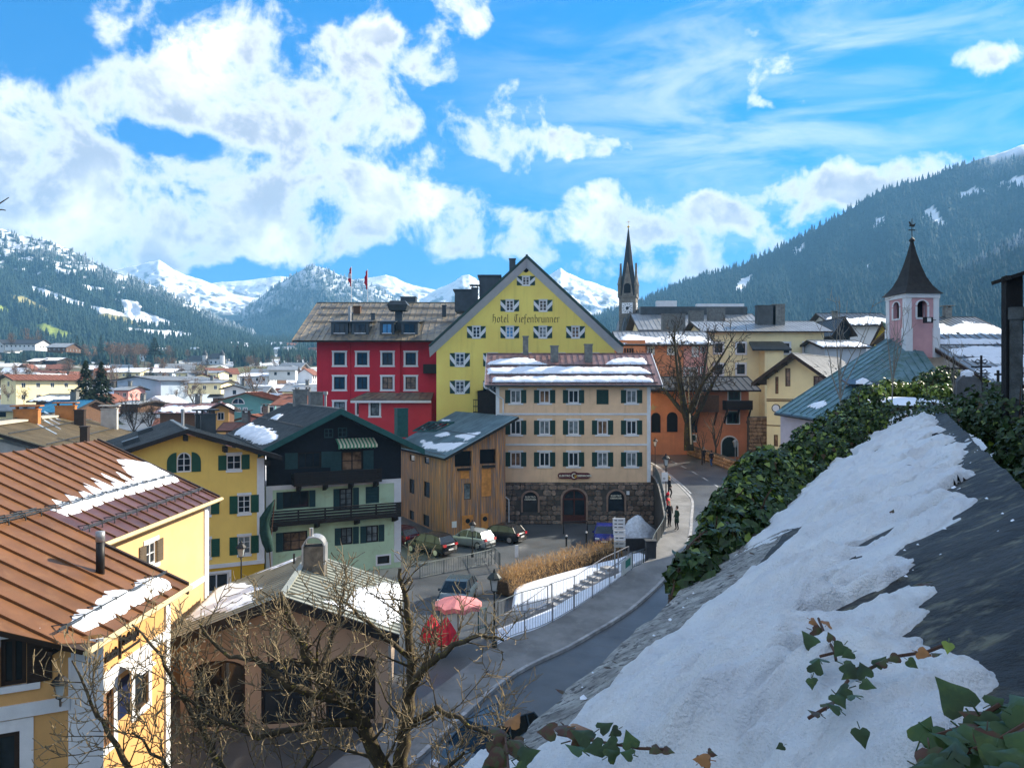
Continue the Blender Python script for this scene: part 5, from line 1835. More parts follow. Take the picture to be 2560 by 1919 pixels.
  if poly[1][0] > xl + .2:
   b = MB()
   g = .006
   q = [zat(p[0], p[1] + (g if abs(p[1] - da) < 1e-6 else -g if abs(p[1] - db) < 1e-6 else 0)) + up * .02 for p in poly]
   b.slab(q[::-1] if (q[1] - q[0]).cross(q[2] - q[0]).z < 0 else q, .02)
   x1 = poly[1][0]
   b.add([zat(xl, da) + up * .02, zat(x1, da) + up * .02, zat(x1, da) + up * .085, zat(xl, da) + up * .085, zat(xl, da + .04) + up * .02, zat(x1, da + .04) + up * .02, zat(x1, da + .04) + up * .085, zat(xl, da + .04) + up * .085],
     [(0, 1, 2, 3), (4, 7, 6, 5), (3, 2, 6, 7), (1, 5, 6, 2), (0, 3, 7, 4)])
   b.buildw('panel', M_BROWNROOF, ro)
  # darker newer sheets along the upper eave
  if da >= d1 - .2:
   xa2, xb2 = e2x, e2x - 2.1
   b = MB()
   q = [zat(xa2, max(da, d1) + .05), zat(xa2, db - .02), zat(xb2, db - .02), zat(xb2, max(da, d1) + .05)]
   q = [p + up * .028 for p in q]
   b.slab(q, .006)
   b.buildw('eave_panel', M_PURPLE, ro)
  d += sp
  k += 1
 # verge boards, gutters
 for (p, q) in ((zat(e2x, d2), zat(xl, d2)), (zat(ex, d1), zat(e2x, d1))):
  b = MB()
  b.add([p + Vector((0, .1, .1)), q + Vector((0, .1, .1)), q + Vector((0, .1, -.3)), p + Vector((0, .1, -.3)), p + Vector((0, -.02, .1)), q + Vector((0, -.02, .1)), q + Vector((0, -.02, -.3)), p + Vector((0, -.02, -.3))],
    [(0, 1, 2, 3), (4, 7, 6, 5), (0, 4, 5, 1), (2, 6, 7, 3), (0, 3, 7, 4), (1, 5, 6, 2)])
  b.buildw('bargeboard', M_FASC, ro)
 for (x, da, db) in ((ex + .08, d0 - .4, d1 + .05), (e2x + .08, d1, d2 + .1)):
  b = MB(); b.tube([(x, da, zf(x) - .02), (x, db, zf(x) - .02)], .085, 6); b.buildw('gutter', M_YGUT, ro)
 # soffit under the near verge
 b = MB()
 for i in range(6):
  x = ex - .6 - i * 1.3
  b.tube([zat(x, nx(x) + .05) - up * .3, zat(x, nx(x) + 1.3) - up * .3], .07, 4)
 b.buildw('rafters', M_FASC, ro)['kind'] = 'stuff'
 # snow guards
 A = zat(ex, d0); u = Vector((0, 1, 0)); v = Vector((-1, 0, slope)).normalized()
 n = up
 for (x, da, db) in ((ex - .75, d0 - .3, d1 - .1), (e2x - .75, d1 + .2, d2 - .3), (e2x - 2.1, nx(e2x - 2.1) + .2, d2 - .3), (ex - 5.2, nx(ex - 5.2) + .3, d1)):
  b = MB()
  for kk in (.12, .2):
   b.tube([zat(x, da) + n * kk, zat(x, db) + n * kk], .022, 5)
  dd = da + .3
  while dd < db:
   b.tube([zat(x + .12, dd) + n * .02, zat(x, dd) + n * .24, zat(x - .3, dd) + n * .02], .02, 4)
   dd += sp
  b.buildw('snow_guard', M_METAL, ro)
 # snow: saw-toothed melt along each sheet above the upper guard, lump above the lower one
 pz = lambda pts: plane_px(A, u, v, [Z(*p) for p in pts])
 teeth = [(320, 460), (240, 428), (300, 425), (245, 378), (355, 405), (312, 355), (415, 385), (372, 335), (470, 370), (385, 298), (500, 345), (435, 278), (560, 330), (478, 252), (620, 318), (555, 248), (650, 300), (555, 190), (600, 190), (700, 205), (865, 290), (700, 335), (540, 380), (430, 425)]
 snow_patch(ro, A, u, v, pz(teeth), .10, .07, .06, 31, .03)
 snow_patch(ro, A, u, v, pz([(345, 985), (350, 940), (372, 905), (440, 912), (455, 862), (500, 840), (505, 820), (560, 815), (625, 825), (650, 795), (645, 765), (730, 750), (790, 768), (815, 790), (800, 808), (690, 858), (560, 925), (430, 1000), (400, 1010)]), .15, .07, .10, 32, .03)
 # vent pipe
 q = plane_px(A, u, v, [Z(478, 728)])[0]
 p = A + u * q[0] + v * q[1]
 b = MB(); b.tube([p + Vector((0, 0, -.1)), p + Vector((0, 0, .98))], .13, 10); b.tube([p + Vector((0, 0, .98)), p + Vector((0, 0, 1.3))], .14, 10, 1)
 b.buildw('vent_pipe', [M_BLACK, M_GUTTER], ro, True)
 # wall lantern on the corner
 b = MB(); b.tube([ML @ Vector((Wl - .35, -.02, 4.35)), ML @ Vector((Wl - .35, -.3, 4.2)), ML @ Vector((Wl - .35, -.5, 4.4))], .03, 5)
 pl = lp(ML, *Z(292, 1345))
 lo = thing('wall_lantern', 'dark wall lantern with pale glass on the white corner of the orange house', 'lantern', ML @ T(pl[0], -.45, pl[1]))
 lantern(lo, ML @ T(pl[0], -.45, pl[1] + .25), .85, name='lantern_head')
 b = MB(); b.tube([ML @ Vector((pl[0], -.0, pl[1] + .05)), ML @ Vector((pl[0], -.25, pl[1])), ML @ Vector((pl[0], -.45, pl[1] + .1)), ML @ Vector((pl[0], -.45, pl[1] + .27))], .025, 5); b.buildw('bracket', M_BLACK, lo)
 return h
orange_house()
# ------------------------------------------------------------------ low shop pavilion with grey roof
M_PINKISH = mat('pale_sand_plaster', (.42, .33, .25), .9, .1, .6, .2, 30)
M_GREYROOF = mat('grey_green_sheet_roof', (.34, .35, .30), .42, .2, .8, metal=.25, spec=.5, rnd=.08)
def pavilion():
 M = T(-13.0, 28.35, -13.4) @ RZ(6.5)
 zo = 13.4
 Wd = 8.75
 h = thing('pavilion', 'low shop pavilion with grey sheet roof, patchy snow and an arched chimney', 'pavilion', M)
 xr, zr, ze = Wd / 2, -8.0 + zo, -9.62 + zo
 slope = (zr - ze) / xr
 Mw = M @ T(.45, .95, 0)
 W = Wd - .9
 clip = [(-slope, 1, zr - .25 - slope * (xr - .45)), (slope, 1, zr - .25 + slope * (xr - .45))]
 f = Facade(h, Mw, W, zr, M_PINKISH, clip, reveal=.4)
 for xc in (1.45, 3.95, 6.4):
  f.win_l(xc, .25, 1.9, 2.55, dict(frame=M_DKWOOD, fw=.1, nv=1, nh=1, arch=.35), name='shop_window')
 f.done()
 Mr, Mb, Ml = sides(Mw, W, 6.2)
 for mm in (Mr, Ml): plain_wall(h, mm, 6.2, ze + .2, M_PINKISH)
 ro, (A, B, C, D_, E, G) = roof_y(h, M, 0, Wd, 0, 7.6, ze, ze, zr, xr, .28, M_DKWOOD, M_GREYROOF, .42, rib=.06, barge=(M_BLACK, .36))
 Z = lambda x, y: (380 + x / 2.404, 1280 + y / 2.404)
 u = (A - D_).normalized(); v = (C - D_).normalized()
 for i, p in enumerate(([(110, 620), (200, 520), (360, 440), (560, 430), (650, 460), (600, 545), (450, 600), (250, 650)], [(430, 415), (600, 350), (800, 290), (890, 270), (850, 300), (650, 370)], )):
  snow_patch(ro, D_, u, v, plane_px(D_, u, v, [Z(*q) for q in p]), .08, .08, .3, 40 + i, lim=(.1, (A - D_).length - .1, .1, (C - D_).length - .1))
 u = (G - E).normalized(); v = (B - E).normalized()
 for i, p in enumerate(([(1240, 470), (1400, 430), (1590, 450), (1600, 560), (1500, 660), (1400, 690), (1250, 600), (1180, 540)], [(1180, 280), (1300, 280), (1600, 350), (1620, 410), (1400, 380)], [(1050, 545), (1200, 560), (1180, 600)])):
  snow_patch(ro, E, u, v, plane_px(E, u, v, [Z(*q) for q in p]), .09, .08, .3, 44 + i, lim=(.1, (G - E).length - .1, .1, (B - E).length - .1))
 # chimney block with arched sheet hood
 cb = at(787, 1421, 33.6)
 w, hh = .92, at(787, 1362, 33.6).z - cb.z
 b = MB()
 b.add([(-w / 2, -.4, -.5), (w / 2, -.4, -.5), (w * .44, -.36, hh), (-w * .44, -.36, hh), (-w / 2, .4, -.5), (w / 2, .4, -.5), (w * .44, .36, hh), (-w * .44, .36, hh)],
   [(0, 1, 2, 3), (1, 5, 6, 2), (5, 4, 7, 6), (4, 0, 3, 7), (3, 2, 6, 7)])
 co = b.build('chimney', mat('sooty_render', (.13, .115, .095), .9, .45, 3, .4, 20, streak=.6), h, T(cb) @ RZ(6))
 b = MB()
 pts = [(w * .5 * cos(a), hh + .02 + .42 * sin(a)) for a in np.linspace(0, pi, 13)]
 for i in range(12):
  p, q = pts[i], pts[i + 1]
  k = .88
  b.prism([p, q, (q[0] * k, hh + (q[1] - hh) * k), (p[0] * k, hh + (p[1] - hh) * k)], .84, 'y', o=-.42)
 for s in (-1, 1): b.box(s * w * .5 - .04, -.42, hh * .25, s * w * .5 + .04, .42, hh + .05)
 b.build('hood', M_GUTTER, co, T(cb) @ RZ(6))
 b = MB(); b.tube([cb + Vector((-.15, 0, hh + .4)), cb + Vector((-.15, 0, hh + .75))], .09, 8); b.buildw('flue', M_GUTTER, co)
 b = MB(); p = at(735, 1408, 35); b.tube([p + Vector((0, 0, -.5)), p + Vector((0, 0, .45))], .05, 6); b.buildw('vent_pipe', M_BLACK, ro)
 b = MB()
 for i in range(9):   # string of bulbs along the verge
  q = A.lerp(B, i / 8) + Vector((0, -.1, -.5)); b.lathe([(.0, -.05), (.05, 0), (.0, .05)], 6, M=T(q))
 b.buildw('bulb_string', M_CREAMT, h)['kind'] = 'stuff'
 return h
pavilion()
# ------------------------------------------------------------------ brown ribbed roof house far left
M_OLIVE = mat('olive_brown_ribbed_roof', (.28, .22, .13), .5, .2, .7, metal=.2, spec=.4, rnd=.1)
M_TERRA = mat('terracotta_render', (.42, .17, .05), .85, .2, 2, .3, 30)
M_LGREY = mat('light_grey_render', (.42, .42, .40), .9, .15, 2, .2, 30)
M_CAPST = mat('cream_capstone', (.50, .45, .36), .8, .1, 3)
def ribbed_house():
 e = at(346, 1085, 82)
 M = T(-60.5, 66.0, -13.45) @ RZ(18)
 h = thing('house', 'grey house with olive brown ribbed roof and orange chimneys', 'house', T(-48, 66, -13.45))
 rA, rB = at(-120, 1082, 58), at(178, 1037, 82)
 rA = Vector((rB.x + (58 - 82) * -.28, 58, rB.z)); rA.z = rB.z
 eB = at(346, 1085, 82)
 eA = Vector((eB.x + (58 - 82) * -.28, 58, eB.z))
 lB = rB + Vector((-9.0, -1.5, eB.z - rB.z)); lA = rA + Vector((-9.0, -1.5, eB.z - rB.z))
 b = MB()
 b.slab([eA, eB, rB, rA], .25); b.slab([rA, rB, lB, lA], .25)
 ro = b.buildw('roof', M_DKWOOD, h)
 strip_panels(ro, eA, eB, rB, rA, .42, M_OLIVE, rib=.09, ribw=.1)
 u = (eB - eA).normalized(); v = (rA - eA).normalized(); n = u.cross(v)
 # walls under the eaves
 ins = lambda p, s: p + Vector((s, 0, -.4))
 b = MB()
 a, c, d_, g = ins(eA, -1.2), ins(eB, -1.2), ins(lB, 1.0), ins(lA, 1.0)
 a.y += 1.3; g.y += 1.3
 for p, q in ((a, c), (c, d_), (g, a)):
  b.add([p, q, Vector((q.x, q.y, -13.6)), Vector((p.x, p.y, -13.6))], [(0, 3, 2, 1)])
 ap = (a + g) / 2; ap.z = rA.z - .5
 b.add([g, a, ap], [(0, 1, 2)])
 b.buildw('wall', M_LGREY, h)
 for vv in (2.2, 5.2, 8):
  b = MB(); b.tube([eA + u * .3 + v * vv + n * .2, eB - u * .3 + v * vv + n * .2], .05, 4); b.buildw('snow_guard', M_METAL, ro)
 for q in ([(145, 1083), (150, 1082), (190, 1103), (185, 1104)], [(186, 1080), (192, 1078), (224, 1097), (218, 1098)], [(200, 1072), (206, 1070), (240, 1090), (234, 1091)], [(220, 1067), (224, 1066), (256, 1084), (250, 1086)]):
  P4 = [eA + u * a_ + v * c_ + n * .14 for a_, c_ in plane_px(eA, u, v, q)]
  b = MB(); b.slab(P4[::-1], .1); b.buildw('skylight', mat('sky_glass', (.30, .36, .42), .08, .1, 2, spec=.8), ro)
 for px, ya, yb, w, dd, m, hd in ((68, 1024, 1052, 1.9, 68, M_TERRA, True), (165, 1015, 1048, 1.75, 77, M_TERRA, True), (200, 1025, 1058, .85, 75, M_FASC, False), (212, 1067, 1098, .55, 64, M_FASC, False), (274, 1022, 1062, 1.5, 80, M_LGREY, True)):
  bs = at(px, yb, dd)
  chimney(h, bs, w, 1.0, at(px, ya, dd).z - bs.z, m, hood=hd, yaw=18)
 for (p, q) in ((rA, rA.lerp(rB, .45)), (rA.lerp(rB, .55), rB)):
  b = MB(); b.slab([p + Vector((-.5, 0, .25)), p + Vector((.5, 0, .2)), q + Vector((.5, 0, .2)), q + Vector((-.5, 0, .25))], .15); b.buildw('ridge_cap', M_CAPST, ro)
 return h
ribbed_house()
# ------------------------------------------------------------------ generic houses of the town
M_TEALP = mat('teal_plaster', (.14, .33, .31), .9, .12, .6)
M_PALEB = mat('blue_grey_plaster_and_shade', (.42, .50, .58), .9, .08, .5)  # also stands in for shade on the three-storey block's gable wall
M_CREAMP = mat('cream_plaster', (.90, .77, .45), .9, .08, .5, streak=.15)
M_ORAN2 = mat('salmon_plaster', (.68, .27, .14), .9, .12, .6, streak=.2)
M_PINKP = mat('rose_plaster', (.66, .32, .28), .9, .1, .6, streak=.15)
M_WPLA2 = mat('far_white_plaster', (.62, .63, .64), .9, .1, .3)
M_GREYR = mat('grey_sheet_roof', (.28, .29, .295), .4, .25, .6, metal=.25, spec=.5, rnd=.1, col2=(.30, .31, .32), mix2=(.5, .8))
M_TILE = mat('red_brown_tile_roof', (.20, .075, .045), .75, .25, 1.5, rnd=.1)
M_DKROOF = mat('charcoal_roof', (.028, .032, .038), .6, .3, 1)
M_BLUER = mat('blue_sheet_roof', (.02, .13, .24), .4, .2, .8, metal=.2, rnd=.08)
M_SNOWROOF = mat('snow_on_roof', (.80, .83, .88), .75, .06, 1, .3, 6)
def town_house(name, label, cat, pxl, pxr, py_eave, py_ridge, py_base, d, depth, yaw=0, ridge='x', wall=M_WPLA2, roof=M_GREYR, wins=(0, 0), over=.6, group=None, barge=M_FASC, chim=0, pw=.8, side='r', win_w=.9, win_h=1.1, snow=False):
 """a house from its front corners in the photo: eave, ridge and base rows at distance d"""
 k = d / F
 c, s_ = cos(radians(yaw)), sin(radians(yaw))
 xl = (pxl - CX) * k
 kx = (pxr - CX) / F
 W = (kx * d - xl) / max(.15, (c - kx * s_))
 ze, zr, zb = (CY - py_eave) * k, (CY - py_ridge) * k, (CY - py_base) * k
 M = T(xl, d, zb) @ RZ(yaw)
 h = thing(name, label, cat, M, group)
 H = ze - zb
 Hr = zr - zb
 f = None
 Mr, Mb, Ml = sides(M, W, depth)
 nc, nr = wins
 st = dict(frame=M_WHITE if wall is not M_WPLA2 else M_DKWOOD, fw=.08, nv=1, nh=0)
 def put(fc, width, top, ncx):
  for r in range(nr):
   for i in range(ncx):
    z0 = top - (r + 1) * 2.7 + .7
    if z0 < .3: continue
    fc.win_l(width * (i + .5) / ncx, z0, win_w, win_h, st)
 if ridge == 'y':
  xr = W / 2
  sl = (Hr - H) / (W / 2 + over)
  clip = [(-sl, 1, Hr - .2 - sl * xr), (sl, 1, Hr - .2 + sl * xr)]
  f = Facade(h, M, W, Hr, wall, clip); put(f, W, H + .6, nc); f.done()
  for mm in (Mr, Ml):
   g = Facade(h, mm, depth, Hr - .2 - sl * xr, wall)
   if nc: put(g, depth, H + .3, max(1, int(depth / 3.2)))
   g.done()
  ro, P = roof_y(h, M, -over, W + over, -over * 1.3, depth + over, H, H, Hr, xr, .18, barge, roof, pw, barge=(barge, .25))
 else:
  sl = (Hr - H) / (depth / 2 + over)
  f = Facade(h, M, W, H + over * sl - .1, wall); put(f, W, H + .2, nc); f.done()
  clip = [(-sl, 1, Hr - .2 - sl * depth / 2), (sl, 1, Hr - .2 + sl * depth / 2)]
  for mm in (Mr, Ml):
   g = Facade(h, mm, depth, Hr, wall, clip)
   if nc: put(g, depth, H, max(1, int(depth / 3.2)))
   g.done()
  ro, P = roof_x(h, M, -over, W + over, -over, depth + over, H, Hr, depth / 2, .18, barge, roof, pw, barge=(barge, .22))
 for i in range(chim):
  x = W * (i + 1) / (chim + 1)
  chimney(h, M @ Vector((x if ridge == 'x' else W / 2 + .8, depth / 2 if ridge == 'x' else depth * .4, Hr - .4)), .8, .8, 1.5, hood=True)
 if snow:
  A, B, C, D_ = P[0], P[1], P[2], P[3]
  if ridge == 'x': o, a, b_ = A, B, D_
  else: o, a, b_ = P[4], P[5], P[1]
  u = (a - o).normalized(); v = (b_ - o).normalized()
  lu, lv = (a - o).length, (b_ - o).length
  q = [(lu * .05, lv * .04), (lu * .95, lv * .05), (lu * .97, lv * .55), (lu * .7, lv * .7), (lu * .4, lv * .5), (lu * .15, lv * .75), (lu * .03, lv * .5)]
  snow_patch(ro, o, u, v, q, .15, max(.2, lu / 60), lv * .12, int(d) % 17)
 return h, M, W, ro, P
# ---- right side of the street
h_, M_, W_, ro_, P_ = town_house('house', 'large cream yellow house with grey seamed roof above the orange house', 'house', 1766, 2060, 829, 795, 1150, 107, 12, 0, 'x', M_CREAMP, M_GREYR, (0, 0), over=.9, pw=.55)
f_z = lambda x, y: (1500 + x / 2.59, 540 + y / 2.59)
for q in ((740, 825, 792, 885), (885, 823, 938, 887), (1175, 823, 1225, 887), (1320, 823, 1366, 885), (740, 962, 792, 1024), (885, 960, 936, 1022)):
 a, z1 = lp(M_, *f_z(q[0], q[1])); c, z0 = lp(M_, *f_z(q[2], q[3]))
 window(h_, M_ @ T(0, -.12, 0), (a + c) / 2, z0, rnd(c - a), rnd(z1 - z0), dict(frame=M_DKWOOD, fw=.12, nv=1, nh=0, sur=(M_WPLAST, .25)))
b = MB()
a, z1 = lp(M_, *f_z(1030, 862)); c, z0 = lp(M_, *f_z(1150, 1285))
b.box(a, -2.4, z0 - 2, c, -.01, z1)
b.build('oriel', M_CREAMP, h_, M_)
b = MB()
b.slab([M_ @ Vector(p) for p in ((a - 1.8, -3.0, z1 - .1), (c + .9, -3.0, z1 - .1), (c + .6, .0, z1 + 1.1), (a - 1.4, 0, z1 + 1.1))], .25)
b.buildw('oriel_roof', M_METAL, h_)
for px, ya, yb, w in ((1913, 765, 805, 2.6), (1944, 762, 803, 1.7)):
 chimney(h_, at(px, yb, 111), w, 1.2, at(px, ya, 111).z - at(px, yb, 111).z, M_METAL if w > 2 else M_CHIM)
town_house('house', 'long grey-roofed house with dark ridge behind the cream house', 'house', 1612, 1895, 826, 775, 1000, 124, 14, 0, 'x', M_CREAMP, M_GREYR, (0, 0), over=1.2, pw=.8, chim=0)
for px, ya, yb, w in ((1665, 752, 765, 2.8), (1683, 782, 830, 4.0), (1740, 775, 800, 2.2), (1790, 768, 806, 3.2), (1800, 765, 800, 2.4)):
 pass
rb_ = thing('roof_plant', 'dark ventilation box along the ridge of the long grey roof', 'ventilation box', T(at(1720, 772, 131)))
b = MB()
p0, p1 = at(1600, 779, 131), at(1866, 767, 131)
b.box(p0.x, 130.5, p0.z - .8, p1.x, 132, p1.z); b.buildw('housing', M_METAL, rb_)
for px, w, ht in ((1666, 3.4, 1.0), (1800, 8, .5)):
 b = MB(); q = at(px, 767, 131); b.box(q.x - w / 2, 130.6, q.z, q.x + w / 2, 131.8, q.z + ht); b.buildw('vent', M_WPLAST, rb_)
for i, (px, ya, yb, w) in enumerate(((1683, 786, 832, 3.6), (1740, 778, 800, 2.2), (1790, 770, 808, 2.6))):
 o = thing('chimney_stack', ['broad grey chimney stack behind the bare tree', 'small pale chimney on the grey roofs', 'tall grey chimney pair above the grey roofs'][i], 'chimney', T(at(px, yb, 122)))
 chimney(o, at(px, yb, 122), w, 1.3, at(px, ya, 122).z - at(px, yb, 122).z, M_CHIM, pots=2 if i == 0 else 0, name='stack')
h_, M_, W_, ro_, P_ = town_house('house', 'rose and salmon house with snowy grey roof behind the bare tree', 'house', 1560, 1768, 862, 823, 1150, 101, 9, 0, 'x', M_ORAN2, M_GREYR, (0, 0), over=.9, pw=.6, snow=True)
b = MB(); a = lp(M_, *f_z(540, 850))[0]
b.box(a, -.05, 0, W_ + .02, -.002, lp(M_, 1700, 862)[1]); b.build('rose_wall', M_PINKP, h_, M_)
for q in ((310, 850, 345, 892), (440, 850, 480, 892), (600, 850, 630, 905), (655, 848, 673, 880), (545, 985, 580, 1032), (595, 985, 625, 1032), (655, 980, 673, 1015)):
 a, z1 = lp(M_, *f_z(q[0], q[1])); c, z0 = lp(M_, *f_z(q[2], q[3]))
 window(h_, M_ @ T(0, -.12, 0), (a + c) / 2, z0, rnd(c - a), rnd(z1 - z0), dict(frame=M_DKWOOD if q[0] > 640 else M_WHITE, fw=.12, nv=1 if q[2] - q[0] > 20 else 0, nh=1, sur=(M_WPLAST, .15)))
b = MB()
for i in range(7):
 q = at(1543 + i * 6.5, 880, 100.2); b.box(q.x - .1, 100.2, q.z - .55, q.x + .1, 100.5, q.z + .5)
b.buildw('slit_openings', M_DARKIN, h_)['kind'] = 'stuff'
b = MB()
q0, q1 = at(1536, 905, 100.3), at(1575, 850, 100.3)
b.box(q0.x, 100.3, -14, q1.x + 2, 108, q1.z); b.buildw('wing_wall', M_ORAN2, h_)
# orange house with arches
h_, M_, W_, ro_, P_ = town_house('arcade_house', 'salmon orange house with arched ground floor and dark hipped roof', 'house', 1628, 1872, 975, 941, 1148, 92, 8, 0, 'x', M_ORAN2, M_DKROOF, (0, 0), over=1.1, pw=.8)
for q, nm in (((330, 1272, 392, 1400), 'archway'), ((432, 1268, 502, 1396), 'archway'), ((556, 1288, 630, 1402), 'archway'), ((788, 1428, 888, 1556), 'gate')):
 a, z1 = lp(M_, *f_z(q[0], q[1])); c, z0 = lp(M_, *f_z(q[2], q[3]))
 w, hh = c - a, z1 - z0
 b = MB(); b.prism([(-w / 2, 0)] + arc_pts(w, hh, w / 2) + [(w / 2, 0)], .05, 'y', o=-.06)
 ao = b.build(nm, M_DARKIN if nm == 'archway' else mat('green_black_gate', (.015, .03, .028), .6, .2, 4), h_, M_ @ T((a + c) / 2, 0, z0))
 b = MB(); pts = [(-w / 2, 0)] + arc_pts(w, hh, w / 2) + [(w / 2, 0)]
 for i in range(len(pts) - 1):
  p, r_ = pts[i], pts[i + 1]; ex = lambda s: (s[0] * 1.14, s[1] * 1.07)
  b.prism([p, r_, ex(r_), ex(p)], .06, 'y', o=-.09)
 b.build('arch_surround', M_WPLAST if nm == 'gate' else M_ORAN2, ao, M_ @ T((a + c) / 2, 0, z0))
for q in ((830, 1128, 905, 1192), (820, 1266, 898, 1342), (575, 1418, 618, 1455)):
 a, z1 = lp(M_, *f_z(q[0], q[1])); c, z0 = lp(M_, *f_z(q[2], q[3]))
 window(h_, M_ @ T(0, -.12, 0), (a + c) / 2, z0, rnd(c - a), rnd(z1 - z0), dict(frame=M_DGREEN, glass=M_GLASS, fw=.2, nv=1, nh=0, sur=(M_WPLAST, .12)))
b = MB()
a, z1 = lp(M_, *f_z(793, 1192)); c, z0 = lp(M_, *f_z(962, 1252))
b.box(a, -1.6, z0, c, -.02, z0 + .2); b.box(a, -1.65, z0 + .2, c, -1.55, z1); b.box(a, -1.55, z0 + .2, a + .1, 0, z1); b.box(c - .1, -1.55, z0 + .2, c, 0, z1)
for xx in (a + .2, (a + c) / 2, c - .2):
 b.tube([(xx, -1.4, z0), (xx, -.05, z0 - 1.6)], .12, 4)
b.build('balcony', M_DKWOOD, h_, M_)
b = MB()
a, z1 = lp(M_, *f_z(610, 1120)); c, z0 = lp(M_, *f_z(745, 1265))
b.box(a, -1.8, z0, c, -.02, z0 + .25); b.box(a, -1.8, z0 + .2, c, -1.6, z0 + 2.0)
for xx in (a + .2, c - .2): b.tube([(xx, -1.6, z0), (xx, -.05, z0 - 1.6)], .14, 4)
b.build('oriel_frame', M_BRWOOD, h_, M_)
st_ = MB()
p = [M_ @ Vector(v_) for v_ in ((2.8, -1.6, lp(M_, 1760, 960)[1]), )][0]
st_.tube([p, p + Vector((0, 0, .2))], .05, 4)
# star ornament on the arcade wall
b = MB()
q = lp(M_, *f_z(342, 1240))
pts = [((.55 if i % 2 == 0 else .22) * cos(pi / 2 + i * pi / 5), (.55 if i % 2 == 0 else .22) * sin(pi / 2 + i * pi / 5)) for i in range(10)]
b.prism(pts, .06, 'y', o=-.12); b.build('star_ornament', mat('pale_wood', (.55, .38, .2), .7, .1, 3), h_, M_ @ T(q[0], 0, q[1]))
# low stone wall beside the orange house
sw_ = thing('rubble_wall', 'rubble stone wall between orange house and cream gable house', 'wall', T(at(1888, 1120, 88)))
p0, p1 = at(1862, 1125, 89), at(1925, 1042, 87)
b = MB(); b.box(p0.x, 87.3, -12, p1.x, 88.2, p1.z); b.buildw('core', M_STONEJ, sw_)
M_RUB = mat('sandy_rubble', (.30, .20, .125), .9, .35, 2, .4, 20, rnd=.35)
rr_ = random.Random(9)
bs = MB(); n = 8
pr = [(.5 * cos(2 * pi * j / n + .2), .5 * sin(2 * pi * j / n + .2)) for j in range(n)]
bs.add([(p[0] * 1.15, 0, p[1] * 1.15) for p in pr] + [(p[0] * .8, -1, p[1] * .8) for p in pr], [(j, (j + 1) % n, n + (j + 1) % n, n + j) for j in range(n)] + [tuple(range(n, 2 * n))])
ms_ = bs.mesh('stone', M_RUB)
for i in range(10):
 for j in range(9):
  link('stone', ms_, sw_, T(p0.x + (i + .5 + (j % 2) * .4) * (p1.x - p0.x) / 10.5, 87.29, p1.z - .25 - j * .42) @ Matrix.Diagonal((rr_.uniform(.25, .36), .1, rr_.uniform(.34, .44), 1)))
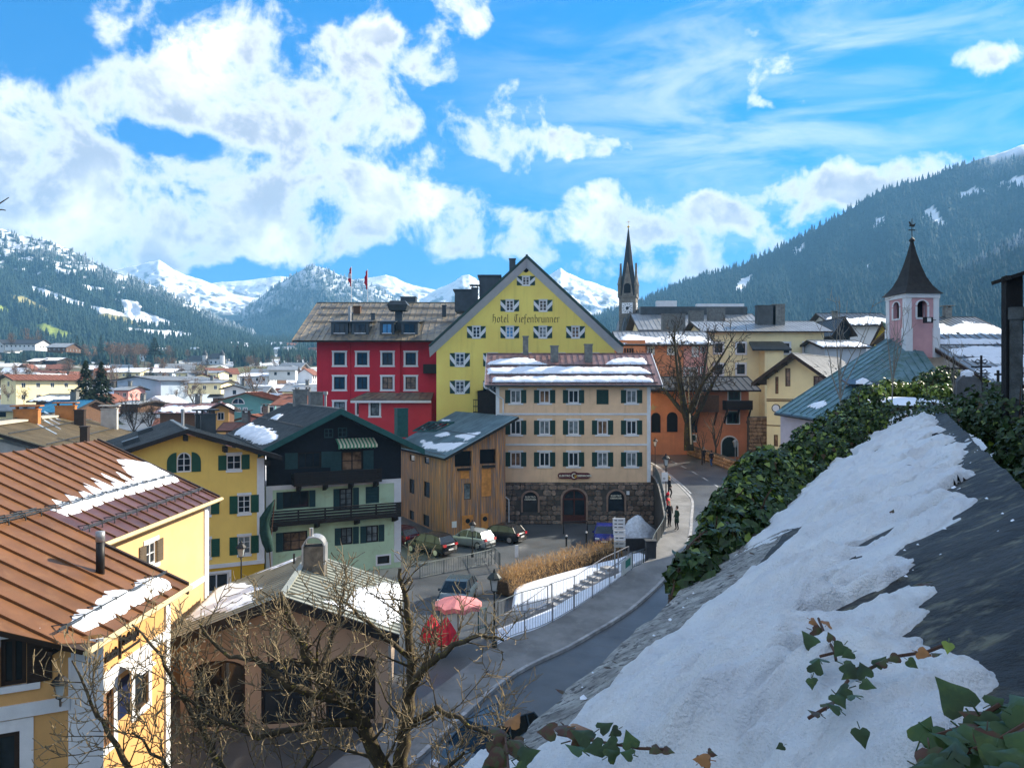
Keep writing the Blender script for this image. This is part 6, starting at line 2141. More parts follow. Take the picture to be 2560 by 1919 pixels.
# cream gable house turned to the road
def cream_gable():
 yaw = -38
 c0 = at(1917, 1120, 84)
 M = T(c0.x, 84, -10.5) @ RZ(yaw)
 h = thing('house', 'cream house with brown overhanging gable roof beside the chapel', 'house', M)
 kx = (2105 - CX) / F
 c, s_ = cos(radians(yaw)), sin(radians(yaw))
 W = (kx * 84 - c0.x) / (c - kx * s_)
 xr = lp(M, 2004, 900)[0]
 zr = lp(M @ T(0, -1.5, 0), 1979, 883)[1]
 zl = lp(M @ T(0, -1.5, 0), 1878, 958)[1]
 xl = lp(M @ T(0, -1.5, 0), 1878, 958)[0]
 xr = lp(M @ T(0, -1.5, 0), 1979, 883)[0]
 sl = (zr - zl) / (xr - xl)
 xe = W + (0 - xl)
 clip = [(-sl, 1, zr - .45 - sl * xr), (sl, 1, zr - .45 + sl * xr)]
 f = Facade(h, M, W, zr, M_CREAMP, clip)
 Z = f_z
 for q in ((1135, 1040, 1155, 1150), (1200, 985, 1232, 1102), (1382, 1035, 1475, 1103), (1125, 1415, 1152, 1490)):
  f.win(*Z(q[0], q[1]), *Z(q[2], q[3]), dict(frame=M_BRWOOD, glass=M_GLASST, fw=.1, nv=0 if q[2] - q[0] < 50 else 2, nh=1))
 f.done()
 L = 16
 Mr, Mb, Ml = sides(M, W, L)
 plain_wall(h, Ml, L, zr - .45 - sl * xr, M_CREAMP); plain_wall(h, Mr, L, max(2, zr - .45 - sl * (W - xr)), M_CREAMP)
 ro, P = roof_y(h, M, xl, xe, -1.5, L, zl, zr - sl * (xe - xr), zr, xr, .22, M_FASC, M_GREYR, .6, barge=(M_FASC, .35))
 E, G, B = P[4], P[5], P[1]
 u = (G - E).normalized(); v = (B - E).normalized()
 lu, lv = (G - E).length, (B - E).length
 snow_patch(ro, E, u, v, [(.2, .1), (lu - .3, .1), (lu - .4, lv * .5), (lu * .5, lv * .6), (lu * .3, lv * .45), (.2, lv * .35)], .15, .25, .5, 8)
 for py in (998, 1002, 1064):
  z = lp(M, 1960, py)[1]
  b = MB(); b.box(-.02, -.05, z - .05, W * .9, .01, z + .05); b.build('string_course', M_BRWOOD, h, M)
 b = MB()
 for i in range(5):
  x = xl + .3 + (xr - xl - .3) * i / 4; z = zl + sl * (x - xl) - .35
  b.box(x - .1, -1.45, z - .15, x + .1, 0, z + .1)
 b.build('rafter_ends', M_FASC, ro, M)['kind'] = 'stuff'
 # round mirror on the wall
 q = at(1940, 1020, 82)
 mo = thing('road_mirror', 'round dark-rimmed road mirror on the cream house', 'mirror', T(q))
 b = MB(); b.prism([(.45 * cos(2 * pi * j / 18), .45 * sin(2 * pi * j / 18)) for j in range(18)], .08, 'y', o=-.05); b.build('rim', M_BLACK, mo, T(q) @ RZ(-30))
 b = MB(); b.prism([(.36 * cos(2 * pi * j / 18), .36 * sin(2 * pi * j / 18)) for j in range(18)], .03, 'y', o=-.07); b.build('mirror_face', mat('mirror_pale', (.6, .65, .7), .1, .05, 2, spec=.8), mo, T(q) @ RZ(-30))
 b = MB(); b.tube([(0, .03, 0), (0, .9, .1)], .04, 5); b.build('arm', M_BLACK, mo, T(q) @ RZ(-30))
cream_gable()
town_house('house', 'green-roofed house with small yellow gable behind the chapel', 'house', 2186, 2226, 868, 806, 960, 118, 14, -32, 'y', mat('bright_yellow_plaster', (.75, .55, .05), .9, .1, .6), mat('green_copper_roof', (.03, .15, .12), .5, .2, .7, rnd=.08), (2, 1), over=.7, pw=.5)
town_house('house', 'dark seamed roof house with pale gable far behind the chapel tower', 'house', 2090, 2230, 815, 775, 980, 150, 14, 0, 'x', M_WPLA2, M_METAL, (0, 0), over=1.2, pw=.9, snow=True)
town_house('house', 'dark-roofed house with roof hatches right of the chapel tower', 'house', 2352, 2500, 842, 780, 960, 92, 14, 0, 'x', M_WPLA2, M_CORR, (0, 0), over=1.2, pw=.6, chim=2, snow=True)
town_house('shed', 'low flat snow-covered shed roof between cream house and green roof', 'shed', 2062, 2165, 868, 846, 930, 100, 9, 0, 'x', M_PALEB, M_GREYR, (0, 0), over=.6, pw=.8, snow=True)
town_house('house', 'black-timbered house end behind the cream house ridge', 'house', 2085, 2125, 840, 793, 960, 130, 12, 0, 'y', M_NAVY, M_METAL, (0, 0), over=.8, chim=1)
# ------------------------------------------------------------------ gothic church tower
def church_tower():
 d = 190
 k = d / F
 X = lambda px: (px - CX) * k
 Zp = lambda py: (CY - py) * k
 cx = X(1571)
 wv = X(1596.5) - X(1545.3)
 M = T(cx, d, -10) @ RZ(-16)
 w = wv / (cos(radians(16)) + sin(radians(16)))
 t = thing('church_tower', 'slender gothic church tower with tall dark spire and white clock face', 'church tower', M)
 M_TST = mat('grey_brown_ashlar', (.20, .175, .14), .9, .3, 1.2, .3, 10, col2=(.13, .12, .11))
 zb = Zp(741) + 10
 M_SP = mat('slate_spire', (.016, .020, .024), .55, .25, 2)
 # stone body in coursed slabs
 b = MB(); b.box(-w / 2, -w / 2, 0, w / 2, w / 2, zb); b.build('shaft', M_TST, t, M)
 for z in (zb - .05, zb - 12.5):
  b = MB(); b.box(-w / 2 - .25, -w / 2 - .25, z - .35, w / 2 + .25, w / 2 + .25, z); b.build('cornice', M_TST, t, M)
 zt = Zp(568) + 10
 b = MB()
 n = 8
 b.lathe([(w * .56, zb - .1), (w * .50, zb + 1.2), (w * .36, zb + 6), (.12, zt - .4), (.03, zt)], 8, ang0=pi / 8)
 b.build('spire', M_SP, t, M)
 b = MB(); b.lathe([(.0, zt - .3), (.35, zt + .1), (.0, zt + .5)], 8); b.tube([(0, 0, zt), (0, 0, zt + 1.8)], .05, 4); b.box(-.5, -.04, zt + 1.2, .5, .04, zt + 1.3)
 b.build('finial', M_GOLD, t, M)
 for i in range(4):
  Mg = M @ RZ(90 * i)
  # steep stone gable with lancet on each side, corner pinnacles
  b = MB(); b.prism([(-w * .34, zb), (w * .34, zb), (0, zb + 8.2)], .5, 'y', o=-w / 2 - .1); go = b.build('gable', M_TST, t, Mg)
  b = MB(); ww = w * .2
  b.prism([(-ww, zb + .6)] + [(p[0], p[1] + zb + .6) for p in arc_pts(ww * 2, 2.4, ww)] + [(ww, zb + .6)], .08, 'y', o=-w / 2 - .17); b.build('lancet', M_DARKIN, go, Mg)
  b = MB(); b.lathe([(.3, zb), (.3, zb + 2.6), (.42, zb + 2.7), (.06, zb + 4.6), (.0, zb + 5.4)], 6, M=T(-w / 2, -w / 2, 0)); b.build('pinnacle', M_TST, t, Mg)
  # clock
  zc = Zp(772) + 10
  b = MB(); s = w * .32; b.box(-s, -w / 2 - .12, zc - s, s, -w / 2 - .02, zc + s); co = b.build('clock_face', M_WHITE, t, Mg)
  b = MB()
  for j in range(12):
   a = j * pi / 6
   b.box(-.06, -w / 2 - .16, s * .62, .06, -w / 2 - .13, s * .92, M=T(0, 0, zc) @ Matrix.Rotation(a, 4, 'Y'))
  b.box(-.08, -w / 2 - .2, 0, .08, -w / 2 - .17, s * .6, M=T(0, 0, zc) @ RY(60)); b.box(-.1, -w / 2 - .2, 0, .1, -w / 2 - .17, s * .45, M=T(0, 0, zc) @ RY(190))
  b.lathe([(s * .3, 0), (s * .3, .04)], 12, M=T(0, -w / 2 - .13, zc) @ RX(90))
  b.build('clock_hands', M_BLACK, co, Mg)
 # nave with pointed gablets seen over the roofs
 no = thing('church_nave', 'dark pointed gablets of the church nave at the foot of its tower', 'church', T(X(1580), d - 4, -10))
 b = MB()
 for px, hw, py in ((1570, 9, 782), (1556, 6, 796), (1588, 13, 776)):
  q = Zp(py)
  b.add([(X(px - hw), d - 5, -9), (X(px + hw), d - 5, -9), (X(px + hw), d - 5, Zp(822)), (X(px), d - 5, q), (X(px - hw), d - 5, Zp(822)), (X(px - hw), d + 8, -9), (X(px + hw), d + 8, -9), (X(px + hw), d + 8, Zp(822)), (X(px), d + 8, q), (X(px - hw), d + 8, Zp(822))],
    [(0, 1, 2, 3, 4), (5, 9, 8, 7, 6), (1, 6, 7, 2), (2, 7, 8, 3), (3, 8, 9, 4), (0, 4, 9, 5)])
 b.buildw('gablets', M_METAL, no)
 return t
church_tower()
# ------------------------------------------------------------------ chapel with pink bell turret
def chapel():
 d = 55.0
 c = at(2287, 838, d)
 th = 33
 yw = 5.5
 w = 82 * d / F
 M = T(c.x, d + .4, -9) @ RZ(yw)
 t = thing('chapel', 'chapel with pink and white bell turret, curved dark cap and blue-green sheet roof', 'chapel', M)
 M_PK = mat('pink_turret_plaster', (.58, .33, .34), .9, .12, .8, .2, 20, streak=.25)
 M_CAP = mat('dark_shingle_cap', (.022, .020, .018), .7, .35, 3, .4, 25)
 z0, z1 = (CY - 842) * d / F + 9, (CY - 737) * d / F + 9
 for i in range(4):
  Mf = M @ RZ(90 * i) @ T(-w / 2, -w / 2, z0 - 1.5)
  f = Facade(t, Mf, w, z1 - z0 + 1.5, M_PK, name='turret_wall', reveal=.3)
  hh = (z1 - z0)
  f.op.append((w * .34, 1.5 + hh * .44, w * .66, 1.5 + hh * .84))
  f.sp.append((w / 2, 1.5 + hh * .44, w * .32, hh * .40, w * .16))
  f.done()
  b = MB()
  for xa, xb in ((-.04, w * .15), (w * .85, w + .04)):
   b.box(xa, -.07, 0, xb, .01, 1.5 + hh * .9)
   b.box(xa - .05, -.12, 0, xb + .05, .02, 1.5 + hh * .2)
  b.box(-.08, -.12, 1.5 + hh * .9, w + .08, .02, 1.5 + hh)
  pts = arc_pts(w * .32, hh * .40, w * .16, 10)
  for j in range(len(pts) - 1):
   p, q = pts[j], pts[j + 1]; ex = lambda s: (s[0] * 1.35, s[1] + .06)
   b.prism([(p[0] + w / 2, p[1] + 1.5 + hh * .44), (q[0] + w / 2, q[1] + 1.5 + hh * .44), (ex(q)[0] + w / 2, ex(q)[1] + 1.5 + hh * .44), (ex(p)[0] + w / 2, ex(p)[1] + 1.5 + hh * .44)], .05, 'y', o=-.04)
  for s in (-1, 1):
   x = w / 2 + s * w * .19
   b.box(x - w * .03, -.04, 1.5 + hh * .44, x + w * .03, .01, 1.5 + hh * .7)
  b.box(w * .3, -.07, 1.5 + hh * .40, w * .7, .01, 1.5 + hh * .44)
  b.build('pilasters', M_WPLAST, t, Mf)
 bl = MB(); bl.lathe([(.5, 0), (.42, .12), (.3, .5), (.22, .75), (.05, .85)], 14, M=M @ T(0, 0, z0 + (z1 - z0) * .45)); bl.buildw('bell', mat('bronze', (.10, .08, .04), .4, .2, 3, metal=.8), t, True)
 # curved pyramid cap
 zt = (CY - 600) * d / F + 9
 prof = [(1.0, 0), (.86, .05), (.66, .16), (.46, .33), (.29, .55), (.15, .78), (.07, .95), (.045, 1.0)]
 hw = (2361 - 2221) / 2 * d / F / (cos(radians(th)) + sin(radians(th))) * 1.0
 b = MB()
 b.lathe([(r * hw * sqrt(2), z1 + q * (zt - z1)) for r, q in prof], 4, ang0=pi / 4)
 b.build('cap', M_CAP, t, M)
 b = MB(); b.lathe([(.0, zt - .15), (.2, zt), (.2, zt + .1), (.0, zt + .3)], 10); b.tube([(0, 0, zt), (0, 0, zt + 1.6)], .03, 5)
 b.box(-.25, -.02, zt + .75, .25, .02, zt + .82)
 b.prism([(-.2, zt + 1.05), (.18, zt + 1.02), (.3, zt + 1.3), (.12, zt + 1.2), (-.05, zt + 1.22), (-.12, zt + 1.42), (-.24, zt + 1.38), (-.16, zt + 1.2)], .03, 'y')
 b.build('weathercock', M_BLACK, t, M)
 # floodlight
 fl = thing('floodlight', 'black square floodlight mounted on the pink turret', 'floodlight', T(at(2320, 800, d - 1.4)))
 q = at(2320, 800, d - 1.4); b = MB(); b.box(-.3, -.12, -.2, .3, .12, .2); b.build('housing', M_BLACK, fl, T(q) @ RZ(yw)); b = MB(); b.box(-.14, -.14, -.12, .14, -.121, .14); b.build('lens', M_WHITE, fl, T(q) @ RZ(yw)); b = MB(); b.tube([(.3, 0, 0), (.65, .1, .02)], .03, 5); b.build('arm', M_BLACK, fl, T(q) @ RZ(yw))
 # roofs
 M_CHR = mat('blue_green_copper_roof', (.10, .185, .21), .5, .25, .8, spec=.4, rnd=.07, col2=(.05, .12, .10))
 A, B = at(2231, 838, 56.5), at(2281, 838, 56)
 Cc, Dd = at(1938, 1030, 53), at(2066, 1050, 47)
 E = at(2238, 1000, 48.5)
 for k, (e0, e1, r1, r0) in enumerate(((Cc, Dd, B, A),)):
  pass
 ro_b = MB()
 ro_b.slab([Cc, Dd, E, B, A], .2)
 R1 = at(2400, 1010, 49)
 ro_b.slab([E, R1, B], .2)
 ro = ro_b.buildw('roof', M_CHR, t)
 # seams on the big left plane: lines from the top edge parallel to the left verge
 n = (Dd - Cc).cross(A - Cc).normalized()
 if n.z < 0: n = -n
 dirv = (Cc - A)
 ns = 17
 for i in range(ns):
  f0 = i / (ns - 1)
  top = A.lerp(B, min(1, f0 * 2.6)) if f0 * 2.6 <= 1 else B.lerp(E, (f0 * 2.6 - 1) / 1.75)
  bot = Cc.lerp(Dd, f0)
  if f0 * 2.6 > 1:
   bot = Dd.lerp(E, max(0, (f0 - .38) / .75)) if f0 > .6 else Cc.lerp(Dd, f0 * 1.6 if f0 * 1.6 < 1 else 1)
 ustep = (Dd - Cc) / 7
 k = 0
 for i in range(-1, 18):
  p = Cc + ustep * i * .8
  # clip the seam line p -> p - dirv against the polygon via sampling
  pts = []
  for j in range(41):
   q = p - dirv * (j / 40)
   # inside test in barycentric-ish plane coordinates
   uu = (Dd - Cc).normalized(); vv = n.cross(uu)
   poly = [((x - Cc).dot(uu), (x - Cc).dot(vv)) for x in (Cc, Dd, E, B, A)]
   if in_poly(np.array([(q - Cc).dot(uu)]), np.array([(q - Cc).dot(vv)]), poly)[0]:
    pts.append(q - n * ((q - Cc).dot(n)))
  if len(pts) > 2:
   b = MB(); b.tube([pts[0] + n * .02, pts[-1] + n * .02], .045, 4); b.buildw('seam', M_CHR, ro)
 n2 = (R1 - E).cross(B - E).normalized()
 if n2.z < 0: n2 = -n2
 for i in range(1, 7):
  p = E.lerp(B, i / 7); q = E.lerp(R1, i / 7) if i < 7 else R1
  b = MB(); b.tube([p + n2 * .03, q + n2 * .03], .04, 4); b.buildw('seam', M_CHR, ro)
 # eave wall
 b = MB()
 for p, q in ((Cc, Dd), (Dd, E), (E, R1)):
  p2, q2 = p + Vector((.5, .4, -.25)), q + Vector((.5, .4, -.25))
  b.add([p2, q2, Vector((q2.x, q2.y, -10)), Vector((p2.x, p2.y, -10))], [(0, 3, 2, 1)])
 b.buildw('wall', mat('lilac_white_plaster', (.55, .47, .50), .9, .1, .8), t)
 g = MB(); g.tube([Cc + Vector((0, 0, -.12)), Dd + Vector((0, 0, -.12))], .1, 6); g.buildw('gutter', M_METAL, ro)
 # small dormer hood with snow
 p = at(2160, 958, 50.2)
 b = MB(); b.slab([p + Vector((-1.2, -.5, -.05)), p + Vector((1.05, -.5, -.1)), p + Vector((1.0, .9, .25)), p + Vector((-1.1, .9, .3))], .12); dh = b.buildw('dormer_hood', M_METAL, ro)
 snow_patch(dh, p + Vector((-.6, -.4, -.03)), Vector((1, 0, 0)), Vector((0, .97, .22)), [(0, 0), (1.0, 0), (.8, .8), (.4, .95), (.2, .5)], .25, .08, .1, 3)
 snow_patch(ro, Cc, (Dd - Cc).normalized(), n.cross((Dd - Cc).normalized()), plane_px(Cc, (Dd - Cc).normalized(), n.cross((Dd - Cc).normalized()), [(2022, 1015), (2035, 1008), (2060, 1002), (2065, 1012), (2045, 1020)]), .1, .1, .1, 9)
 # nave roof with snow to the right
 rr0, rr1 = at(2281, 836, 57), at(2700, 836, 57)
 e0, e1 = at(2486, 962, 48), at(2930, 962, 48)
 b = MB(); b.slab([e0, e1, rr1, rr0], .25)
 b.slab([rr0, rr1, rr1 + Vector((0, 5.5, -3.5)), rr0 + Vector((0, 5.5, -3.5))], .25)
 nr = b.buildw('nave_roof', M_FASC, t)
 strip_panels(nr, e0, e1, rr1, rr0, .5, M_GREYR, rib=.07)
 u = (e1 - e0).normalized(); v = (rr0 - e0).normalized()
 vv = v - u * v.dot(u); vv.normalize()
 nn = u.cross(vv)
 for i, p in enumerate(([(2370, 875), (2420, 868), (2520, 870), (2520, 895), (2430, 893), (2380, 886)], [(2400, 900), (2520, 880), (2600, 900), (2620, 930), (2470, 905)], [(2440, 925), (2520, 912), (2560, 950), (2500, 958)], [(2330, 852), (2380, 848), (2500, 850), (2510, 860), (2360, 866)])):
  snow_patch(nr, e0, u, vv, plane_px(e0, u, vv, p), .14, .12, .3, 60 + i)
 for py in (866, 898, 938):
  q = plane_px(e0, u, vv, [(2500, py)])[0]
  l0 = e0 + v * (q[1] / vv.dot(v))
  b = MB(); b.tube([l0 + u * .3 + nn * .14, l0 + u * 11 + nn * .14], .05, 4); b.buildw('snow_guard', M_METAL, nr)
 b = MB()
 a = nr
 wl = MB()
 q0 = rr0 + Vector((.9, 0, -.35)); q1 = e0 + Vector((.7, .7, -.3))
 wl.add([q0, q1, Vector((q1.x, q1.y, -9)), Vector((q0.x, q0.y, -9))], [(0, 1, 2, 3)])
 q2 = e1 + Vector((0, .8, -.3))
 wl.add([q1, q2, Vector((q2.x, q2.y, -9)), Vector((q1.x, q1.y, -9))], [(0, 3, 2, 1)])
 wl.buildw('nave_wall', M_WPLAST, t)
 return t
chapel()
# ------------------------------------------------------------------ road, pavements, walls
ZD = [(5, -13.5), (20, -13.25), (34, -12.9), (37, -12.72), (41, -12.15), (45, -11.5), (48, -11.0), (52, -10.3), (55, -9.85), (60, -9.5), (66, -9.3), (72, -9.1), (82, -8.75), (101, -8.2), (130, -8.0)]
zroad = lambda d: float(np.interp(d, [a for a, _ in ZD], [b for _, b in ZD]))
KERB = [(-9.5, 14), (-6.2, 20), (-3.6, 26), (-1.9, 30), (.09, 34), (3.2, 37.5), (6.4, 41.2), (9.56, 46.2), (11.7, 51), (13.2, 56.5), (14.5, 62), (14.9, 67), (15.1, 72), (15.2, 82), (14.6, 92), (13.2, 101), (10, 110), (4, 120)]
SIDE = [(-11.3, 16), (-8.0, 22), (-5.6, 27.5), (-3.4, 32), (-.8, 37.1), (1.36, 38.9), (3.06, 40.8), (4.98, 43.3), (6.25, 45), (7.2, 46.4), (8.4, 47.7), (9.1, 49.6), (10.2, 52.3), (10.9, 55.1), (12, 61.9), (13.2, 70), (13.55, 75), (13.6, 84)]
RIGHT = [(-2.5, 8), (1.5, 14), (4.5, 22), (7.5, 28.5), (11.5, 33), (15.5, 38.5), (19, 45), (21, 51), (22.5, 57), (23.2, 63), (23.2, 68), (22.8, 74), (22.2, 80.5), (21.7, 86), (19.8, 100), (17, 110), (11, 122)]
def resample(pl, n):
 pl = [Vector((a, b, 0)) for a, b in pl]
 acc = [0]
 for i in range(1, len(pl)): acc.append(acc[-1] + (pl[i] - pl[i - 1]).length)
 # smooth with catmull-rom
 out = []
 for k in range(n):
  s = acc[-1] * k / (n - 1)
  i = max(0, min(len(pl) - 2, int(np.searchsorted(acc, s)) - 1))
  t = (s - acc[i]) / max(1e-6, acc[i + 1] - acc[i])
  p0, p1, p2, p3 = pl[max(i - 1, 0)], pl[i], pl[i + 1], pl[min(i + 2, len(pl) - 1)]
  q = .5 * ((2 * p1) + (p2 - p0) * t + (2 * p0 - 5 * p1 + 4 * p2 - p3) * t * t + (3 * p1 - p0 - 3 * p2 + p3) * t ** 3)
  out.append(q)
 return out
def strip(name, La, Ra, dz, m, skirt=0, mw=None, n=90):
 A, B = resample(La, n), resample(Ra, n)
 b = MB()
 for i in range(n):
  za, zb = zroad(A[i].y) + dz, zroad(B[i].y) + dz
  b.v += [(A[i].x, A[i].y, za), (B[i].x, B[i].y, zb), (A[i].x, A[i].y, za - skirt), (B[i].x, B[i].y, zb - skirt)]
 for i in range(n - 1):
  o = i * 4
  b.f.append((o, o + 1, o + 5, o + 4)); b.m.append(0)
  if skirt:
   b.f += [(o, o + 4, o + 6, o + 2), (o + 1, o + 3, o + 7, o + 5)]; b.m += [1, 1]
 ob = b.build(name, [m, mw or m])
 ob['kind'] = 'structure'
 return ob
M_WALLST = mat('dark_retaining_stone', (.075, .07, .065), .9, .4, 1.5, .5, 8)
M_GRANITE = mat('coping_granite', (.36, .36, .34), .85, .5, 14, 1.0, 55, col2=(.10, .10, .10), mix2=(.52, .62))
M_CONC = mat('wet_concrete', (.024, .026, .026), .65, .8, 5, .8, 24, col2=(.13, .125, .085), mix2=(.52, .70), spec=.3)
road = strip('road', KERB, RIGHT, 0, M_ASPH, 6.5, M_WALLST)
road['label'] = 'curving asphalt road climbing past the beige house'
pave = strip('pavement', SIDE, KERB[:len(KERB) - 4], .12, M_PAVE, 6.5, M_WALLST)
pave['label'] = 'grey asphalt pavement along the left side of the road'
# kerb stones, one by one
K = resample(KERB[:len(KERB) - 3], 95)
kb = MB(); kb.box(0, -.09, -.3, 1, .09, 0)
km = kb.mesh('kerb_stone', M_KERB)
for i in range(len(K) - 1):
 a, c = K[i], K[i + 1]
 a = Vector((a.x, a.y, zroad(a.y) + .145)); c = Vector((c.x, c.y, zroad(c.y) + .145))
 u = (c - a); ln = u.length; u.normalize()
 s = Vector((-u.y, u.x, 0)).normalized(); w = u.cross(s)
 Mx = Matrix(((*u, 0), (*s, 0), (*w, 0), (0, 0, 0, 1))).transposed()
 link('kerb_stone', km, road, T(a) @ Mx @ Matrix.Diagonal((ln - .02, 1, 1, 1)))
# white edge and centre lines
M_LINE = mat('road_line_paint', (.45, .47, .48), .7, .3, 4)
Lr, Kr = resample(RIGHT, 120), resample(KERB, 120)
b = MB()
for i in range(60, 112):
 for f, w, dash in ((.42, .06, True), (.05, .05, False)):
  if dash and i % 4 > 1: continue
  p = Kr[i].lerp(Lr[i], f); q = Kr[i + 1].lerp(Lr[i + 1], f)
  s = (Lr[i] - Kr[i]).normalized() * w
  b.add([(p.x - s.x, p.y - s.y, zroad(p.y) + .006), (p.x + s.x, p.y + s.y, zroad(p.y) + .006), (q.x + s.x, q.y + s.y, zroad(q.y) + .006), (q.x - s.x, q.y - s.y, zroad(q.y) + .006)], [(0, 1, 2, 3)])
b.build('road_marking', M_LINE, road)
b = MB()
q = at(1415, 1641, 0 + 34.6)
g0 = Vector(((1400 - CX) * 35 / F, 35, zroad(35) + .008))
for i in range(5): b.box(g0.x + .5 + i * .13, 35.5, g0.z, g0.x + .57 + i * .13, 36.3, g0.z + .01)
b.build('drain_grate', M_BLACK, road)
def slab_ground(name, poly, ztop, m, depth=6, label=None):
 b = MB(); b.prism(poly, -depth, 'z', o=ztop)
 o = b.build(name, m); o['kind'] = 'structure'
 if label: o['label'] = label
 return o
slab_ground('parking_lot', [(-45, 12), (-12, 12), (-4, 30), (1, 40), (9, 50), (13, 58), (13.4, 72.9), (13.4, 110), (-45, 110)], -13.29, M_ASPH, 1.2, 'dark asphalt parking place in front of the stone shop')
slab_ground('upper_street', [(13.6, 76), (75, 76), (75, 150), (0, 150), (0, 112), (13.6, 104)], -9.05, M_ASPH, 6, 'ground around the salmon house')
slab_ground('hillside', [(21, 42), (75, 42), (75, 75.9), (21, 75.9)], -10.6, M_EARTH, 5, 'earth slope below the chapel')
# low stone wall on the far side of the road
lw = thing('low_wall', 'low rubble wall along the road below the salmon house', 'wall', T(20.5, 90, -8.6))
Rw = [p for p in resample(RIGHT, 120) if 70 < p.y < 108]
b = MB()
for i in range(len(Rw) - 1):
 p, q = Rw[i], Rw[i + 1]
 zp, zq = zroad(p.y), zroad(q.y)
 n = Vector((q.y - p.y, -(q.x - p.x), 0)).normalized() * .45
 hh = 1.15
 b.add([(p.x, p.y, zp - .3), (q.x, q.y, zq - .3), (q.x, q.y, zq + hh), (p.x, p.y, zp + hh), (p.x + n.x, p.y + n.y, zp - .3), (q.x + n.x, q.y + n.y, zq - .3), (q.x + n.x, q.y + n.y, zq + hh), (p.x + n.x, p.y + n.y, zp + hh)],
   [(0, 3, 2, 1), (4, 5, 6, 7), (3, 7, 6, 2)] + ([(0, 4, 7, 3)] if i == 0 else []) + ([(1, 2, 6, 5)] if i == len(Rw) - 2 else []))
b.buildw('wall_body', mat('brown_rubble', (.11, .085, .055), .9, .45, 2.2, .6, 9), lw)
for i in range(0, len(Rw) - 1):
 for j in range(3):
  p, q = Rw[i], Rw[i + 1]
  for f in (.25, .75):
   c = p.lerp(q, f)
   u = (p - q).normalized(); nn = Vector((u.y, -u.x, 0)) * -1
   Mx = Matrix(((*u, 0), (*(-nn), 0), (0, 0, 1, 0), (0, 0, 0, 1))).transposed()
   link('stone', ms_, lw, T(c.x, c.y, zroad(c.y) + .2 + j * .36) @ RZ(math.degrees(atan2(u.y, u.x))) @ Matrix.Diagonal(((q - p).length * .47, .09, .33, 1)))
# ------------------------------------------------------------------ railings
M_RAIL = mat('grey_green_railing', (.10, .125, .13), .5, .2, 4, metal=.3)
M_RAILP = mat('grey_steel_railing', (.28, .28, .29), .5, .2, 4, metal=.3)
def railing(name, label, pts, h=1.0, m=M_RAIL, step=.16, post=1.6, base=.12, group=None, panel=None):
 P = [Vector(p) for p in pts]
 t = thing(name, label, 'railing', T(P[0]), group)
 for z in (h, base):
  b = MB(); b.tube([p + Vector((0, 0, z)) for p in P], .028 if z == h else .02, 5); b.buildw('rail', m, t)
 bar = cached(('bar', h, base, m.name), lambda: MB().box(-.009, -.009, base, .009, .009, h).mesh('bar', m))
 pst = cached(('post', h, m.name), lambda: MB().box(-.03, -.03, -.15, .03, .03, h).mesh('post', m))
 acc = 0
 nxt, nxp = step, 0
 for i in range(len(P) - 1):
  d = (P[i + 1] - P[i]); ln = d.length
  while nxt < acc + ln:
   link('bar', bar, t, T(P[i] + d * ((nxt - acc) / ln))); nxt += step
  while nxp < acc + ln:
   link('post', pst, t, T(P[i] + d * ((nxp - acc) / ln))); nxp += post
  acc += ln
 link('post', pst, t, T(P[-1]))
 if panel:
  b = MB()
  for i in range(len(P) - 1):
   b.add([P[i] + Vector((0, 0, base)), P[i + 1] + Vector((0, 0, base)), P[i + 1] + Vector((0, 0, h - .03)), P[i] + Vector((0, 0, h - .03))], [(0, 1, 2, 3)])
  b.buildw('infill', panel, t)
 return t
def on_side(k0, k1, n=14, off=.12):
 S_ = resample(SIDE, 160)
 out = []
 for p in S_:
  if k0 <= p.y <= k1: out.append(Vector((p.x + off, p.y, zroad(p.y) + .12)))
 return out[::max(1, len(out) // n)] + [out[-1]]
railing('railing', 'long bar railing along the pavement above the sunny snow', on_side(36.8, 46.3), 1.05, M_RAILP, .17, 1.9)
railing('railing', 'dark panelled railing beside the two standing women', on_side(48.2, 59.5), 1.0, M_RAIL, .2, 1.7, panel=mat('dark_mesh_infill', (.025, .028, .03), .7, .2, 4))
railing('railing', 'bar railing at the corner of the beige house', on_side(60, 75), 1.05, M_RAIL, .18, 1.8)
railing('railing', 'short railing with snow behind it next to the gate pillar', [(7.4, 47.2, -11.35), (8.5, 48.4, -11.3)], 1.0, M_RAIL, .2, 1.2)
q = Vector((8.7, 48.3, zroad(48)))
gp = thing('gate_pillar', 'dark square gate pillar at the end of the panelled railing', 'pillar', T(q))
b = MB(); b.box(-.3, -.3, -1.5, .3, .3, 1.15); b.box(-.36, -.36, 1.15, .36, .36, 1.22); b.build('pillar_block', mat('dark_grey_render', (.04, .045, .05), .8, .2, 3), gp, T(q))
railing('railing', 'dark railing in front of the parked black car', [at(1050, 1447, 52.6), at(1105, 1436, 53.8), at(1165, 1424, 55), at(1228, 1408, 56.6)], 1.05, M_RAIL, .2, 2)
railing('railing', 'short railing turning down towards the parked silver car', [at(1190, 1398, 57), at(1222, 1386, 59), at(1250, 1418, 54.5)], 1.0, M_RAIL, .25, 1.6)
railing('railing', 'stair handrail crossing the sunny snow slope', [at(1258, 1583, 40.5), at(1330, 1535, 42.5), at(1375, 1500, 44.3), at(1440, 1478, 45.5), at(1510, 1432, 47.5), at(1572, 1402, 49.3)], .95, M_RAILP, .26, 2.2)
railing('railing', 'dark railing beside the hedge foot above the lower plaza', [at(1245, 1545, 42.5), at(1300, 1520, 43.6), at(1380, 1498, 44.8)], .9, M_RAIL, .24, 1.8)
railing('railing', 'teal railing next to the pink parasol', [at(1196, 1578, 40.5), at(1215, 1570, 41)], 1.1, M_TEALB, .16, 1)
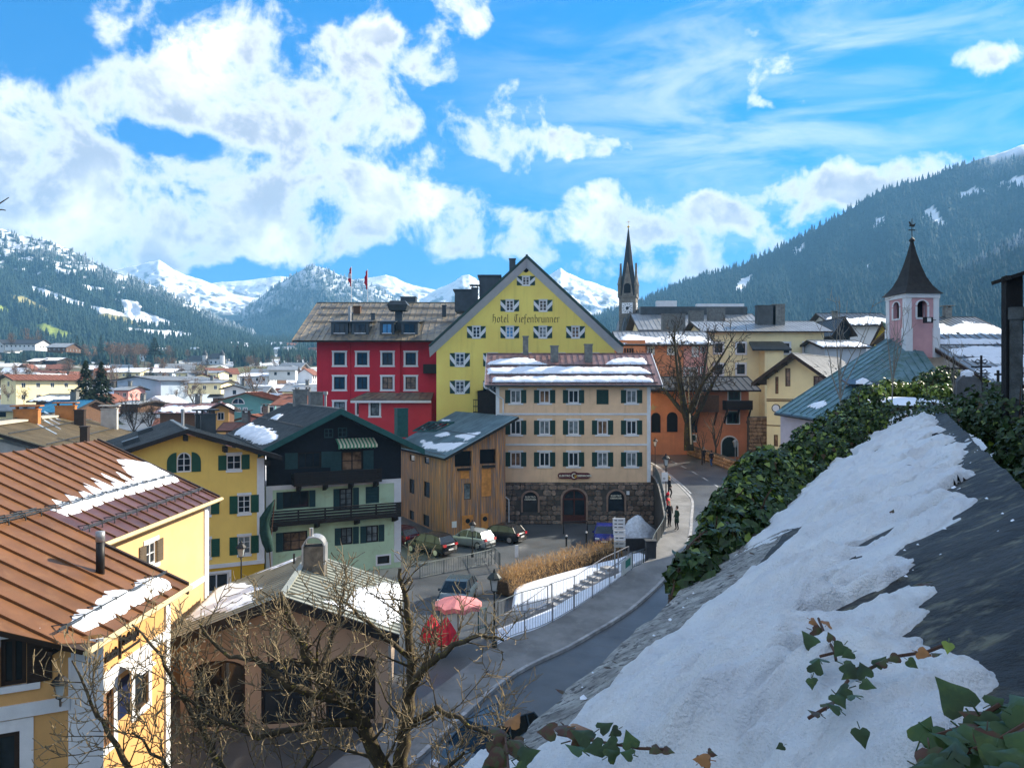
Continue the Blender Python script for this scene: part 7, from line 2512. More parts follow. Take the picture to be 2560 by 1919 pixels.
# stairs with flanking blocks
so_ = thing('stairs', 'grey stone steps climbing along the snow to the road', 'stairs', T(at(1400, 1500, 44)))
for i in range(9):
 p = at(1392 + i * 16.5, 1507 - i * 11.2, 44.0 + i * .45)
 b = MB(); b.box(-.35, -.5, -.9, .3, .5, .0); b.build('step', M_KERB, so_, T(p) @ RZ(40))
# snow lying beside the pavement
def snow_sheet(name, label, back, front, seed, n=40, k=14, amp=.16):
 Bk = [Vector(p) for p in back]; Fr = [Vector(p) for p in front]
 def interp(pl, t):
  s = t * (len(pl) - 1); i = min(int(s), len(pl) - 2)
  return pl[i].lerp(pl[i + 1], s - i)
 V = []
 for j in range(k + 1):
  for i in range(n + 1):
   u, v = i / n, j / k
   p = interp(Bk, u).lerp(interp(Fr, u), v)
   e = min(1, 6 * min(u, 1 - u, v, 1 - v))
   nz = fbm(np.array([p.x / .9 + seed]), np.array([p.y / .9]), 4)[0]
   p = p + Vector((0, 0, .06 + amp * e * (.4 + nz)))
   V.append(tuple(p))
 Q = [(j * (n + 1) + i, (j + 1) * (n + 1) + i, (j + 1) * (n + 1) + i + 1, j * (n + 1) + i + 1) for j in range(k) for i in range(n)]
 rim = [i for i in range(n + 1)] + [(n + 1) * j + n for j in range(1, k + 1)] + [(n + 1) * k + i for i in range(n - 1, -1, -1)] + [(n + 1) * j for j in range(k - 1, 0, -1)]
 o0 = len(V)
 V += [(V[i][0], V[i][1], V[i][2] - 1.2) for i in rim]
 for a in range(len(rim)):
  c = (a + 1) % len(rim)
  Q.append((rim[a], rim[c], o0 + c, o0 + a))
 o = link(name, np_mesh(name, V, Q, M_SNOW, True))
 tag(o, label, 'snow', kind='stuff')
 return o
S2 = resample(SIDE, 200)
fr_ = [Vector((p.x - .05, p.y, zroad(p.y) + .02)) for p in S2 if 36.9 < p.y < 47.2][::3]
snow_sheet('snow', 'sunlit snow slope between hedge and stairs', [(.2, 49.3, -13.0), (2.6, 51.5, -12.9), (5.0, 53.6, -12.8), (7.6, 55.3, -12.6), (9.2, 55.5, -12.2)], [(.0, 45.0, -13.05), (2.2, 45.6, -12.75), (4.6, 46.9, -12.2), (6.8, 48.0, -11.7), (9.0, 50.3, -11.3)], 3)
snow_sheet('snow', 'snow strip right behind the long bar railing', [(-.9, 40.6, -13.0), (.7, 41.6, -12.8), (2.2, 43.0, -12.6), (4.0, 44.6, -12.1), (6.6, 46.8, -11.5)], fr_, 8, k=8, amp=.12)
b = MB()
# earth body below the snow so that nothing floats
bp = [(-.9, 40.6), (.7, 41.6), (2.2, 43.0), (.2, 49.3), (2.6, 51.5), (5.0, 53.6), (7.6, 55.3), (9.2, 55.5), (9.6, 51), (7.2, 46.4), (4.98, 43.3), (1.36, 38.9), (-.8, 37.1)]
# ramp wall at the plaza side
sm_ = MB()
N = 26
rs_ = np.random.RandomState(4)
for j in range(9):
 r = 1 - j / 8
 for i in range(N):
  a = 2 * pi * i / N
  k = 1 + .16 * sin(3 * a + j) + .1 * rs_.rand()
  sm_.v.append((1.75 * r * k * cos(a), 1.3 * r * k * sin(a), 2.1 * (1 - r ** 1.5) + .1 * rs_.rand()))
for j in range(8):
 for i in range(N):
  i2 = (i + 1) % N
  sm_.f.append((j * N + i, j * N + i2, (j + 1) * N + i2, (j + 1) * N + i)); sm_.m.append(0)
so2 = sm_.build('snow_heap', mat('dirty_snow', (.62, .67, .74), .8, .25, 3, .9, 6, col2=(.42, .46, .52), mix2=(.5, .7)), None, T(10.7, 65.5, -13.3), True)
tag(so2, 'ploughed grey snow heap beside the blue car', 'snow heap')
lw2 = thing('parapet', 'low dark parapet in front of the snow heap', 'wall', T(9.2, 62, -13.3))
b = MB(); b.box(-1.6, -.15, 0, 2.4, .15, .95); b.build('parapet_block', mat('dark_wet_concrete', (.04, .042, .045), .8, .2, 3), lw2, T(9.6, 61.5, -13.3) @ RZ(4))
# ------------------------------------------------------------------ lamps and signs
def street_lamp(label, base, h, s=1.0, m=None, arm=False):
 m = m or M_BLACK
 t = thing('street_lamp', label, 'street lamp', T(base))
 b = MB(); b.lathe([(.11 * s, 0), (.11 * s, .3), (.07 * s, .4), (.045 * s, .5), (.035 * s, h - .1), (.06 * s, h - .06), (.03 * s, h)], 8); b.build('post', m, t, T(base))
 lantern(t, T(base + Vector((0, 0, h))), s * 1.15, m, 'lantern_head')
 return t
street_lamp('black lantern lamp in front of the yellow house', at(603, 1478, 43), at(603, 1394, 43).z - at(603, 1478, 43).z, 1.0)
street_lamp('lantern lamp with white sign next to the standing women', Vector((at(1665, 1, 61.5).x, 61.5, zroad(61.5) + .1)), 2.75, 1.1)
l1 = thing('sign_board', 'white notice board fixed to the lamp post by the road', 'sign', T(at(1660, 1200, 61.2)))
q0, q1 = at(1654, 1202, 61.3), at(1669, 1180, 61.3)
b = MB(); b.box(q0.x, 61.2, q0.z, q1.x, 61.26, q1.z); b.buildw('board', M_WHITE, l1)
b = MB(); b.box(q0.x + .08, 61.19, q0.z + .12, q1.x - .2, 61.199, q0.z + .3); b.buildw('print', M_LGREY, l1)
street_lamp('slim lamp at the corner of the beige house', Vector((at(1633, 1, 76).x, 75.0, zroad(75))), 2.9, .9)
street_lamp('lantern lamp standing at the lower end of the long railing', Vector((at(1236, 1, 37).x, 36.9, zroad(37))), 2.75, 1.15, mat('lamp_green_black', (.02, .03, .03), .5, .2, 4))
street_lamp('lantern lamp in front of the arched gate of the salmon house', Vector((at(1838, 1, 86).x, 86, -9.0)), 1.9, 1.1, M_GUTTER)
street_lamp('dark lamp between the parked silver car and the railing', at(1181, 1392, 58.5), 1.9, 1.0)
sp_ = thing('signpost', 'signpost with stacked white direction boards at the snow edge', 'signpost', T(at(1537, 1452, 45.2)))
p0 = at(1537, 1456, 45.2)
b = MB(); b.tube([p0, Vector((p0.x, p0.y, at(1537, 1292, 45.2).z))], .045, 6); b.buildw('post', M_GUTTER, sp_)
Z6 = lambda x, y: (1200 + x / 4.254, 1150 + y / 4.254)
for i, (xa, ya, xb, yb) in enumerate(((1412, 615, 1543, 735), (1418, 742, 1547, 795), (1425, 802, 1547, 855), (1425, 862, 1547, 925))):
 a, c = at(*Z6(xa, yb), 45.0), at(*Z6(xb, ya), 45.0)
 b = MB(); b.box(a.x, 44.98, a.z, c.x, 45.03, c.z); bo = b.buildw('board', M_WHITE if i < 3 else M_LGREY, sp_)
 b = MB()
 for j in range(3 if i == 0 else 1):
  zz = c.z - .1 - j * .2
  b.box(a.x + .1, 44.965, zz - .05, a.x + .24, 44.978, zz); b.box(a.x + .32, 44.965, zz - .05, c.x - .12, 44.978, zz - .01)
 b.buildw('print', M_BLACK, bo)
# white sign plate at the plaza edge
wp = thing('sign_plate', 'narrow white sign plate on a post near the hedge', 'sign', T(at(1293, 1400, 55)))
b = MB(); a, c = at(1287, 1392, 55), at(1296, 1362, 55); b.box(a.x, 55, a.z, c.x, 55.04, c.z); b.buildw('plate', M_WHITE, wp)
b = MB(); q = at(1293, 1412, 55); b.tube([q, Vector((q.x, q.y + .05, c.z))], .03, 5); b.buildw('post', M_GUTTER, wp)
# banner on railing
bn = thing('banner', 'white and green banner tied to the end of the long railing', 'banner', T(at(1558, 1440, 45.3)))
Sx = [p for p in resample(SIDE, 300) if 44.9 < p.y < 46.3]
b = MB()
for i in range(len(Sx) - 1):
 p, q = Sx[i], Sx[i + 1]
 f = i / (len(Sx) - 1)
 for z0, z1, mi in ((.12, .4, 0), (.4, .85, 1 if .25 < f < .75 else 0), (.85, 1.0, 0)):
  zz, zq = zroad(p.y) + .14, zroad(q.y) + .14
  b.add([(p.x + .17, p.y - .03, zz + z0), (q.x + .17, q.y - .03, zq + z0), (q.x + .17, q.y - .03, zq + z1), (p.x + .17, p.y - .03, zz + z1)], [(0, 1, 2, 3)], mi)
b.buildw('cloth', [mat('banner_white', (.62, .64, .6), .8, .1, 3), mat('banner_green', (.05, .22, .16), .8, .1, 3)], bn)
# parking hoop
hp = thing('barrier_hoop', 'black barrier hoop in front of the shop door', 'barrier', T(at(1438, 1330, 69)))
a, c = at(1409, 1334, 67.5), at(1468, 1333, 67.5)
b = MB(); b.tube([a, a + Vector((0, 0, 1.05)), c + Vector((0, 0, 1.08)), c], .06, 6); b.buildw('hoop', M_BLACK, hp)
for px, py, i in ((1416, 1365, 0), (1466, 1356, 1)):
 q = at(px, py, 63); o = thing('bollard', 'black bollard with pale cap, %s of the pair in the parking place' % ('left' if i == 0 else 'right'), 'bollard', T(q), 'bollards of the parking place')
 b = MB(); b.lathe([(.07, 0), (.07, .85), (.08, .86), (.0, .95)], 8); b.build('post', M_BLACK, o, T(q)); b = MB(); b.lathe([(.075, .8), (.085, .84), (.05, .93)], 8); b.build('cap', M_WHITE, o, T(q))
# bollard on road (seen at the ivy)
q = Vector((11.6, 41.5, zroad(41.5)))
o = thing('bollard', 'short pale bollard with orange top on the road beside the ivy', 'bollard', T(q))
b = MB(); b.lathe([(.12, 0), (.13, .75), (.11, .78)], 10); b.build('post', M_LGREY, o, T(q)); b = MB(); b.lathe([(.14, .72), (.14, .8), (.0, .84)], 10); b.build('cap', M_TERRA, o, T(q))
# white flag mast / pole at the salmon house
q = at(1728, 1110, 88)
o = thing('flagpole', 'bare pale pole standing before the salmon house', 'pole', T(q))
b = MB(); b.tube([q, Vector((q.x - .35, q.y, at(1725, 940, 88).z))], [.11, .06], 6); b.buildw('pole', mat('pale_pole', (.5, .46, .36), .7, .1, 3), o)
# ------------------------------------------------------------------ parasols of the cafe
def parasol(label, c, r, zt, m, closed=False):
 t = thing('parasol', label, 'parasol', T(c))
 b = MB(); b.tube([c, Vector((c.x, c.y, zt + .1))], .03, 6); b.buildw('pole', M_BRWOOD, t)
 b = MB()
 n = 8
 top = Vector((c.x, c.y, zt))
 ring = [Vector((c.x + r * cos(2 * pi * i / n + .3), c.y + r * sin(2 * pi * i / n + .3), zt - r * .36)) for i in range(n)]
 if closed:
  for i in range(n):
   a = 2 * pi * i / n
   b.tube([top + Vector((.02 * cos(a), .02 * sin(a), 0)), top + Vector((.3 * cos(a), .3 * sin(a), -.7)), top + Vector((.42 * cos(a), .42 * sin(a), -1.15)), top + Vector((.2 * cos(a), .2 * sin(a), -1.4))], [.05, .2, .22, .05], 6)
 else:
  for i in range(n):
   a, c2 = ring[i], ring[(i + 1) % n]
   mid = (a + c2) / 2 + Vector((0, 0, .1))
   b.add([top, a, mid], [(0, 1, 2)]); b.add([top, mid, c2], [(0, 1, 2)])
   d = Vector((0, 0, -.22))
   b.add([a, a + d, mid + d, mid], [(0, 1, 2, 3)]); b.add([mid, mid + d, c2 + d, c2], [(0, 1, 2, 3)])
 b.buildw('canopy', m, t)
 return t
parasol('open faded pink parasol behind the bare tree', Vector((-2.75, 39.2, -13.2)), 1.25, -10.75, mat('faded_pink_cloth', (.62, .22, .22), .8, .12, 3))
parasol('folded bright red parasol below the pink one', Vector((-3.9, 37.6, -13.2)), 1.0, -11.3, mat('bright_red_cloth', (.62, .03, .05), .75, .15, 4), True)
parasol('second folded red parasol close to the pavilion roof', Vector((-3.2, 37.4, -13.2)), 1.0, -11.35, mat('bright_red_cloth', (.62, .03, .05)), True)
# ------------------------------------------------------------------ cars
M_TYRE = mat('tyre_rubber', (.012, .012, .012), .85, .2, 8)
M_RIM = mat('alloy_rim', (.45, .46, .47), .35, .1, 8, metal=.8)
M_CGLASS = glass_mat('car_glass', (.012, .016, .02), .05, .9, .3, 1)
M_TAIL = mat('red_tail_lamp', (.45, .012, .015), .2, .1, 6, spec=.7)
M_HEAD = mat('clear_head_lamp', (.55, .6, .65), .1, .1, 6, spec=.9)
M_PLATE = mat('number_plate', (.65, .66, .66), .5, .05, 9)
M_TRIM = mat('black_plastic_trim', (.015, .015, .016), .6, .1, 6)
def car(label, M, paint, L=4.1, W=1.74, H=1.46, suv=False):
 t = thing('parked_car', label, 'car', M, 'parked cars')
 gc = .2 if not suv else .26
 # lower body: sections along x (forward +x), half width profile and shoulder heights
 xs = [-L / 2, -L / 2 + .12, -L / 2 + .45, -L * .22, 0, L * .2, L * .32, L / 2 - .35, L / 2 - .1, L / 2]
 top = [.78, .92, .95, .95, .93, .9, .88, .78, .66, .52]
 wid = [.80, .93, .98, 1.0, 1.0, 1.0, .99, .95, .86, .72]
 if suv: top = [q + .1 for q in top]
 b = MB()
 n = 10
 for x, tp, wd in zip(xs, top, wid):
  hw = W / 2 * wd
  b.v += [(x, -hw * .93, gc), (x, -hw, gc + .2), (x, -hw, tp - .16), (x, -hw * .95, tp - .03), (x, -hw * .78, tp), (x, hw * .78, tp), (x, hw * .95, tp - .03), (x, hw, tp - .16), (x, hw, gc + .2), (x, hw * .93, gc)]
 for i in range(len(xs) - 1):
  for k in range(n):
   k2 = (k + 1) % n
   b.f.append((i * n + k, (i + 1) * n + k, (i + 1) * n + k2, i * n + k2)); b.m.append(0)
 b.f += [tuple(range(n)), tuple((len(xs) - 1) * n + k for k in range(n))[::-1]]; b.m += [0, 0]
 # roof shell over the cabin
 rx = [-L * .44, -L * .36, -L * .2, 0, L * .1, L * .29] if not False else []
 zt = [top[1] - .02, H - .12, H, H - .01, H - .06, .88 + (.1 if suv else 0)]
 hwb = W / 2 * .93
 o = len(b.v)
 bd = b.build('body', paint, t, M, True)
 md = bd.modifiers.new('b', 'BEVEL'); md.width = .02; md.segments = 1
 g = MB()
 for x, z in zip(rx, zt):
  f = (z - .88) / (H - .88)
  hw = hwb * (1 - .2 * max(0, f))
  g.v += [(x, -hwb, .86), (x, -hw, z), (x, hw, z), (x, hwb, .86)]
 for i in range(len(rx) - 1):
  o = i * 4
  g.f += [(o, o + 4, o + 5, o + 1), (o + 1, o + 5, o + 6, o + 2), (o + 2, o + 6, o + 7, o + 3)]
  roofseg = 1 <= i <= 3
  g.m += [1, 0 if roofseg else 1, 1]
 g.build('cabin', [paint, M_CGLASS], t, M, False)
 p = MB()   # pillars
 for s in (-1, 1):
  for (xa, za, xb, zb) in ((-L * .44, .9, -L * .36, H - .12), (L * .29, .9, L * .1, H - .06), (-L * .02, .9, -L * .04, H - .02), (-L * .27, .9, -L * .26, H - .03)):
   ha = hwb * 1.005; hb = hwb * .82
   p.tube([(xa, s * ha, za), (xb, s * hb, zb)], .035, 4)
  p.tube([(-L * .36, s * hwb * .83, H - .12), (-L * .2, s * hwb * .81, H), (0, s * hwb * .81, H - .01), (L * .1, s * hwb * .82, H - .06)], .03, 4)
 p.build('pillars', paint, t, M)
 for sx, s in ((-.31, -1), (-.31, 1), (.31, -1), (.31, 1)):
  wm = cached('wheel', lambda: MB().lathe([(.2, -.1), (.3, -.1), (.325, -.07), (.325, .07), (.3, .1), (.2, .1)], 18).mesh('tyre', M_TYRE, True))
  Mw = M @ T(sx * L, s * (W / 2 - .09), .325) @ RX(90)
  w = link('wheel', wm, t, Mw)
  rm = cached('rim', lambda: (lambda q: [q.lathe([(.21, -.105), (.19, -.09), (.05, -.1)], 16), q.lathe([(.05, .1), (.19, .09), (.21, .105)], 16)] and [q.box(-.02, -.2, -.112, .02, .2, .112, M=Matrix.Rotation(a * pi / 5, 4, 'Z')) for a in range(5)] and q.mesh('rim', M_RIM))(MB()))
  link('rim', rm, w, Mw)
 for s in (-1, 1):
  b = MB(); b.box(-L / 2 - .01, s * W * .36 - .15, .70 + (.1 if suv else 0), -L / 2 + .2, s * W * .36 + .15, .88 + (.1 if suv else 0)); b.build('tail_lamp', M_TAIL, t, M)
  b = MB(); b.box(L / 2 - .3, s * W * .33 - .17, .55, L / 2 - .02, s * W * .33 + .17, .68); b.build('headlight', M_HEAD, t, M)
  b = MB(); b.box(L * .2, s * (W / 2 + .02) - .1, .92, L * .2 + .12, s * (W / 2 + .02) + .1, 1.04); b.build('mirror', paint, t, M)
 b = MB(); b.box(-L / 2 - .03, -.26, .5, -L / 2 - .005, .26, .62); b.build('number_plate', M_PLATE, t, M)
 b = MB(); b.box(L / 2 + .0, -.26, .36, L / 2 + .02, .26, .47); b.build('number_plate', M_PLATE, t, M)
 b = MB(); b.box(L / 2 - .06, -.5, .28, L / 2 + .01, .5, .5); b.build('grille', M_TRIM, t, M)
 b = MB(); b.box(-L / 2 - .02, -W * .4, .28, -L / 2 + .1, W * .4, .46); b.build('bumper', M_TRIM, t, M)
 return t
PB = mat('black_car_paint', (.010, .011, .014), .22, .1, 2, spec=.25, coat=.08)
PS = mat('silver_car_paint', (.30, .34, .37), .3, .05, 2, metal=.4, spec=.3, coat=.08)
PU = mat('blue_car_paint', (.008, .018, .16), .25, .1, 2, spec=.25, coat=.08)
PR = mat('dark_red_car_paint', (.05, .006, .010), .25, .1, 2, spec=.25, coat=.08)
PG = mat('grey_blue_car_paint', (.06, .09, .115), .25, .1, 2, metal=.3, spec=.3, coat=.08)
PKZ = -13.285
car('black crossover parked tail first left of the silver hatchback', T(-6.4, 60.6, PKZ) @ RZ(142), PB, 4.3, 1.8, 1.6, True)
car('silver hatchback parked between two black cars', T(-3.3, 63.0, PKZ) @ RZ(145), PS, 3.9, 1.66, 1.46)
car('black hatchback parked right of the silver one by the shop wall', T(-.9, 65.3, PKZ) @ RZ(150), PB, 4.1, 1.76, 1.45)
car('dark red car half hidden beside the mint chalet', T(-9.6, 64.3, PKZ) @ RZ(140), PR, 4.1, 1.75, 1.45)
car('blue car parked nose out beside the snow heap', T(7.85, 65.0, PKZ) @ RZ(-98), PU, 4.4, 1.8, 1.42)
car('grey car facing the camera on the plaza below the hedge', T(-3.3, 46.8, PKZ) @ RZ(-100), PG, 4.1, 1.74, 1.46)
car('dark blue-grey car on the road at the lower edge', T(-.75, 26.6, zroad(26.6) + .02) @ RZ(-128), PG, 4.4, 1.8, 1.5)
# ------------------------------------------------------------------ people
def person(label, base, yaw, coat, legs, h=1.7, hair=(.03, .02, .015), pose='stand', hat=None, longcoat=False, bag=None):
 s = h / 1.7
 skin = mat('skin', (.55, .34, .25), .6, .05, 5)
 M = T(base) @ RZ(yaw)
 t = thing('person', label, 'person', M)
 J = {}
 sp = .14 if pose == 'walk' else .03
 nodes = [  # name, position, radius, parent
  ('pelvis', (0, 0, .93), (.15, .12), None), ('waist', (0, 0, 1.08), (.14, .11), 0), ('chest', (0, .0, 1.30), (.17, .12), 1), ('neck', (0, 0, 1.46), (.06, .06), 2), ('head0', (0, -.01, 1.55), (.075, .085), 3), ('head1', (0, -.015, 1.64), (.078, .09), 4), ('head2', (0, -.0, 1.70), (.05, .06), 5),
  ('hipL', (-.09, 0, .86), (.095, .1), 0), ('kneeL', (-.095, -sp - .02, .48), (.065, .07), 7), ('ankL', (-.095, -sp * .3 + .02, .1), (.045, .05), 8), ('toeL', (-.1, -sp * .3 - .13, .04), (.04, .035), 9),
  ('hipR', (.09, 0, .86), (.095, .1), 0), ('kneeR', (.095, sp * .4 - .02, .48), (.065, .07), 11), ('ankR', (.095, sp * 1.6 + .02, .1), (.045, .05), 12), ('toeR', (.1, sp * 1.6 - .12, .04), (.04, .035), 13),
  ('shL', (-.18, 0, 1.38), (.065, .065), 2), ('elL', (-.25, .03, 1.12), (.048, .048), 15), ('wrL', (-.22, -.1 if pose != 'hips' else -.03, .92 if pose != 'hips' else .98), (.036, .036), 16), ('haL', (-.21, -.14, .85 if pose != 'hips' else .98), (.035, .02), 17),
  ('shR', (.18, 0, 1.38), (.065, .065), 2), ('elR', (.27 if pose == 'hips' else .25, .04, 1.12), (.048, .048), 19), ('wrR', (.2, -.08, .95), (.036, .036), 20), ('haR', (.17, -.13, .92), (.035, .02), 21)]
 me = bpy.data.meshes.new('body')
 me.from_pydata([tuple(c * s for c in n[1]) for n in nodes], [(n[3], i) for i, n in enumerate(nodes) if n[3] is not None], [])
 o = bpy.data.objects.new('tmp', me); COL.objects.link(o)
 sk = o.modifiers.new('skin', 'SKIN'); sk.use_smooth_shade = True
 for i, n in enumerate(nodes):
  v = me.skin_vertices[0].data[i]; v.radius = (n[2][0] * s, n[2][1] * s); v.use_root = (i == 0)
 sb = o.modifiers.new('sub', 'SUBSURF'); sb.levels = 1
 dg = bpy.context.evaluated_depsgraph_get()
 m2 = bpy.data.meshes.new_from_object(o.evaluated_get(dg))
 bpy.data.objects.remove(o)
 m2.materials.clear()
 shoe = mat('dark_shoe', (.02, .016, .014), .6, .1, 4)
 for mm in (skin, coat, legs, shoe): m2.materials.append(mm)
 for p in m2.polygons:
  c = p.center / s
  hand = c.z < .93 and abs(c.x) > .155 and c.z > .8
  p.material_index = 0 if c.z > 1.44 or hand else (1 if c.z > .86 else (3 if c.z < .12 else 2))
  p.use_smooth = True
 link('body', m2, t, M)
 hm = mat('hair_%d' % int(hair[0] * 1000), hair, .7, .2, 8)
 b = MB(); b.lathe([(.05 * s, 1.50 * s), (.095 * s, 1.58 * s), (.105 * s, 1.66 * s), (.085 * s, 1.73 * s), (.03 * s, 1.765 * s)], 10, M=T(0, .028 * s, 0)); b.build('hair', hm, t, M, True)
 b = MB(); b.lathe([(.012, -.01), (.02, .0), (.012, .02)], 6, M=T(0, -.1 * s, 1.585 * s)); b.build('nose', skin, t, M)
 if hat:
  b = MB(); b.lathe([(.115 * s, 1.66 * s), (.12 * s, 1.70 * s), (.09 * s, 1.78 * s), (.04 * s, 1.86 * s), (.0, 1.9 * s)], 10, M=T(0, .015, 0)); b.build('hat', hat, t, M, True)
 if longcoat:
  b = MB(); b.lathe([(.2 * s, .55 * s), (.19 * s, .8 * s), (.165 * s, 1.05 * s), (.19 * s, 1.3 * s), (.1 * s, 1.44 * s)], 12, M=Matrix.Diagonal((1, .8, 1, 1))); b.build('coat', coat, t, M, True)
 if bag:
  b = MB(); b.box(-.14, -.06, -.34, .14, .06, 0, M=T(-.3 * s, 0, .95 * s)); b.tube([(-.38 * s, 0, .95 * s), (-.3 * s, 0, 1.08 * s), (-.22 * s, 0, .95 * s)], .012, 4); b.build('bag', bag, t, M)
 return t
C_BLK = mat('black_coat', (.012, .012, .015), .8, .2, 6)
C_GRN = mat('dark_green_coat', (.025, .05, .03), .85, .2, 6)
C_RED = mat('red_jacket', (.55, .02, .03), .75, .15, 6)
C_MAG = mat('magenta_jacket', (.36, .012, .06), .75, .15, 6)
C_DEN = mat('blue_jeans', (.03, .08, .19), .85, .2, 6)
C_DRK = mat('dark_trousers', (.015, .016, .02), .85, .2, 6)
zs_ = lambda d: zroad(d) + .125
person('woman in black coat with hand on hip beside the panelled railing', Vector((at(1673.5, 1, 53.6).x, 53.6, zs_(53.6))), 25, C_BLK, C_DRK, 1.74, (.25, .16, .07), 'hips')
person('woman in long green coat facing the woman in black', Vector((at(1692, 1, 52.9).x, 52.9, zs_(52.9))), -70, C_GRN, C_DRK, 1.62, (.02, .013, .01), 'stand', None, True)
person('person in red jacket and red hat standing behind the woman in black', Vector((at(1670.5, 1, 55.6).x, 55.6, zs_(55.6))), 60, C_RED, C_DRK, 1.72, (.03, .02, .02), 'stand', mat('red_wool_hat', (.6, .02, .04), .9, .1, 6))
person('person in dark clothes with red shoes leaning by the sign board', Vector((at(1673.5, 1, 62.6).x, 62.6, zs_(62.6))), 100, C_BLK, C_DRK, 1.75, (.35, .25, .12), 'walk')
person('walker in magenta jacket carrying a pale bag up the road', Vector((at(1678, 1, 96).x, 96, zroad(96))), 180, C_MAG, C_DRK, 1.72, (.04, .03, .02), 'walk', bag=mat('pale_bag', (.5, .4, .25), .8, .1, 4))
person('walker in black jacket beside the low wall', Vector((at(1766, 1, 84).x - .3, 84, zroad(84))), 170, C_BLK, C_DRK, 1.76, (.3, .28, .26), 'walk')
person('walker in blue jeans behind the pair at the low wall', Vector((at(1783, 1, 81.5).x - .2, 81.5, zroad(81.5))), 190, C_BLK, C_DEN, 1.7, (.02, .02, .02), 'walk')
# ------------------------------------------------------------------ houses of the town on the left
town_house('house', 'teal house with arched balcony window and reddish roof', 'house', 545, 688, 1004, 981, 1075, 150, 16, 8, 'y', M_TEALP, M_TILE, (0, 0), over=1.0, pw=.9, barge=M_BRWOOD)
h_ = bpy.data.objects['house.%03d' % max(int(o.name.split('.')[1]) for o in bpy.data.objects if o.name.startswith('house.') and '.' in o.name)]
Mt = WM[h_.name]
for q, ar in (((579, 994, 612, 1010), True), ((592, 1018, 602, 1030), False), ((607, 1018, 619, 1030), False), ((652, 1015, 686, 1032), False)):
 a, z1 = lp(Mt, q[0], q[1]); c, z0 = lp(Mt, q[2], q[3])
 window(h_, Mt @ T(0, -.12, 0), (a + c) / 2, z0, rnd(c - a), rnd(z1 - z0), dict(frame=M_WHITE, fw=.15, nv=1, nh=0, arch=(rnd(c - a) / 2.2 if ar else 0)))
town_house('house', 'warm yellow gabled house with snowy purple-red roof below the teal house', 'house', 532, 572, 1025, 1008, 1085, 108, 9, 20, 'y', mat('sunny_yellow_plaster', (.70, .42, .13), .9, .1, .6), M_REDROOF, (1, 1), over=.8, pw=.7, snow=True)
town_house('house', 'long house with snow-striped purple roof left of the yellow gable', 'house', 400, 530, 1032, 1010, 1085, 112, 9, 0, 'x', M_BRWOOD, M_REDROOF, (0, 0), over=.8, pw=.7, snow=True, chim=1)
town_house('house', 'three-storey block with wide low gable, shade put into its blue-grey walls', 'house', 293, 402, 951, 940, 1010, 230, 22, -28, 'y', M_PALEB, M_GREYR, (0, 0), over=1.2, pw=1.2)
town_house('apartment_block', 'lit side of the three-storey block in cream, with rows of brown windows', 'house', 402, 458, 952, 946, 1005, 236, 8, 20, 'x', M_CREAMP, M_GREYR, (5, 2), over=.8, pw=1.2)  # side wall of the same block; sunlight put into the cream
town_house('house', 'low pale house with broad grey roof left of the big spruce', 'house', 103, 190, 971, 954, 1000, 190, 12, 0, 'x', M_PALEB, M_GREYR, (2, 1), over=1.2, pw=1)
town_house('house', 'cream corner house with orange roof at the left edge', 'house', 2, 40, 950, 936, 1010, 175, 16, -30, 'y', M_CREAMP, M_TILE, (1, 2), over=.9, pw=1)
town_house('house', 'house with bright blue sheet roof behind the orange chimneys', 'house', 92, 172, 1030, 1002, 1075, 100, 10, 0, 'x', M_BRWOOD, M_BLUER, (0, 0), over=.8, pw=.5, chim=1)
town_house('house', 'dark gabled barn roof with solar panels above the blue roof', 'house', 90, 178, 1003, 986, 1050, 128, 9, -6, 'x', M_BRWOOD, M_CORR, (0, 0), over=1.0, pw=.6, snow=True)
town_house('hall', 'long low cream hall with thick snow on its roof', 'hall', 268, 350, 930, 919, 948, 330, 16, 0, 'x', M_CREAMP, M_SNOWROOF, (5, 1), over=1.0, pw=2)
town_house('hall', 'long blue-shaded hall with snowy roof beside the cream hall', 'hall', 352, 430, 931, 920, 948, 335, 16, 0, 'x', M_PALEB, M_SNOWROOF, (5, 1), over=1.0, pw=2)
# castle
def castle(pxl, pxr, pe, pr, pb, d, label, turrets):
 k = d / F
 M = T((pxl - CX) * k, d, (CY - pb) * k)
 W, H, Hr = (pxr - pxl) * k, (pb - pe) * k, (pb - pr) * k
 t = thing('castle_house', label, 'castle', M)
 L = W * .8
 f = Facade(t, M, W, H, M_WPLA2)
 n = max(4, int(W / 4.2))
 for r in range(3 if turrets else 2):
  for i in range(n):
   f.win_l(W * (i + .5) / n, H - 3.4 - r * 3.9, 1.2, 1.7, dict(frame=M_DKWOOD, fw=.15, nv=0, nh=0))
 f.done()
 for mm in sides(M, W, L)[0::2]: plain_wall(t, mm, L, H, M_WPLA2)
 b = MB(); o = .8
 b.add([(-o, -o, H), (W + o, -o, H), (W + o, L + o, H), (-o, L + o, H), (W * .3, L * .5, Hr), (W * .7, L * .5, Hr)], [(0, 1, 5, 4), (1, 2, 5), (2, 3, 4, 5), (3, 0, 4), (0, 3, 2, 1)])
 b.build('roof', M_DKROOF, t, M)
 if turrets:
  for x in (W * .02, W * .98):
   b = MB(); b.lathe([(1.9, H - 4), (1.9, H + 2.8)], 10, M=T(x, .3, 0)); to = b.build('turret', M_WPLA2, t, M)
   b = MB(); b.lathe([(2.3, H + 2.8), (1.9, H + 4.2), (.9, H + 5.6), (.1, H + 7.2)], 10, M=T(x, .3, 0)); b.build('turret_cap', M_DKROOF, to, M)
castle(457, 507, 903, 888, 921, 600, 'left white castle wing with dark hipped roof', False)
castle(511, 556, 897, 882, 925, 590, 'tall white castle block with dark roof and corner turrets', True)
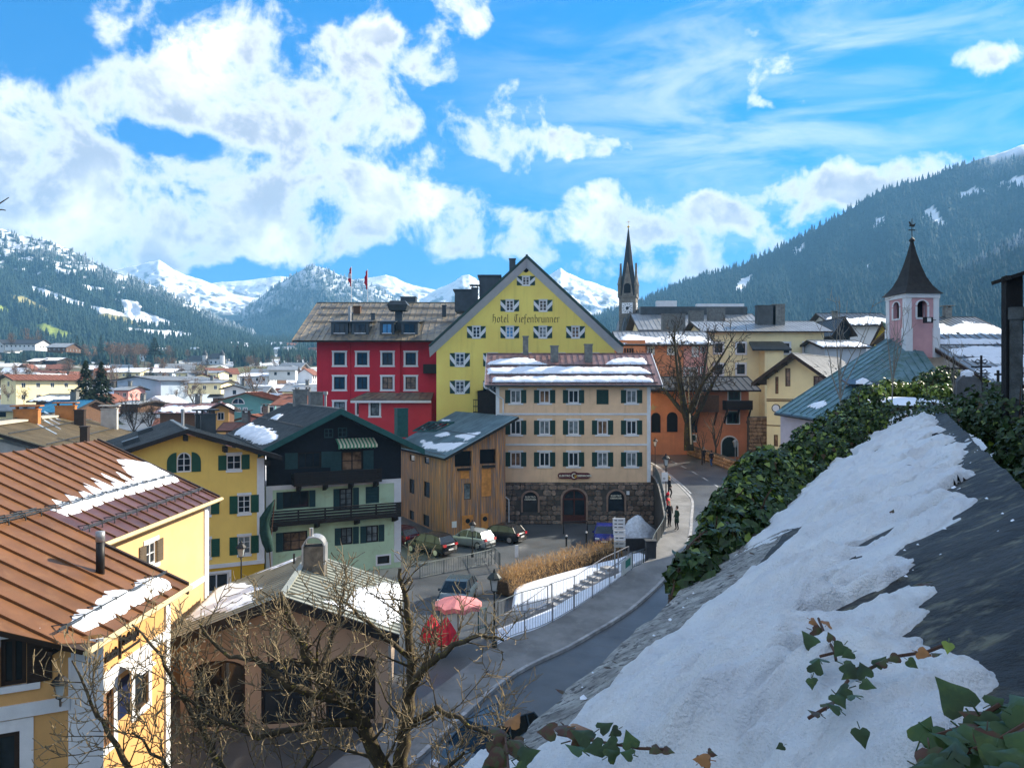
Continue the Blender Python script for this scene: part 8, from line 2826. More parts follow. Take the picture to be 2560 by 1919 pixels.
town_house('outbuilding', 'long low white castle outbuilding under snow right of the turrets', 'outbuilding', 560, 622, 911, 905, 918, 620, 12, 0, 'x', M_WPLA2, M_SNOWROOF, (0, 0), over=.8, pw=3)
for i, a in enumerate((
  ('white manor with long charcoal roof at the left edge', 12, 88, 860, 847, 876, 500, 18, 0, 'x', M_WPLA2, M_DKROOF, (7, 1)),
  ('small white house end beside the charcoal-roofed manor', -14, 10, 862, 848, 880, 505, 16, 0, 'y', M_WPLA2, M_DKROOF, (2, 1)),
  ('brown chalet with snowy roof below the green meadow', 118, 165, 868, 856, 880, 460, 16, 0, 'x', M_BRWOOD, M_GREYR, (4, 1)),
  ('dark barn with white snow roof above the reddish heap', 100, 142, 901, 893, 909, 390, 14, 0, 'x', M_DKWOOD, M_SNOWROOF, (0, 0)),
  ('dark shed with snow roof left of the barn', 72, 96, 903, 895, 910, 385, 12, 0, 'x', M_DKWOOD, M_SNOWROOF, (0, 0)),
  ('grey gabled house with pale end wall right of the brown tree', 672, 738, 925, 914, 950, 280, 14, 12, 'x', M_WPLA2, M_GREYR, (2, 1)),
  ('long pale blue roofed house left of the crimson wing', 706, 800, 978, 962, 1010, 200, 12, 0, 'x', M_CREAMP, M_GREYR, (4, 1)),
  ('low house with russet roof close to the crimson wing', 690, 740, 995, 985, 1030, 168, 11, -10, 'x', M_WPLA2, M_TILE, (2, 1)),
  ('small dark-gabled house behind the teal house', 560, 612, 972, 962, 1000, 200, 11, 0, 'y', M_WPLA2, M_CORR, (1, 1)),
  ('flat grey roofed house left of the brown tree', 470, 552, 957, 950, 985, 215, 11, 0, 'x', M_CREAMP, M_GREYR, (3, 1)),
  ('brown tiled house front in the village middle', 480, 530, 945, 934, 965, 250, 11, 14, 'y', M_CREAMP, M_TILE, (2, 1)),
  ('low long shop roof in front of the castle', 440, 545, 932, 926, 948, 320, 12, 0, 'x', M_CREAMP, M_GREYR, (6, 1)),
  ('pale house with snow roof behind the brown tree', 600, 668, 940, 932, 962, 290, 12, 0, 'x', M_WPLA2, M_SNOWROOF, (4, 1)),
  ('pinkish small house right of the big spruce', 285, 320, 975, 965, 1010, 210, 10, 0, 'x', M_PINKP, M_GREYR, (2, 1)),
  ('small grey shed roof in front of the pale blue block', 300, 345, 1010, 1002, 1040, 150, 8, -12, 'x', M_BRWOOD, M_GREYR, (0, 0)),
  ('terracotta terrace house below the teal wall', 565, 640, 1075, 1060, 1130, 88, 7, 10, 'x', M_PINKP, M_TILE, (0, 0)),
  ('pale gabled house tucked under the teal house', 608, 660, 1048, 1036, 1090, 112, 8, 0, 'y', M_PINKP, M_TILE, (1, 1)),
  ('tiled house roof right of the teal house', 690, 790, 1012, 988, 1060, 140, 12, -6, 'x', M_WPLA2, M_TILE, (3, 1)),
)):
 town_house('house', a[0], 'house', *a[1:], over=.9, pw=1.5, chim=1 if a[6] < 260 else 0)
# far village under the wood
fv = MB()
rr_ = random.Random(33)
hm_wall = MB(); hm_wall.box(-5, -4, -2, 5, 4, 5); hm_wall.add([(-5, -4, 5), (-5, 4, 5), (-5, 0, 7.4)], [(0, 2, 1)]); hm_wall.add([(5, -4, 5), (5, 4, 5), (5, 0, 7.4)], [(0, 1, 2)])
hw_ = [hm_wall.mesh('wall', m) for m in (M_WPLA2, M_CREAMP, M_BRWOOD)]
hr_ = []
for m in (M_SNOWROOF, M_TILE, M_GREYR):
 b = MB(); b.slab([(-5.8, -5, 4.5), (5.8, -5, 4.5), (5.8, 0, 7.6), (-5.8, 0, 7.6)], .3); b.slab([(-5.8, 0, 7.6), (5.8, 0, 7.6), (5.8, 5, 4.5), (-5.8, 5, 4.5)], .3)
 hr_.append(b.mesh('roof', m))
wn_ = MB()
for i in range(3):
 for j in range(2): wn_.box(-3.9 + i * 3, -4.06, .2 + j * 2.6, -2.7 + i * 3, -4.01, 1.6 + j * 2.6)
wn_m = wn_.mesh('windows', M_DARKIN)
for i in range(46):
 px = rr_.uniform(395, 790) if i < 36 else rr_.uniform(180, 420)
 d = rr_.uniform(760, 1350) if i < 36 else rr_.uniform(620, 800)
 z = gz(d)
 base = Vector(((px - CX) * d / F, d, z + 1))
 M = T(base) @ RZ(rr_.uniform(-60, 60)) @ Matrix.Scale(rr_.uniform(.8, 1.25), 4)
 wi, ri = rr_.randrange(3), rr_.choice((0, 0, 1, 2))
 t = thing('village_house', 'tiny %s house with %s roof in the distant valley village' % (('white', 'cream', 'brown')[wi], ('snowy', 'red', 'grey')[ri]), 'house', T(base), 'houses of the distant village')
 link('wall', hw_[wi], t, M); link('roof', hr_[ri], t, M); w = link('windows', wn_m, t, M); w['kind'] = 'stuff'
# ------------------------------------------------------------------ bare trees
M_BARK = mat('bark_with_lichen', (.075, .058, .035), .9, .4, 6, .6, 40, col2=(.30, .25, .04), mix2=(.58, .66))
M_BARK2 = mat('grey_brown_bark', (.075, .06, .045), .9, .4, 2, .4, 10)
M_TWIG = mat('pale_olive_twigs', (.20, .155, .09), .85, .3, 3)
M_TWIGD = mat('dark_twigs', (.055, .043, .032), .9, .3, 3)
M_TWIGR = mat('russet_twigs', (.20, .12, .075), .9, .3, 1)
def rvec(rr):
 return Vector((rr.gauss(0, 1), rr.gauss(0, 1), rr.gauss(0, 1))).normalized()
def branch_pts(p, d, ln, rr, n=4, wob=.22, up=.12):
 pts = [p.copy()]
 d = d.normalized()
 for i in range(n):
  d = (d + rvec(rr) * wob + Vector((0, 0, up))).normalized()
  p = p + d * (ln / n)
  pts.append(p.copy())
 return pts
def sprout(bm_, bt, path, r0, rr, level, maxlev, dens, ln, up=.12, out=None, tw_min=.006):
 """children along a path (list of points); fine levels go to the twig mesh bt"""
 tot = sum((path[i + 1] - path[i]).length for i in range(len(path) - 1))
 n = max(2, int(tot * dens))
 for k in range(n):
  s = (k + rr.random()) / n
  s = .18 + s * .8
  x = s * (len(path) - 1); i = min(int(x), len(path) - 2)
  p = path[i].lerp(path[i + 1], x - i)
  ax = (path[i + 1] - path[i]).normalized()
  side = rvec(rr); side = (side - ax * side.dot(ax)).normalized()
  d = (ax * rr.uniform(.25, .7) + side * rr.uniform(.6, 1) + Vector((0, 0, up * 1.5))).normalized()
  l = ln * rr.uniform(.55, 1.15) * (1.1 - .5 * s)
  r = max(tw_min, r0 * (1 - .6 * s) * .5)
  pts = branch_pts(p, d, l, rr, 4 if level < maxlev else 3, .28, up)
  rads = [r * (1 - .75 * j / (len(pts) - 1)) for j in range(len(pts))]
  rads = [max(tw_min * .6, q) for q in rads]
  (bm_ if level < 2 else bt).tube(pts, rads, 5 if level < 2 else 3, cap=False)
  if level < maxlev:
   sprout(bm_, bt, pts, r, rr, level + 1, maxlev, dens * 1.55, ln * .52, up, out, tw_min)
def big_tree():
 rr = random.Random(21)
 D0 = 13.0
 base = at(1000, 2300, D0)
 base = Vector((-2.0, D0, -12.6))
 t = thing('bare_tree', 'large bare garden tree with yellow lichen in the lower foreground', 'tree', T(base))
 bm_, bt = MB(), MB()
 limbs = [
  ([(1000, 2500, 13), (985, 2150, 13), (960, 1930, 13), (905, 1800, 12.8), (850, 1745, 12.6), (800, 1690, 12.5), (765, 1640, 12.5), (740, 1560, 12.6), (700, 1480, 12.8)], .17, .04),
  ([(1000, 2200, 13), (1003, 1919, 13.1), (1010, 1830, 13.2), (1025, 1740, 13.3), (1030, 1650, 13.3), (1020, 1560, 13.4), (1010, 1480, 13.5), (1000, 1420, 13.6)], .15, .03),
  ([(1020, 1735, 13.3), (1060, 1672, 13.0), (1100, 1640, 12.8), (1135, 1612, 12.7), (1205, 1588, 12.6), (1260, 1600, 12.6)], .085, .02),
  ([(850, 1745, 12.6), (770, 1738, 12.2), (690, 1690, 12.0), (640, 1652, 12.0), (570, 1640, 11.9), (500, 1560, 11.8)], .085, .02),
  ([(1012, 1810, 13.2), (1090, 1768, 12.9), (1150, 1798, 12.5), (1210, 1832, 12.3), (1265, 1815, 12.2)], .06, .015),
  ([(905, 1800, 12.8), (780, 1810, 12.3), (650, 1840, 12.0), (540, 1800, 11.8), (440, 1730, 11.7)], .07, .018),
  ([(620, 2200, 12), (560, 1919, 12), (500, 1820, 12), (440, 1720, 12), (400, 1640, 12), (330, 1560, 12.2)], .07, .015),
  ([(420, 2250, 11.5), (330, 1919, 11.4), (270, 1830, 11.4), (230, 1760, 11.4), (180, 1650, 11.4)], .06, .012),
  ([(985, 2150, 13), (1060, 1990, 12.7), (1120, 1919, 12.4), (1160, 1880, 12.2)], .07, .02),
  ([(800, 1690, 12.5), (830, 1600, 12.9), (850, 1530, 13.2), (860, 1470, 13.5)], .05, .015),
  ([(1030, 1650, 13.3), (960, 1590, 13.0), (900, 1540, 12.9), (850, 1500, 12.8)], .05, .015),
  ([(640, 2200, 12), (700, 1990, 12), (760, 1919, 12.1), (800, 1850, 12.2), (790, 1780, 12.3)], .05, .015),
  ([(620, 2200, 12), (480, 1990, 11.6), (400, 1900, 11.4), (330, 1830, 11.3)], .05, .015),
 ]
 for pts, ra, rb in limbs:
  P = [at(*p) for p in pts]
  # gnarl
  P2 = []
  for i in range(len(P) - 1):
   for k in range(3):
    q = P[i].lerp(P[i + 1], k / 3)
    P2.append(q + rvec(rr) * .035)
  P2.append(P[-1])
  rads = [ra + (rb - ra) * i / (len(P2) - 1) for i in range(len(P2))]
  bm_.tube(P2, rads, 7, cap=False)
  sprout(bm_, bt, P2, ra * .5, rr, 1, 3, 4.0, 1.15, .13, tw_min=.0095)
 bm_.tube([base + Vector((0, 0, -1)), at(1000, 2500, 13), at(1000, 2200, 13)], [.3, .22, .17], 8, cap=False)
 bm_.tube([base + Vector((0, 0, -1)), at(620, 2260, 12), at(620, 2200, 12)], [.14, .1, .08], 6, cap=False)
 bm_.tube([base + Vector((0, 0, -1)), at(420, 2300, 11.5), at(420, 2250, 11.5)], [.12, .08, .06], 6, cap=False)
 bm_.buildw('trunk', M_BARK, t, True)
 bt.buildw('crown', M_TWIG, t)
big_tree()
def bare_tree_mesh(seed, h, spread, mb, mt, dens=1.5, trunk=.35, levels=3, r=.25, tw=.02):
 rr = random.Random(seed)
 bm_, bt = MB(), MB()
 tp = branch_pts(Vector((0, 0, -.5)), Vector((0, 0, 1)), h * trunk + .5, rr, 4, .06, .1)
 bm_.tube(tp, [r * (1 - .35 * i / 4) for i in range(5)], 7, cap=False)
 n = 6
 for i in range(n):
  a = 2 * pi * i / n + rr.uniform(-.4, .4)
  k = rr.uniform(.35, 1)
  d = Vector((cos(a) * spread * k, sin(a) * spread * k, 1))
  pts = branch_pts(tp[-1 - (i % 2)], d, h * (1 - trunk) * rr.uniform(.8, 1.05), rr, 6, .17, .08)
  rads = [r * .5 * (1 - .85 * j / 6) + tw * .4 for j in range(7)]
  bm_.tube(pts, rads, 5, cap=False)
  sprout(bm_, bt, pts, r * .3, rr, 1, levels, dens, h * .26, .10, tw_min=tw)
 return bm_.mesh('trunk', mb, True), bt.mesh('crown', mt)
def put_tree(name, label, cat, mesh2, base, s=1, rz=0, group=None):
 M = T(base) @ RZ(rz) @ Matrix.Scale(s, 4)
 t = thing(name, label, cat, T(base), group)
 link('trunk', mesh2[0], t, M)
 link('crown', mesh2[1], t, M)
 return t
# tree in front of the salmon house
tm = bare_tree_mesh(4, 15.0, 1.35, mat('dark_lichen_bark', (.04, .035, .022), .9, .4, 1.5, col2=(.17, .18, .03), mix2=(.58, .68)), M_TWIGD, 1.05, .22, 3, .6, .042)
put_tree('bare_tree', 'tall dark bare tree in front of the salmon house', 'tree', tm, at(1722, 1115, 88.5) + Vector((0, 0, 0)), 1.0, 40)
# ivy clump / mistletoe ball in it
sm1 = bare_tree_mesh(9, 5.2, .7, M_BARK2, M_TWIGR, 1.2, .35, 2, .12, .02)
put_tree('bare_shrub', 'small red-brown bare tree by the arched gate', 'tree', sm1, at(1790, 1150, 84), 1.05, 10)
put_tree('bare_shrub', 'thin bare sapling near the end of the low wall', 'tree', sm1, at(1755, 1158, 83), .75, 130)
# ------------------------------------------------------------------ conifers
M_NEED = mat('spruce_needles', (.016, .034, .018), .9, .5, 1.2, col2=(.05, .075, .02), mix2=(.55, .75))
M_NEEDB = mat('blue_green_needles', (.020, .045, .040), .9, .4, .5)
def spruce_mesh(seed, h, rbase, mneed, n=1700, gap=.12):
 rs = np.random.RandomState(seed)
 b = MB(); b.tube([(0, 0, -.5), (0, 0, h * .5), (0, 0, h * .98)], [h * .02, h * .014, .02], 6, cap=False)
 tr = b.mesh('trunk', M_BARK2)
 V, Q = [], []
 zz = rs.rand(n) ** 1.25
 for i in range(n):
  z = h * (gap + (1 - gap) * zz[i])
  R = rbase * (1 - zz[i]) ** .85 * (1 + .22 * sin(zz[i] * 46 + seed)) + .12
  a = rs.rand() * 6.283
  rr_ = R * (.35 + .65 * sqrt(rs.rand()))
  c = np.array((cos(a) * rr_, sin(a) * rr_, z - rr_ * .32))
  ln = (.16 + .1 * rs.rand()) * rbase * (.5 + .7 * (1 - zz[i]))
  o = np.array((cos(a), sin(a), -.5 + .3 * rs.rand())); s = np.array((-sin(a), cos(a), 0)) * (.4 + .3 * rs.rand())
  k = len(V)
  V += [c - o * ln * .5, c + s * ln * .55 - o * ln * .1, c + o * ln, c - s * ln * .55 - o * ln * .1 + np.array((0, 0, .1 * ln))]
  Q.append((k, k + 1, k + 2, k + 3))
 cr = np_mesh('crown', np.array(V), np.array(Q), mneed)
 return tr, cr
spA = spruce_mesh(1, 16, 3.9, M_NEED, 3400)
spB = spruce_mesh(2, 16, 3.3, M_NEED, 1500, .1)
spC = spruce_mesh(3, 16, 4.6, M_NEEDB, 1300, .38)
def put_px(name, label, cat, mesh2, px, py_base, py_top, d, h0, group=None, rz=0):
 base = at(px, py_base, d)
 s = (py_base - py_top) * d / F / h0
 return put_tree(name, label, cat, mesh2, base, s, rz, group)
put_px('spruce', 'big dark spruce rising behind the ribbed roof', 'conifer', spA, 214, 1075, 901, 118, 16)
put_px('spruce', 'second dark spruce leaning close to the big one', 'conifer', spA, 253, 1065, 903, 122, 16, rz=90)
put_px('spruce', 'slender blue-green conifer in front of the snow-roofed hall', 'conifer', spB, 322, 945, 912, 330, 16)
put_px('spruce', 'small pointed conifer right of the snow-roofed hall', 'conifer', spB, 378, 940, 908, 330, 16, rz=50)
put_px('pine', 'tall pine with bare trunk in the village centre', 'conifer', spC, 386, 906, 842, 420, 16)
put_px('spruce', 'green conifer near the tiled roofs', 'conifer', spB, 545, 960, 928, 260, 16, rz=20)
put_px('spruce', 'dark blue-green conifer beside the castle', 'conifer', spC, 592, 915, 864, 640, 16, rz=30)
put_px('spruce', 'dark conifer right of the castle meadow', 'conifer', spC, 632, 922, 875, 600, 16, rz=70)
for i, (px, pb, pt) in enumerate(((178, 890, 846), (193, 892, 838), (207, 888, 852), (240, 905, 868), (252, 880, 836), (60, 908, 868), (270, 878, 846))):
 put_px('spruce', 'dark conifer in the clump left of the brown row of trees', 'conifer', spB, px, pb, pt, 480 + i * 14, 16, 'conifers in the clump left of the brown trees', i * 40)
# brown bare trees of the town
bt1 = bare_tree_mesh(12, 14, .55, M_BARK2, M_TWIGR, 1.05, .35, 3, .3, .05)
bt2 = bare_tree_mesh(13, 10, 1.15, M_BARK2, M_TWIGR, 1.3, .18, 3, .22, .045)
bt3 = bare_tree_mesh(14, 11, .9, M_BARK2, M_TWIGD, 1.2, .2, 3, .22, .045)
for i, px in enumerate((276, 286, 299, 312, 326, 338, 352, 362)):
 put_px('bare_tree', 'tall brown bare tree in the row above the snowfield', 'tree', bt1, px, 908 + (i % 3) * 3, 852 + (i * 5) % 9, 440 + (i * 13) % 40, 14, 'row of brown bare trees above the snowfield', i * 47)
put_px('bare_tree', 'broad orange-brown bare tree behind the teal house', 'tree', bt2, 635, 990, 915, 185, 10)
put_px('bare_tree', 'dark bare tree behind the yellow house roof', 'tree', bt3, 335, 1095, 985, 92, 11)
put_px('bare_tree', 'second dark bare tree close to the chimney', 'tree', bt3, 375, 1085, 1000, 96, 11, rz=80)
for i, (px, pb, pt, d) in enumerate(((225, 905, 860, 470), (430, 912, 868, 520), (420, 905, 862, 560), (480, 990, 945, 210), (500, 1000, 960, 190), (470, 905, 872, 600), (690, 925, 888, 560), (720, 925, 885, 540), (745, 922, 885, 560), (770, 925, 890, 520), (665, 922, 890, 600), (40, 960, 905, 240), (20, 1000, 960, 160), (60, 1010, 965, 150), (100, 1010, 985, 170), (150, 955, 925, 300), (110, 960, 930, 260), (30, 880, 830, 500), (80, 872, 820, 520), (100, 880, 828, 560), (440, 1000, 972, 170), (230, 955, 925, 280))):
 put_px('bare_tree', ('broad russet', 'dark round', 'tall upright')[i % 3] + ' bare tree standing among the distant houses', 'tree', (bt2, bt3, bt1)[i % 3], px, pb, pt, d, (10, 11, 14)[i % 3], 'bare trees among the distant houses', i * 61)
# ------------------------------------------------------------------ hedge
def hedge():
 rs = np.random.RandomState(8)
 t = thing('hedge', 'clipped brown winter hedge along the sunny snow', 'hedge', T(1, 50.5, -13.2))
 path = [Vector((-.6, 48.2, -13.2)), Vector((.4, 49.9, -13.15)), Vector((2.2, 52.0, -13.1)), Vector((4.6, 54.2, -13.0)), Vector((7.8, 56.9, -12.9))]
 V, Q = [], []
 for i in range(9000):
  s = rs.rand() * 3.999; k = int(s)
  c = path[k].lerp(path[k + 1], s - k)
  x, z = (rs.rand() - .5), rs.rand()
  w = 1.5 * (1 - .25 * z)
  p = np.array((c.x + x * w, c.y - x * w * .6, c.z + z * 1.45 * (.9 + .2 * rs.rand())))
  d = np.array((rs.randn() * .5, rs.randn() * .5, .9)); d /= np.linalg.norm(d)
  ln = .16 + .2 * rs.rand(); sd = np.array((rs.randn(), rs.randn(), 0)); sd = sd / (np.linalg.norm(sd) + 1e-6) * .014
  j = len(V)
  V += [p - sd, p + sd, p + d * ln]
  Q.append((j, j + 1, j + 2))
 me = np_mesh('twigs', np.array(V) - np.array(WM[t.name].translation), np.array(Q), mat('straw_brown_twigs', (.50, .31, .13), .9, .35, 3))
 link('twigs', me, t, WM[t.name])['kind'] = 'stuff'
 b = MB()
 for k in range(4):
  a, c = path[k], path[k + 1]
  n = Vector((.45, -.3, 0))
  b.add([a - n, a + n, c + n, c - n, a - n * .7 + Vector((0, 0, .8)), a + n * .7 + Vector((0, 0, .8)), c + n * .7 + Vector((0, 0, .8)), c - n * .7 + Vector((0, 0, .8))], [(0, 1, 5, 4), (1, 2, 6, 5), (2, 3, 7, 6), (3, 0, 4, 7), (4, 5, 6, 7)])
 b.buildw('stems', mat('dark_hedge_core', (.07, .045, .025), .95, .4, 5, .8, 20), t)
hedge()
# crowded old-town roofs and garden trees left of the crimson wing
for i in range(58):
 d = rr_.uniform(140, 430)
 px = rr_.uniform(-40, 790)
 z = gz(d)
 py = CY - z * F / d
 if 290 < px < 460 and d > 225 and d < 345: continue
 if 90 < px < 200 and d < 200: continue
 if d < 165 and 520 < px < 700: continue
 base = Vector(((px - CX) * d / F, d, z - 1.2))
 M = T(base) @ RZ(rr_.choice((-8, 12, 80, 95, 30)) + rr_.uniform(-8, 8)) @ Matrix.Diagonal((rr_.uniform(.8, 1.5), rr_.uniform(.8, 1.2), rr_.uniform(.75, 1.05), 1))
 wi, ri = rr_.choice((0, 0, 1, 2)), rr_.choice((0, 1, 1, 2, 2))
 t = thing('town_house', 'small %s house with %s roof packed in the old town' % (('white', 'cream', 'brown timber')[wi], ('snow-covered', 'red-brown tiled', 'grey sheet')[ri]), 'house', T(base), 'houses packed in the old town')
 link('wall', hw_[wi], t, M); link('roof', hr_[ri], t, M); w = link('windows', wn_m, t, M); w['kind'] = 'stuff'
for i in range(60):
 d = rr_.uniform(120, 560); px = rr_.uniform(-60, 800)
 base = Vector(((px - CX) * d / F, d, gz(d)))
 put_tree('garden_tree', ('broad brown', 'dark rounded', 'tall slim brown')[i % 3] + ' bare garden tree between the old town roofs', 'tree', (bt2, bt3, bt1)[i % 3], base, rr_.uniform(.45, .85), i * 37, 'garden trees between the old town roofs')
# ------------------------------------------------------------------ churchyard wall in the foreground
WD = Vector((.525, 1, 0))                        # direction of the wall, per metre of depth
PERP = Vector((1, -.525, 0)).normalized()
CG, ZG = -.96, -.85                              # outer granite edge
CR, ZR = .30, -.29                               # inner edge
wp = lambda c, d, up=0.0: Vector((.525 * d + c, d, ZG + (c - CG) / (CR - CG) * (ZR - ZG) + up))
def churchyard():
 t = thing('churchyard_wall', 'broad sloping concrete and granite wall top in the foreground', 'wall', T(wp(CG, 2) + Vector((0, 0, -12))))
 V, Q = [], []
 ds = np.concatenate([np.linspace(-4, .6, 10), np.linspace(.7, 8, 150), np.linspace(8.2, 19, 40)])
 cs = np.concatenate([np.linspace(CG, CR, 40)])
 for d in ds:
  for c in cs:
   n = fbm(np.array([c * 9 + 3]), np.array([d * 9]), 3)[0] - .5
   rag = (fbm(np.array([d * 5.0]), np.array([1.0]), 3)[0] - .5) * .07 if c == cs[0] else 0
   p = wp(c + rag, d, (fbm(np.array([c * 6 + 3]), np.array([d * 6]), 3)[0] - .5) * .03)
   V.append(p)
 nc = len(cs)
 b = MB()
 b.v = [tuple(p) for p in V]
 for i in range(len(ds) - 1):
  for j in range(nc - 1):
   b.f.append((i * nc + j, i * nc + j + 1, (i + 1) * nc + j + 1, (i + 1) * nc + j)); b.m.append(0 if j < 11 else 1)
 b.buildw('coping', [M_GRANITE, M_CONC], t, True)
 b = MB()
 for i in range(len(ds) - 1):
  p, q = V[i * nc], V[(i + 1) * nc]
  b.add([p, q, q + Vector((0, 0, -13)), p + Vector((0, 0, -13))], [(0, 1, 2, 3)])
  p, q = V[i * nc + nc - 1], V[(i + 1) * nc + nc - 1]
  b.add([p, q, q + Vector((0, 0, -13)), p + Vector((0, 0, -13))], [(3, 2, 1, 0)])
 b.buildw('wall_face', M_WALLST, t)
 g = MB()
 e0, e1 = wp(CR, -4), wp(CR, 19)
 g.add([(e0.x + .05, e0.y, -1.0), (e1.x + .05, e1.y, -1.0), (80, 22, -1.2), (80, -30, -1.0), (-2, -30, -1)], [(0, 4, 3, 2, 1)])
 g.v += [(e1.x + .05, e1.y, -12), (80, 22, -12)]
 g.f.append((1, 2, 6, 5)); g.m.append(0)
 o = g.build('churchyard', M_EARTH); o['kind'] = 'structure'; o['label'] = 'churchyard ground behind the wall'
 return t
churchyard()
def plane_cd(pts):
 """photo pixels -> (c, d) on the wall top"""
 o = wp(CG, 0); a = wp(CR, 0) - o; bb = wp(CG, 1) - o
 n = a.cross(bb)
 out = []
 for px, py in pts:
  r = at(px, py, 1.0); p = r * (o.dot(n) / r.dot(n))
  d = p.y
  out.append((p.x - .525 * d, d))
 return out
def fore_snow():
 px = [(1010, 2050), (1130, 1905), (1290, 1850), (1330, 1880), (1400, 1830), (1442, 1790), (1500, 1745), (1556, 1699), (1600, 1660), (1642, 1625), (1700, 1570), (1778, 1505), (1850, 1450), (1921, 1397), (2006, 1328), (2040, 1280), (2095, 1225), (2145, 1170), (2190, 1110), (2205, 1075), (2235, 1045), (2262, 1030),
   (2330, 1035), (2345, 1060), (2360, 1090), (2423, 1112), (2395, 1140), (2407, 1163), (2395, 1180), (2419, 1196), (2374, 1237), (2412, 1262), (2345, 1324), (2380, 1300), (2230, 1391), (2382, 1396), (2280, 1440), (2378, 1466), (2325, 1505), (2335, 1530), (2234, 1596), (2345, 1607), (2365, 1664), (2422, 1699), (2473, 1721), (2428, 1773), (2480, 1850), (2560, 1990), (2300, 2100)]
 poly = np.array(plane_cd(px))
 NC, ND = 190, 760
 cs = np.linspace(-1.0, .34, NC)
 tt = np.linspace(0, 1, ND)
 ds = .42 * (13.0 / .42) ** tt
 C, D = np.meshgrid(cs, ds)
 P = [(p[0], p[1]) for p in poly]
 inside = in_poly(C, D, P)
 dm = np.full(C.shape, 1e9)
 for i in range(len(P)):
  ax, ay = P[i]; bx, by = P[(i + 1) % len(P)]
  t = np.clip(((C - ax) * (bx - ax) + (D - ay) * (by - ay)) / ((bx - ax) ** 2 + (by - ay) ** 2 + 1e-9), 0, 1)
  dm = np.minimum(dm, np.hypot(C - ax - t * (bx - ax), D - ay - t * (by - ay)))
 n0 = fbm(C * 2.2 + D * .5 + 4, D * 1.7, 4) - .5
 n1 = fbm(C * 11, D * 11, 5) - .5
 n2 = fbm(C * 4.5 + D * 1.1, D * 3.4, 5) - .5
 streak = fbm(C * 3.0 + D * 1.4 + 7, D * 9 - C * 2, 4) - .5
 fine = fbm(C * 46, D * 46, 4) - .5
 sd = np.where(inside, dm, -dm)
 fill = np.minimum(np.minimum(C + .83, -.2 - C), np.minimum((D - 3.6) * .25, (11.0 - D) * .3))
 sd = np.maximum(sd, fill) + n1 * .09 + n2 * .10
 gro = np.clip((fbm(C * 2.0 + D * .9 + 3, D * 4.2 - C * 1.5 + 1, 5) - .565) / .10, 0, 1) * np.clip((C + .55) / .3, 0, 1)
 body = np.clip(sd / .07, 0, 1) ** .6
 hgt = body * (.030 + .030 * np.clip(sd / .3, 0, 1)) + np.clip(sd / .15, 0, 1) * (n0 * .075 + n2 * .11 + streak * .075 + n1 * .045) + fine * .013 * body
 hgt = np.where(sd > 0, np.maximum(hgt, .006), sd * .25) - gro * .062
 base = ZG + (C - CG) / (CR - CG) * (ZR - ZG)
 V = np.stack([.525 * D + C, D, base + hgt], -1)
 keep = (sd > -.12) & (hgt > -.035)
 cell = keep[:-1, :-1] & keep[1:, :-1] & keep[:-1, 1:] & keep[1:, 1:]
 idx = np.arange(C.size).reshape(C.shape)
 Q = np.stack([idx[:-1, :-1], idx[:-1, 1:], idx[1:, 1:], idx[1:, :-1]], -1)[cell]
 used = np.unique(Q); mp = np.zeros(C.size, int); mp[used] = np.arange(len(used))
 ms = mat('foreground_snow', (.86, .89, .93), .55, .08, 5, .8, 150, spec=.4, col2=(.58, .61, .64), mix2=(.62, .8))
 o = link('snow', np_mesh('snow', V.reshape(-1, 3)[used], mp[Q], ms, True))
 tag(o, 'granular melting snow lying along the sloping wall top', 'snow', kind='stuff')
fore_snow()
# crumbs of snow and ice on the bare concrete
rs_ = np.random.RandomState(77)
V_, Q_ = [], []
for i in range(130):
 d = rs_.uniform(.8, 6.5); c = rs_.uniform(-.15, .28) if rs_.rand() < .75 else rs_.uniform(-.95, -.8)
 p = np.array(wp(c, d, .002)); s_ = rs_.uniform(.002, .007) * (1 + (rs_.rand() > .9))
 k = len(V_)
 V_ += [p + s_ * np.array((cos(a) * rs_.uniform(.7, 1.3), sin(a) * rs_.uniform(.7, 1.3), 0)) for a in (0, 1.3, 2.5, 3.8, 5)] + [p + np.array((0, 0, s_ * .8))]
 Q_ += [(k + j, k + (j + 1) % 5, k + 5) for j in range(5)]
tag(link('snow_crumbs', np_mesh('snow_crumbs', V_, Q_, M_SNOW)), 'loose crumbs of snow scattered on the dark concrete', 'snow', kind='stuff')
# ------------------------------------------------------------------ ivy
M_IVY = mat('ivy_leaf', (.022, .050, .013), .45, .7, 14, spec=.3, col2=(.075, .115, .018), mix2=(.52, .75))
M_IVYL = mat('young_sunlit_ivy_leaf', (.15, .21, .025), .4, .35, 12, spec=.45)  # pale leaf tone; also stands in for sunlight on the outer shoots
M_IVYR = mat('reddish_ivy_leaf', (.065, .026, .014), .45, .4, 30, spec=.3, col2=(.05, .06, .018), mix2=(.45, .6))
M_IVYO = mat('orange_ivy_leaf', (.24, .10, .02), .4, .3, 40, spec=.45)
M_STEM = mat('ivy_stem', (.07, .035, .022), .8, .3, 20)
LEAF2D = [(0, 0), (.2, -.14), (.42, -.08), (.52, .12), (.42, .3), (.36, .46), (.2, .66), (0, 1.0), (-.2, .66), (-.36, .46), (-.42, .3), (-.52, .12), (-.42, -.08), (-.2, -.14)]
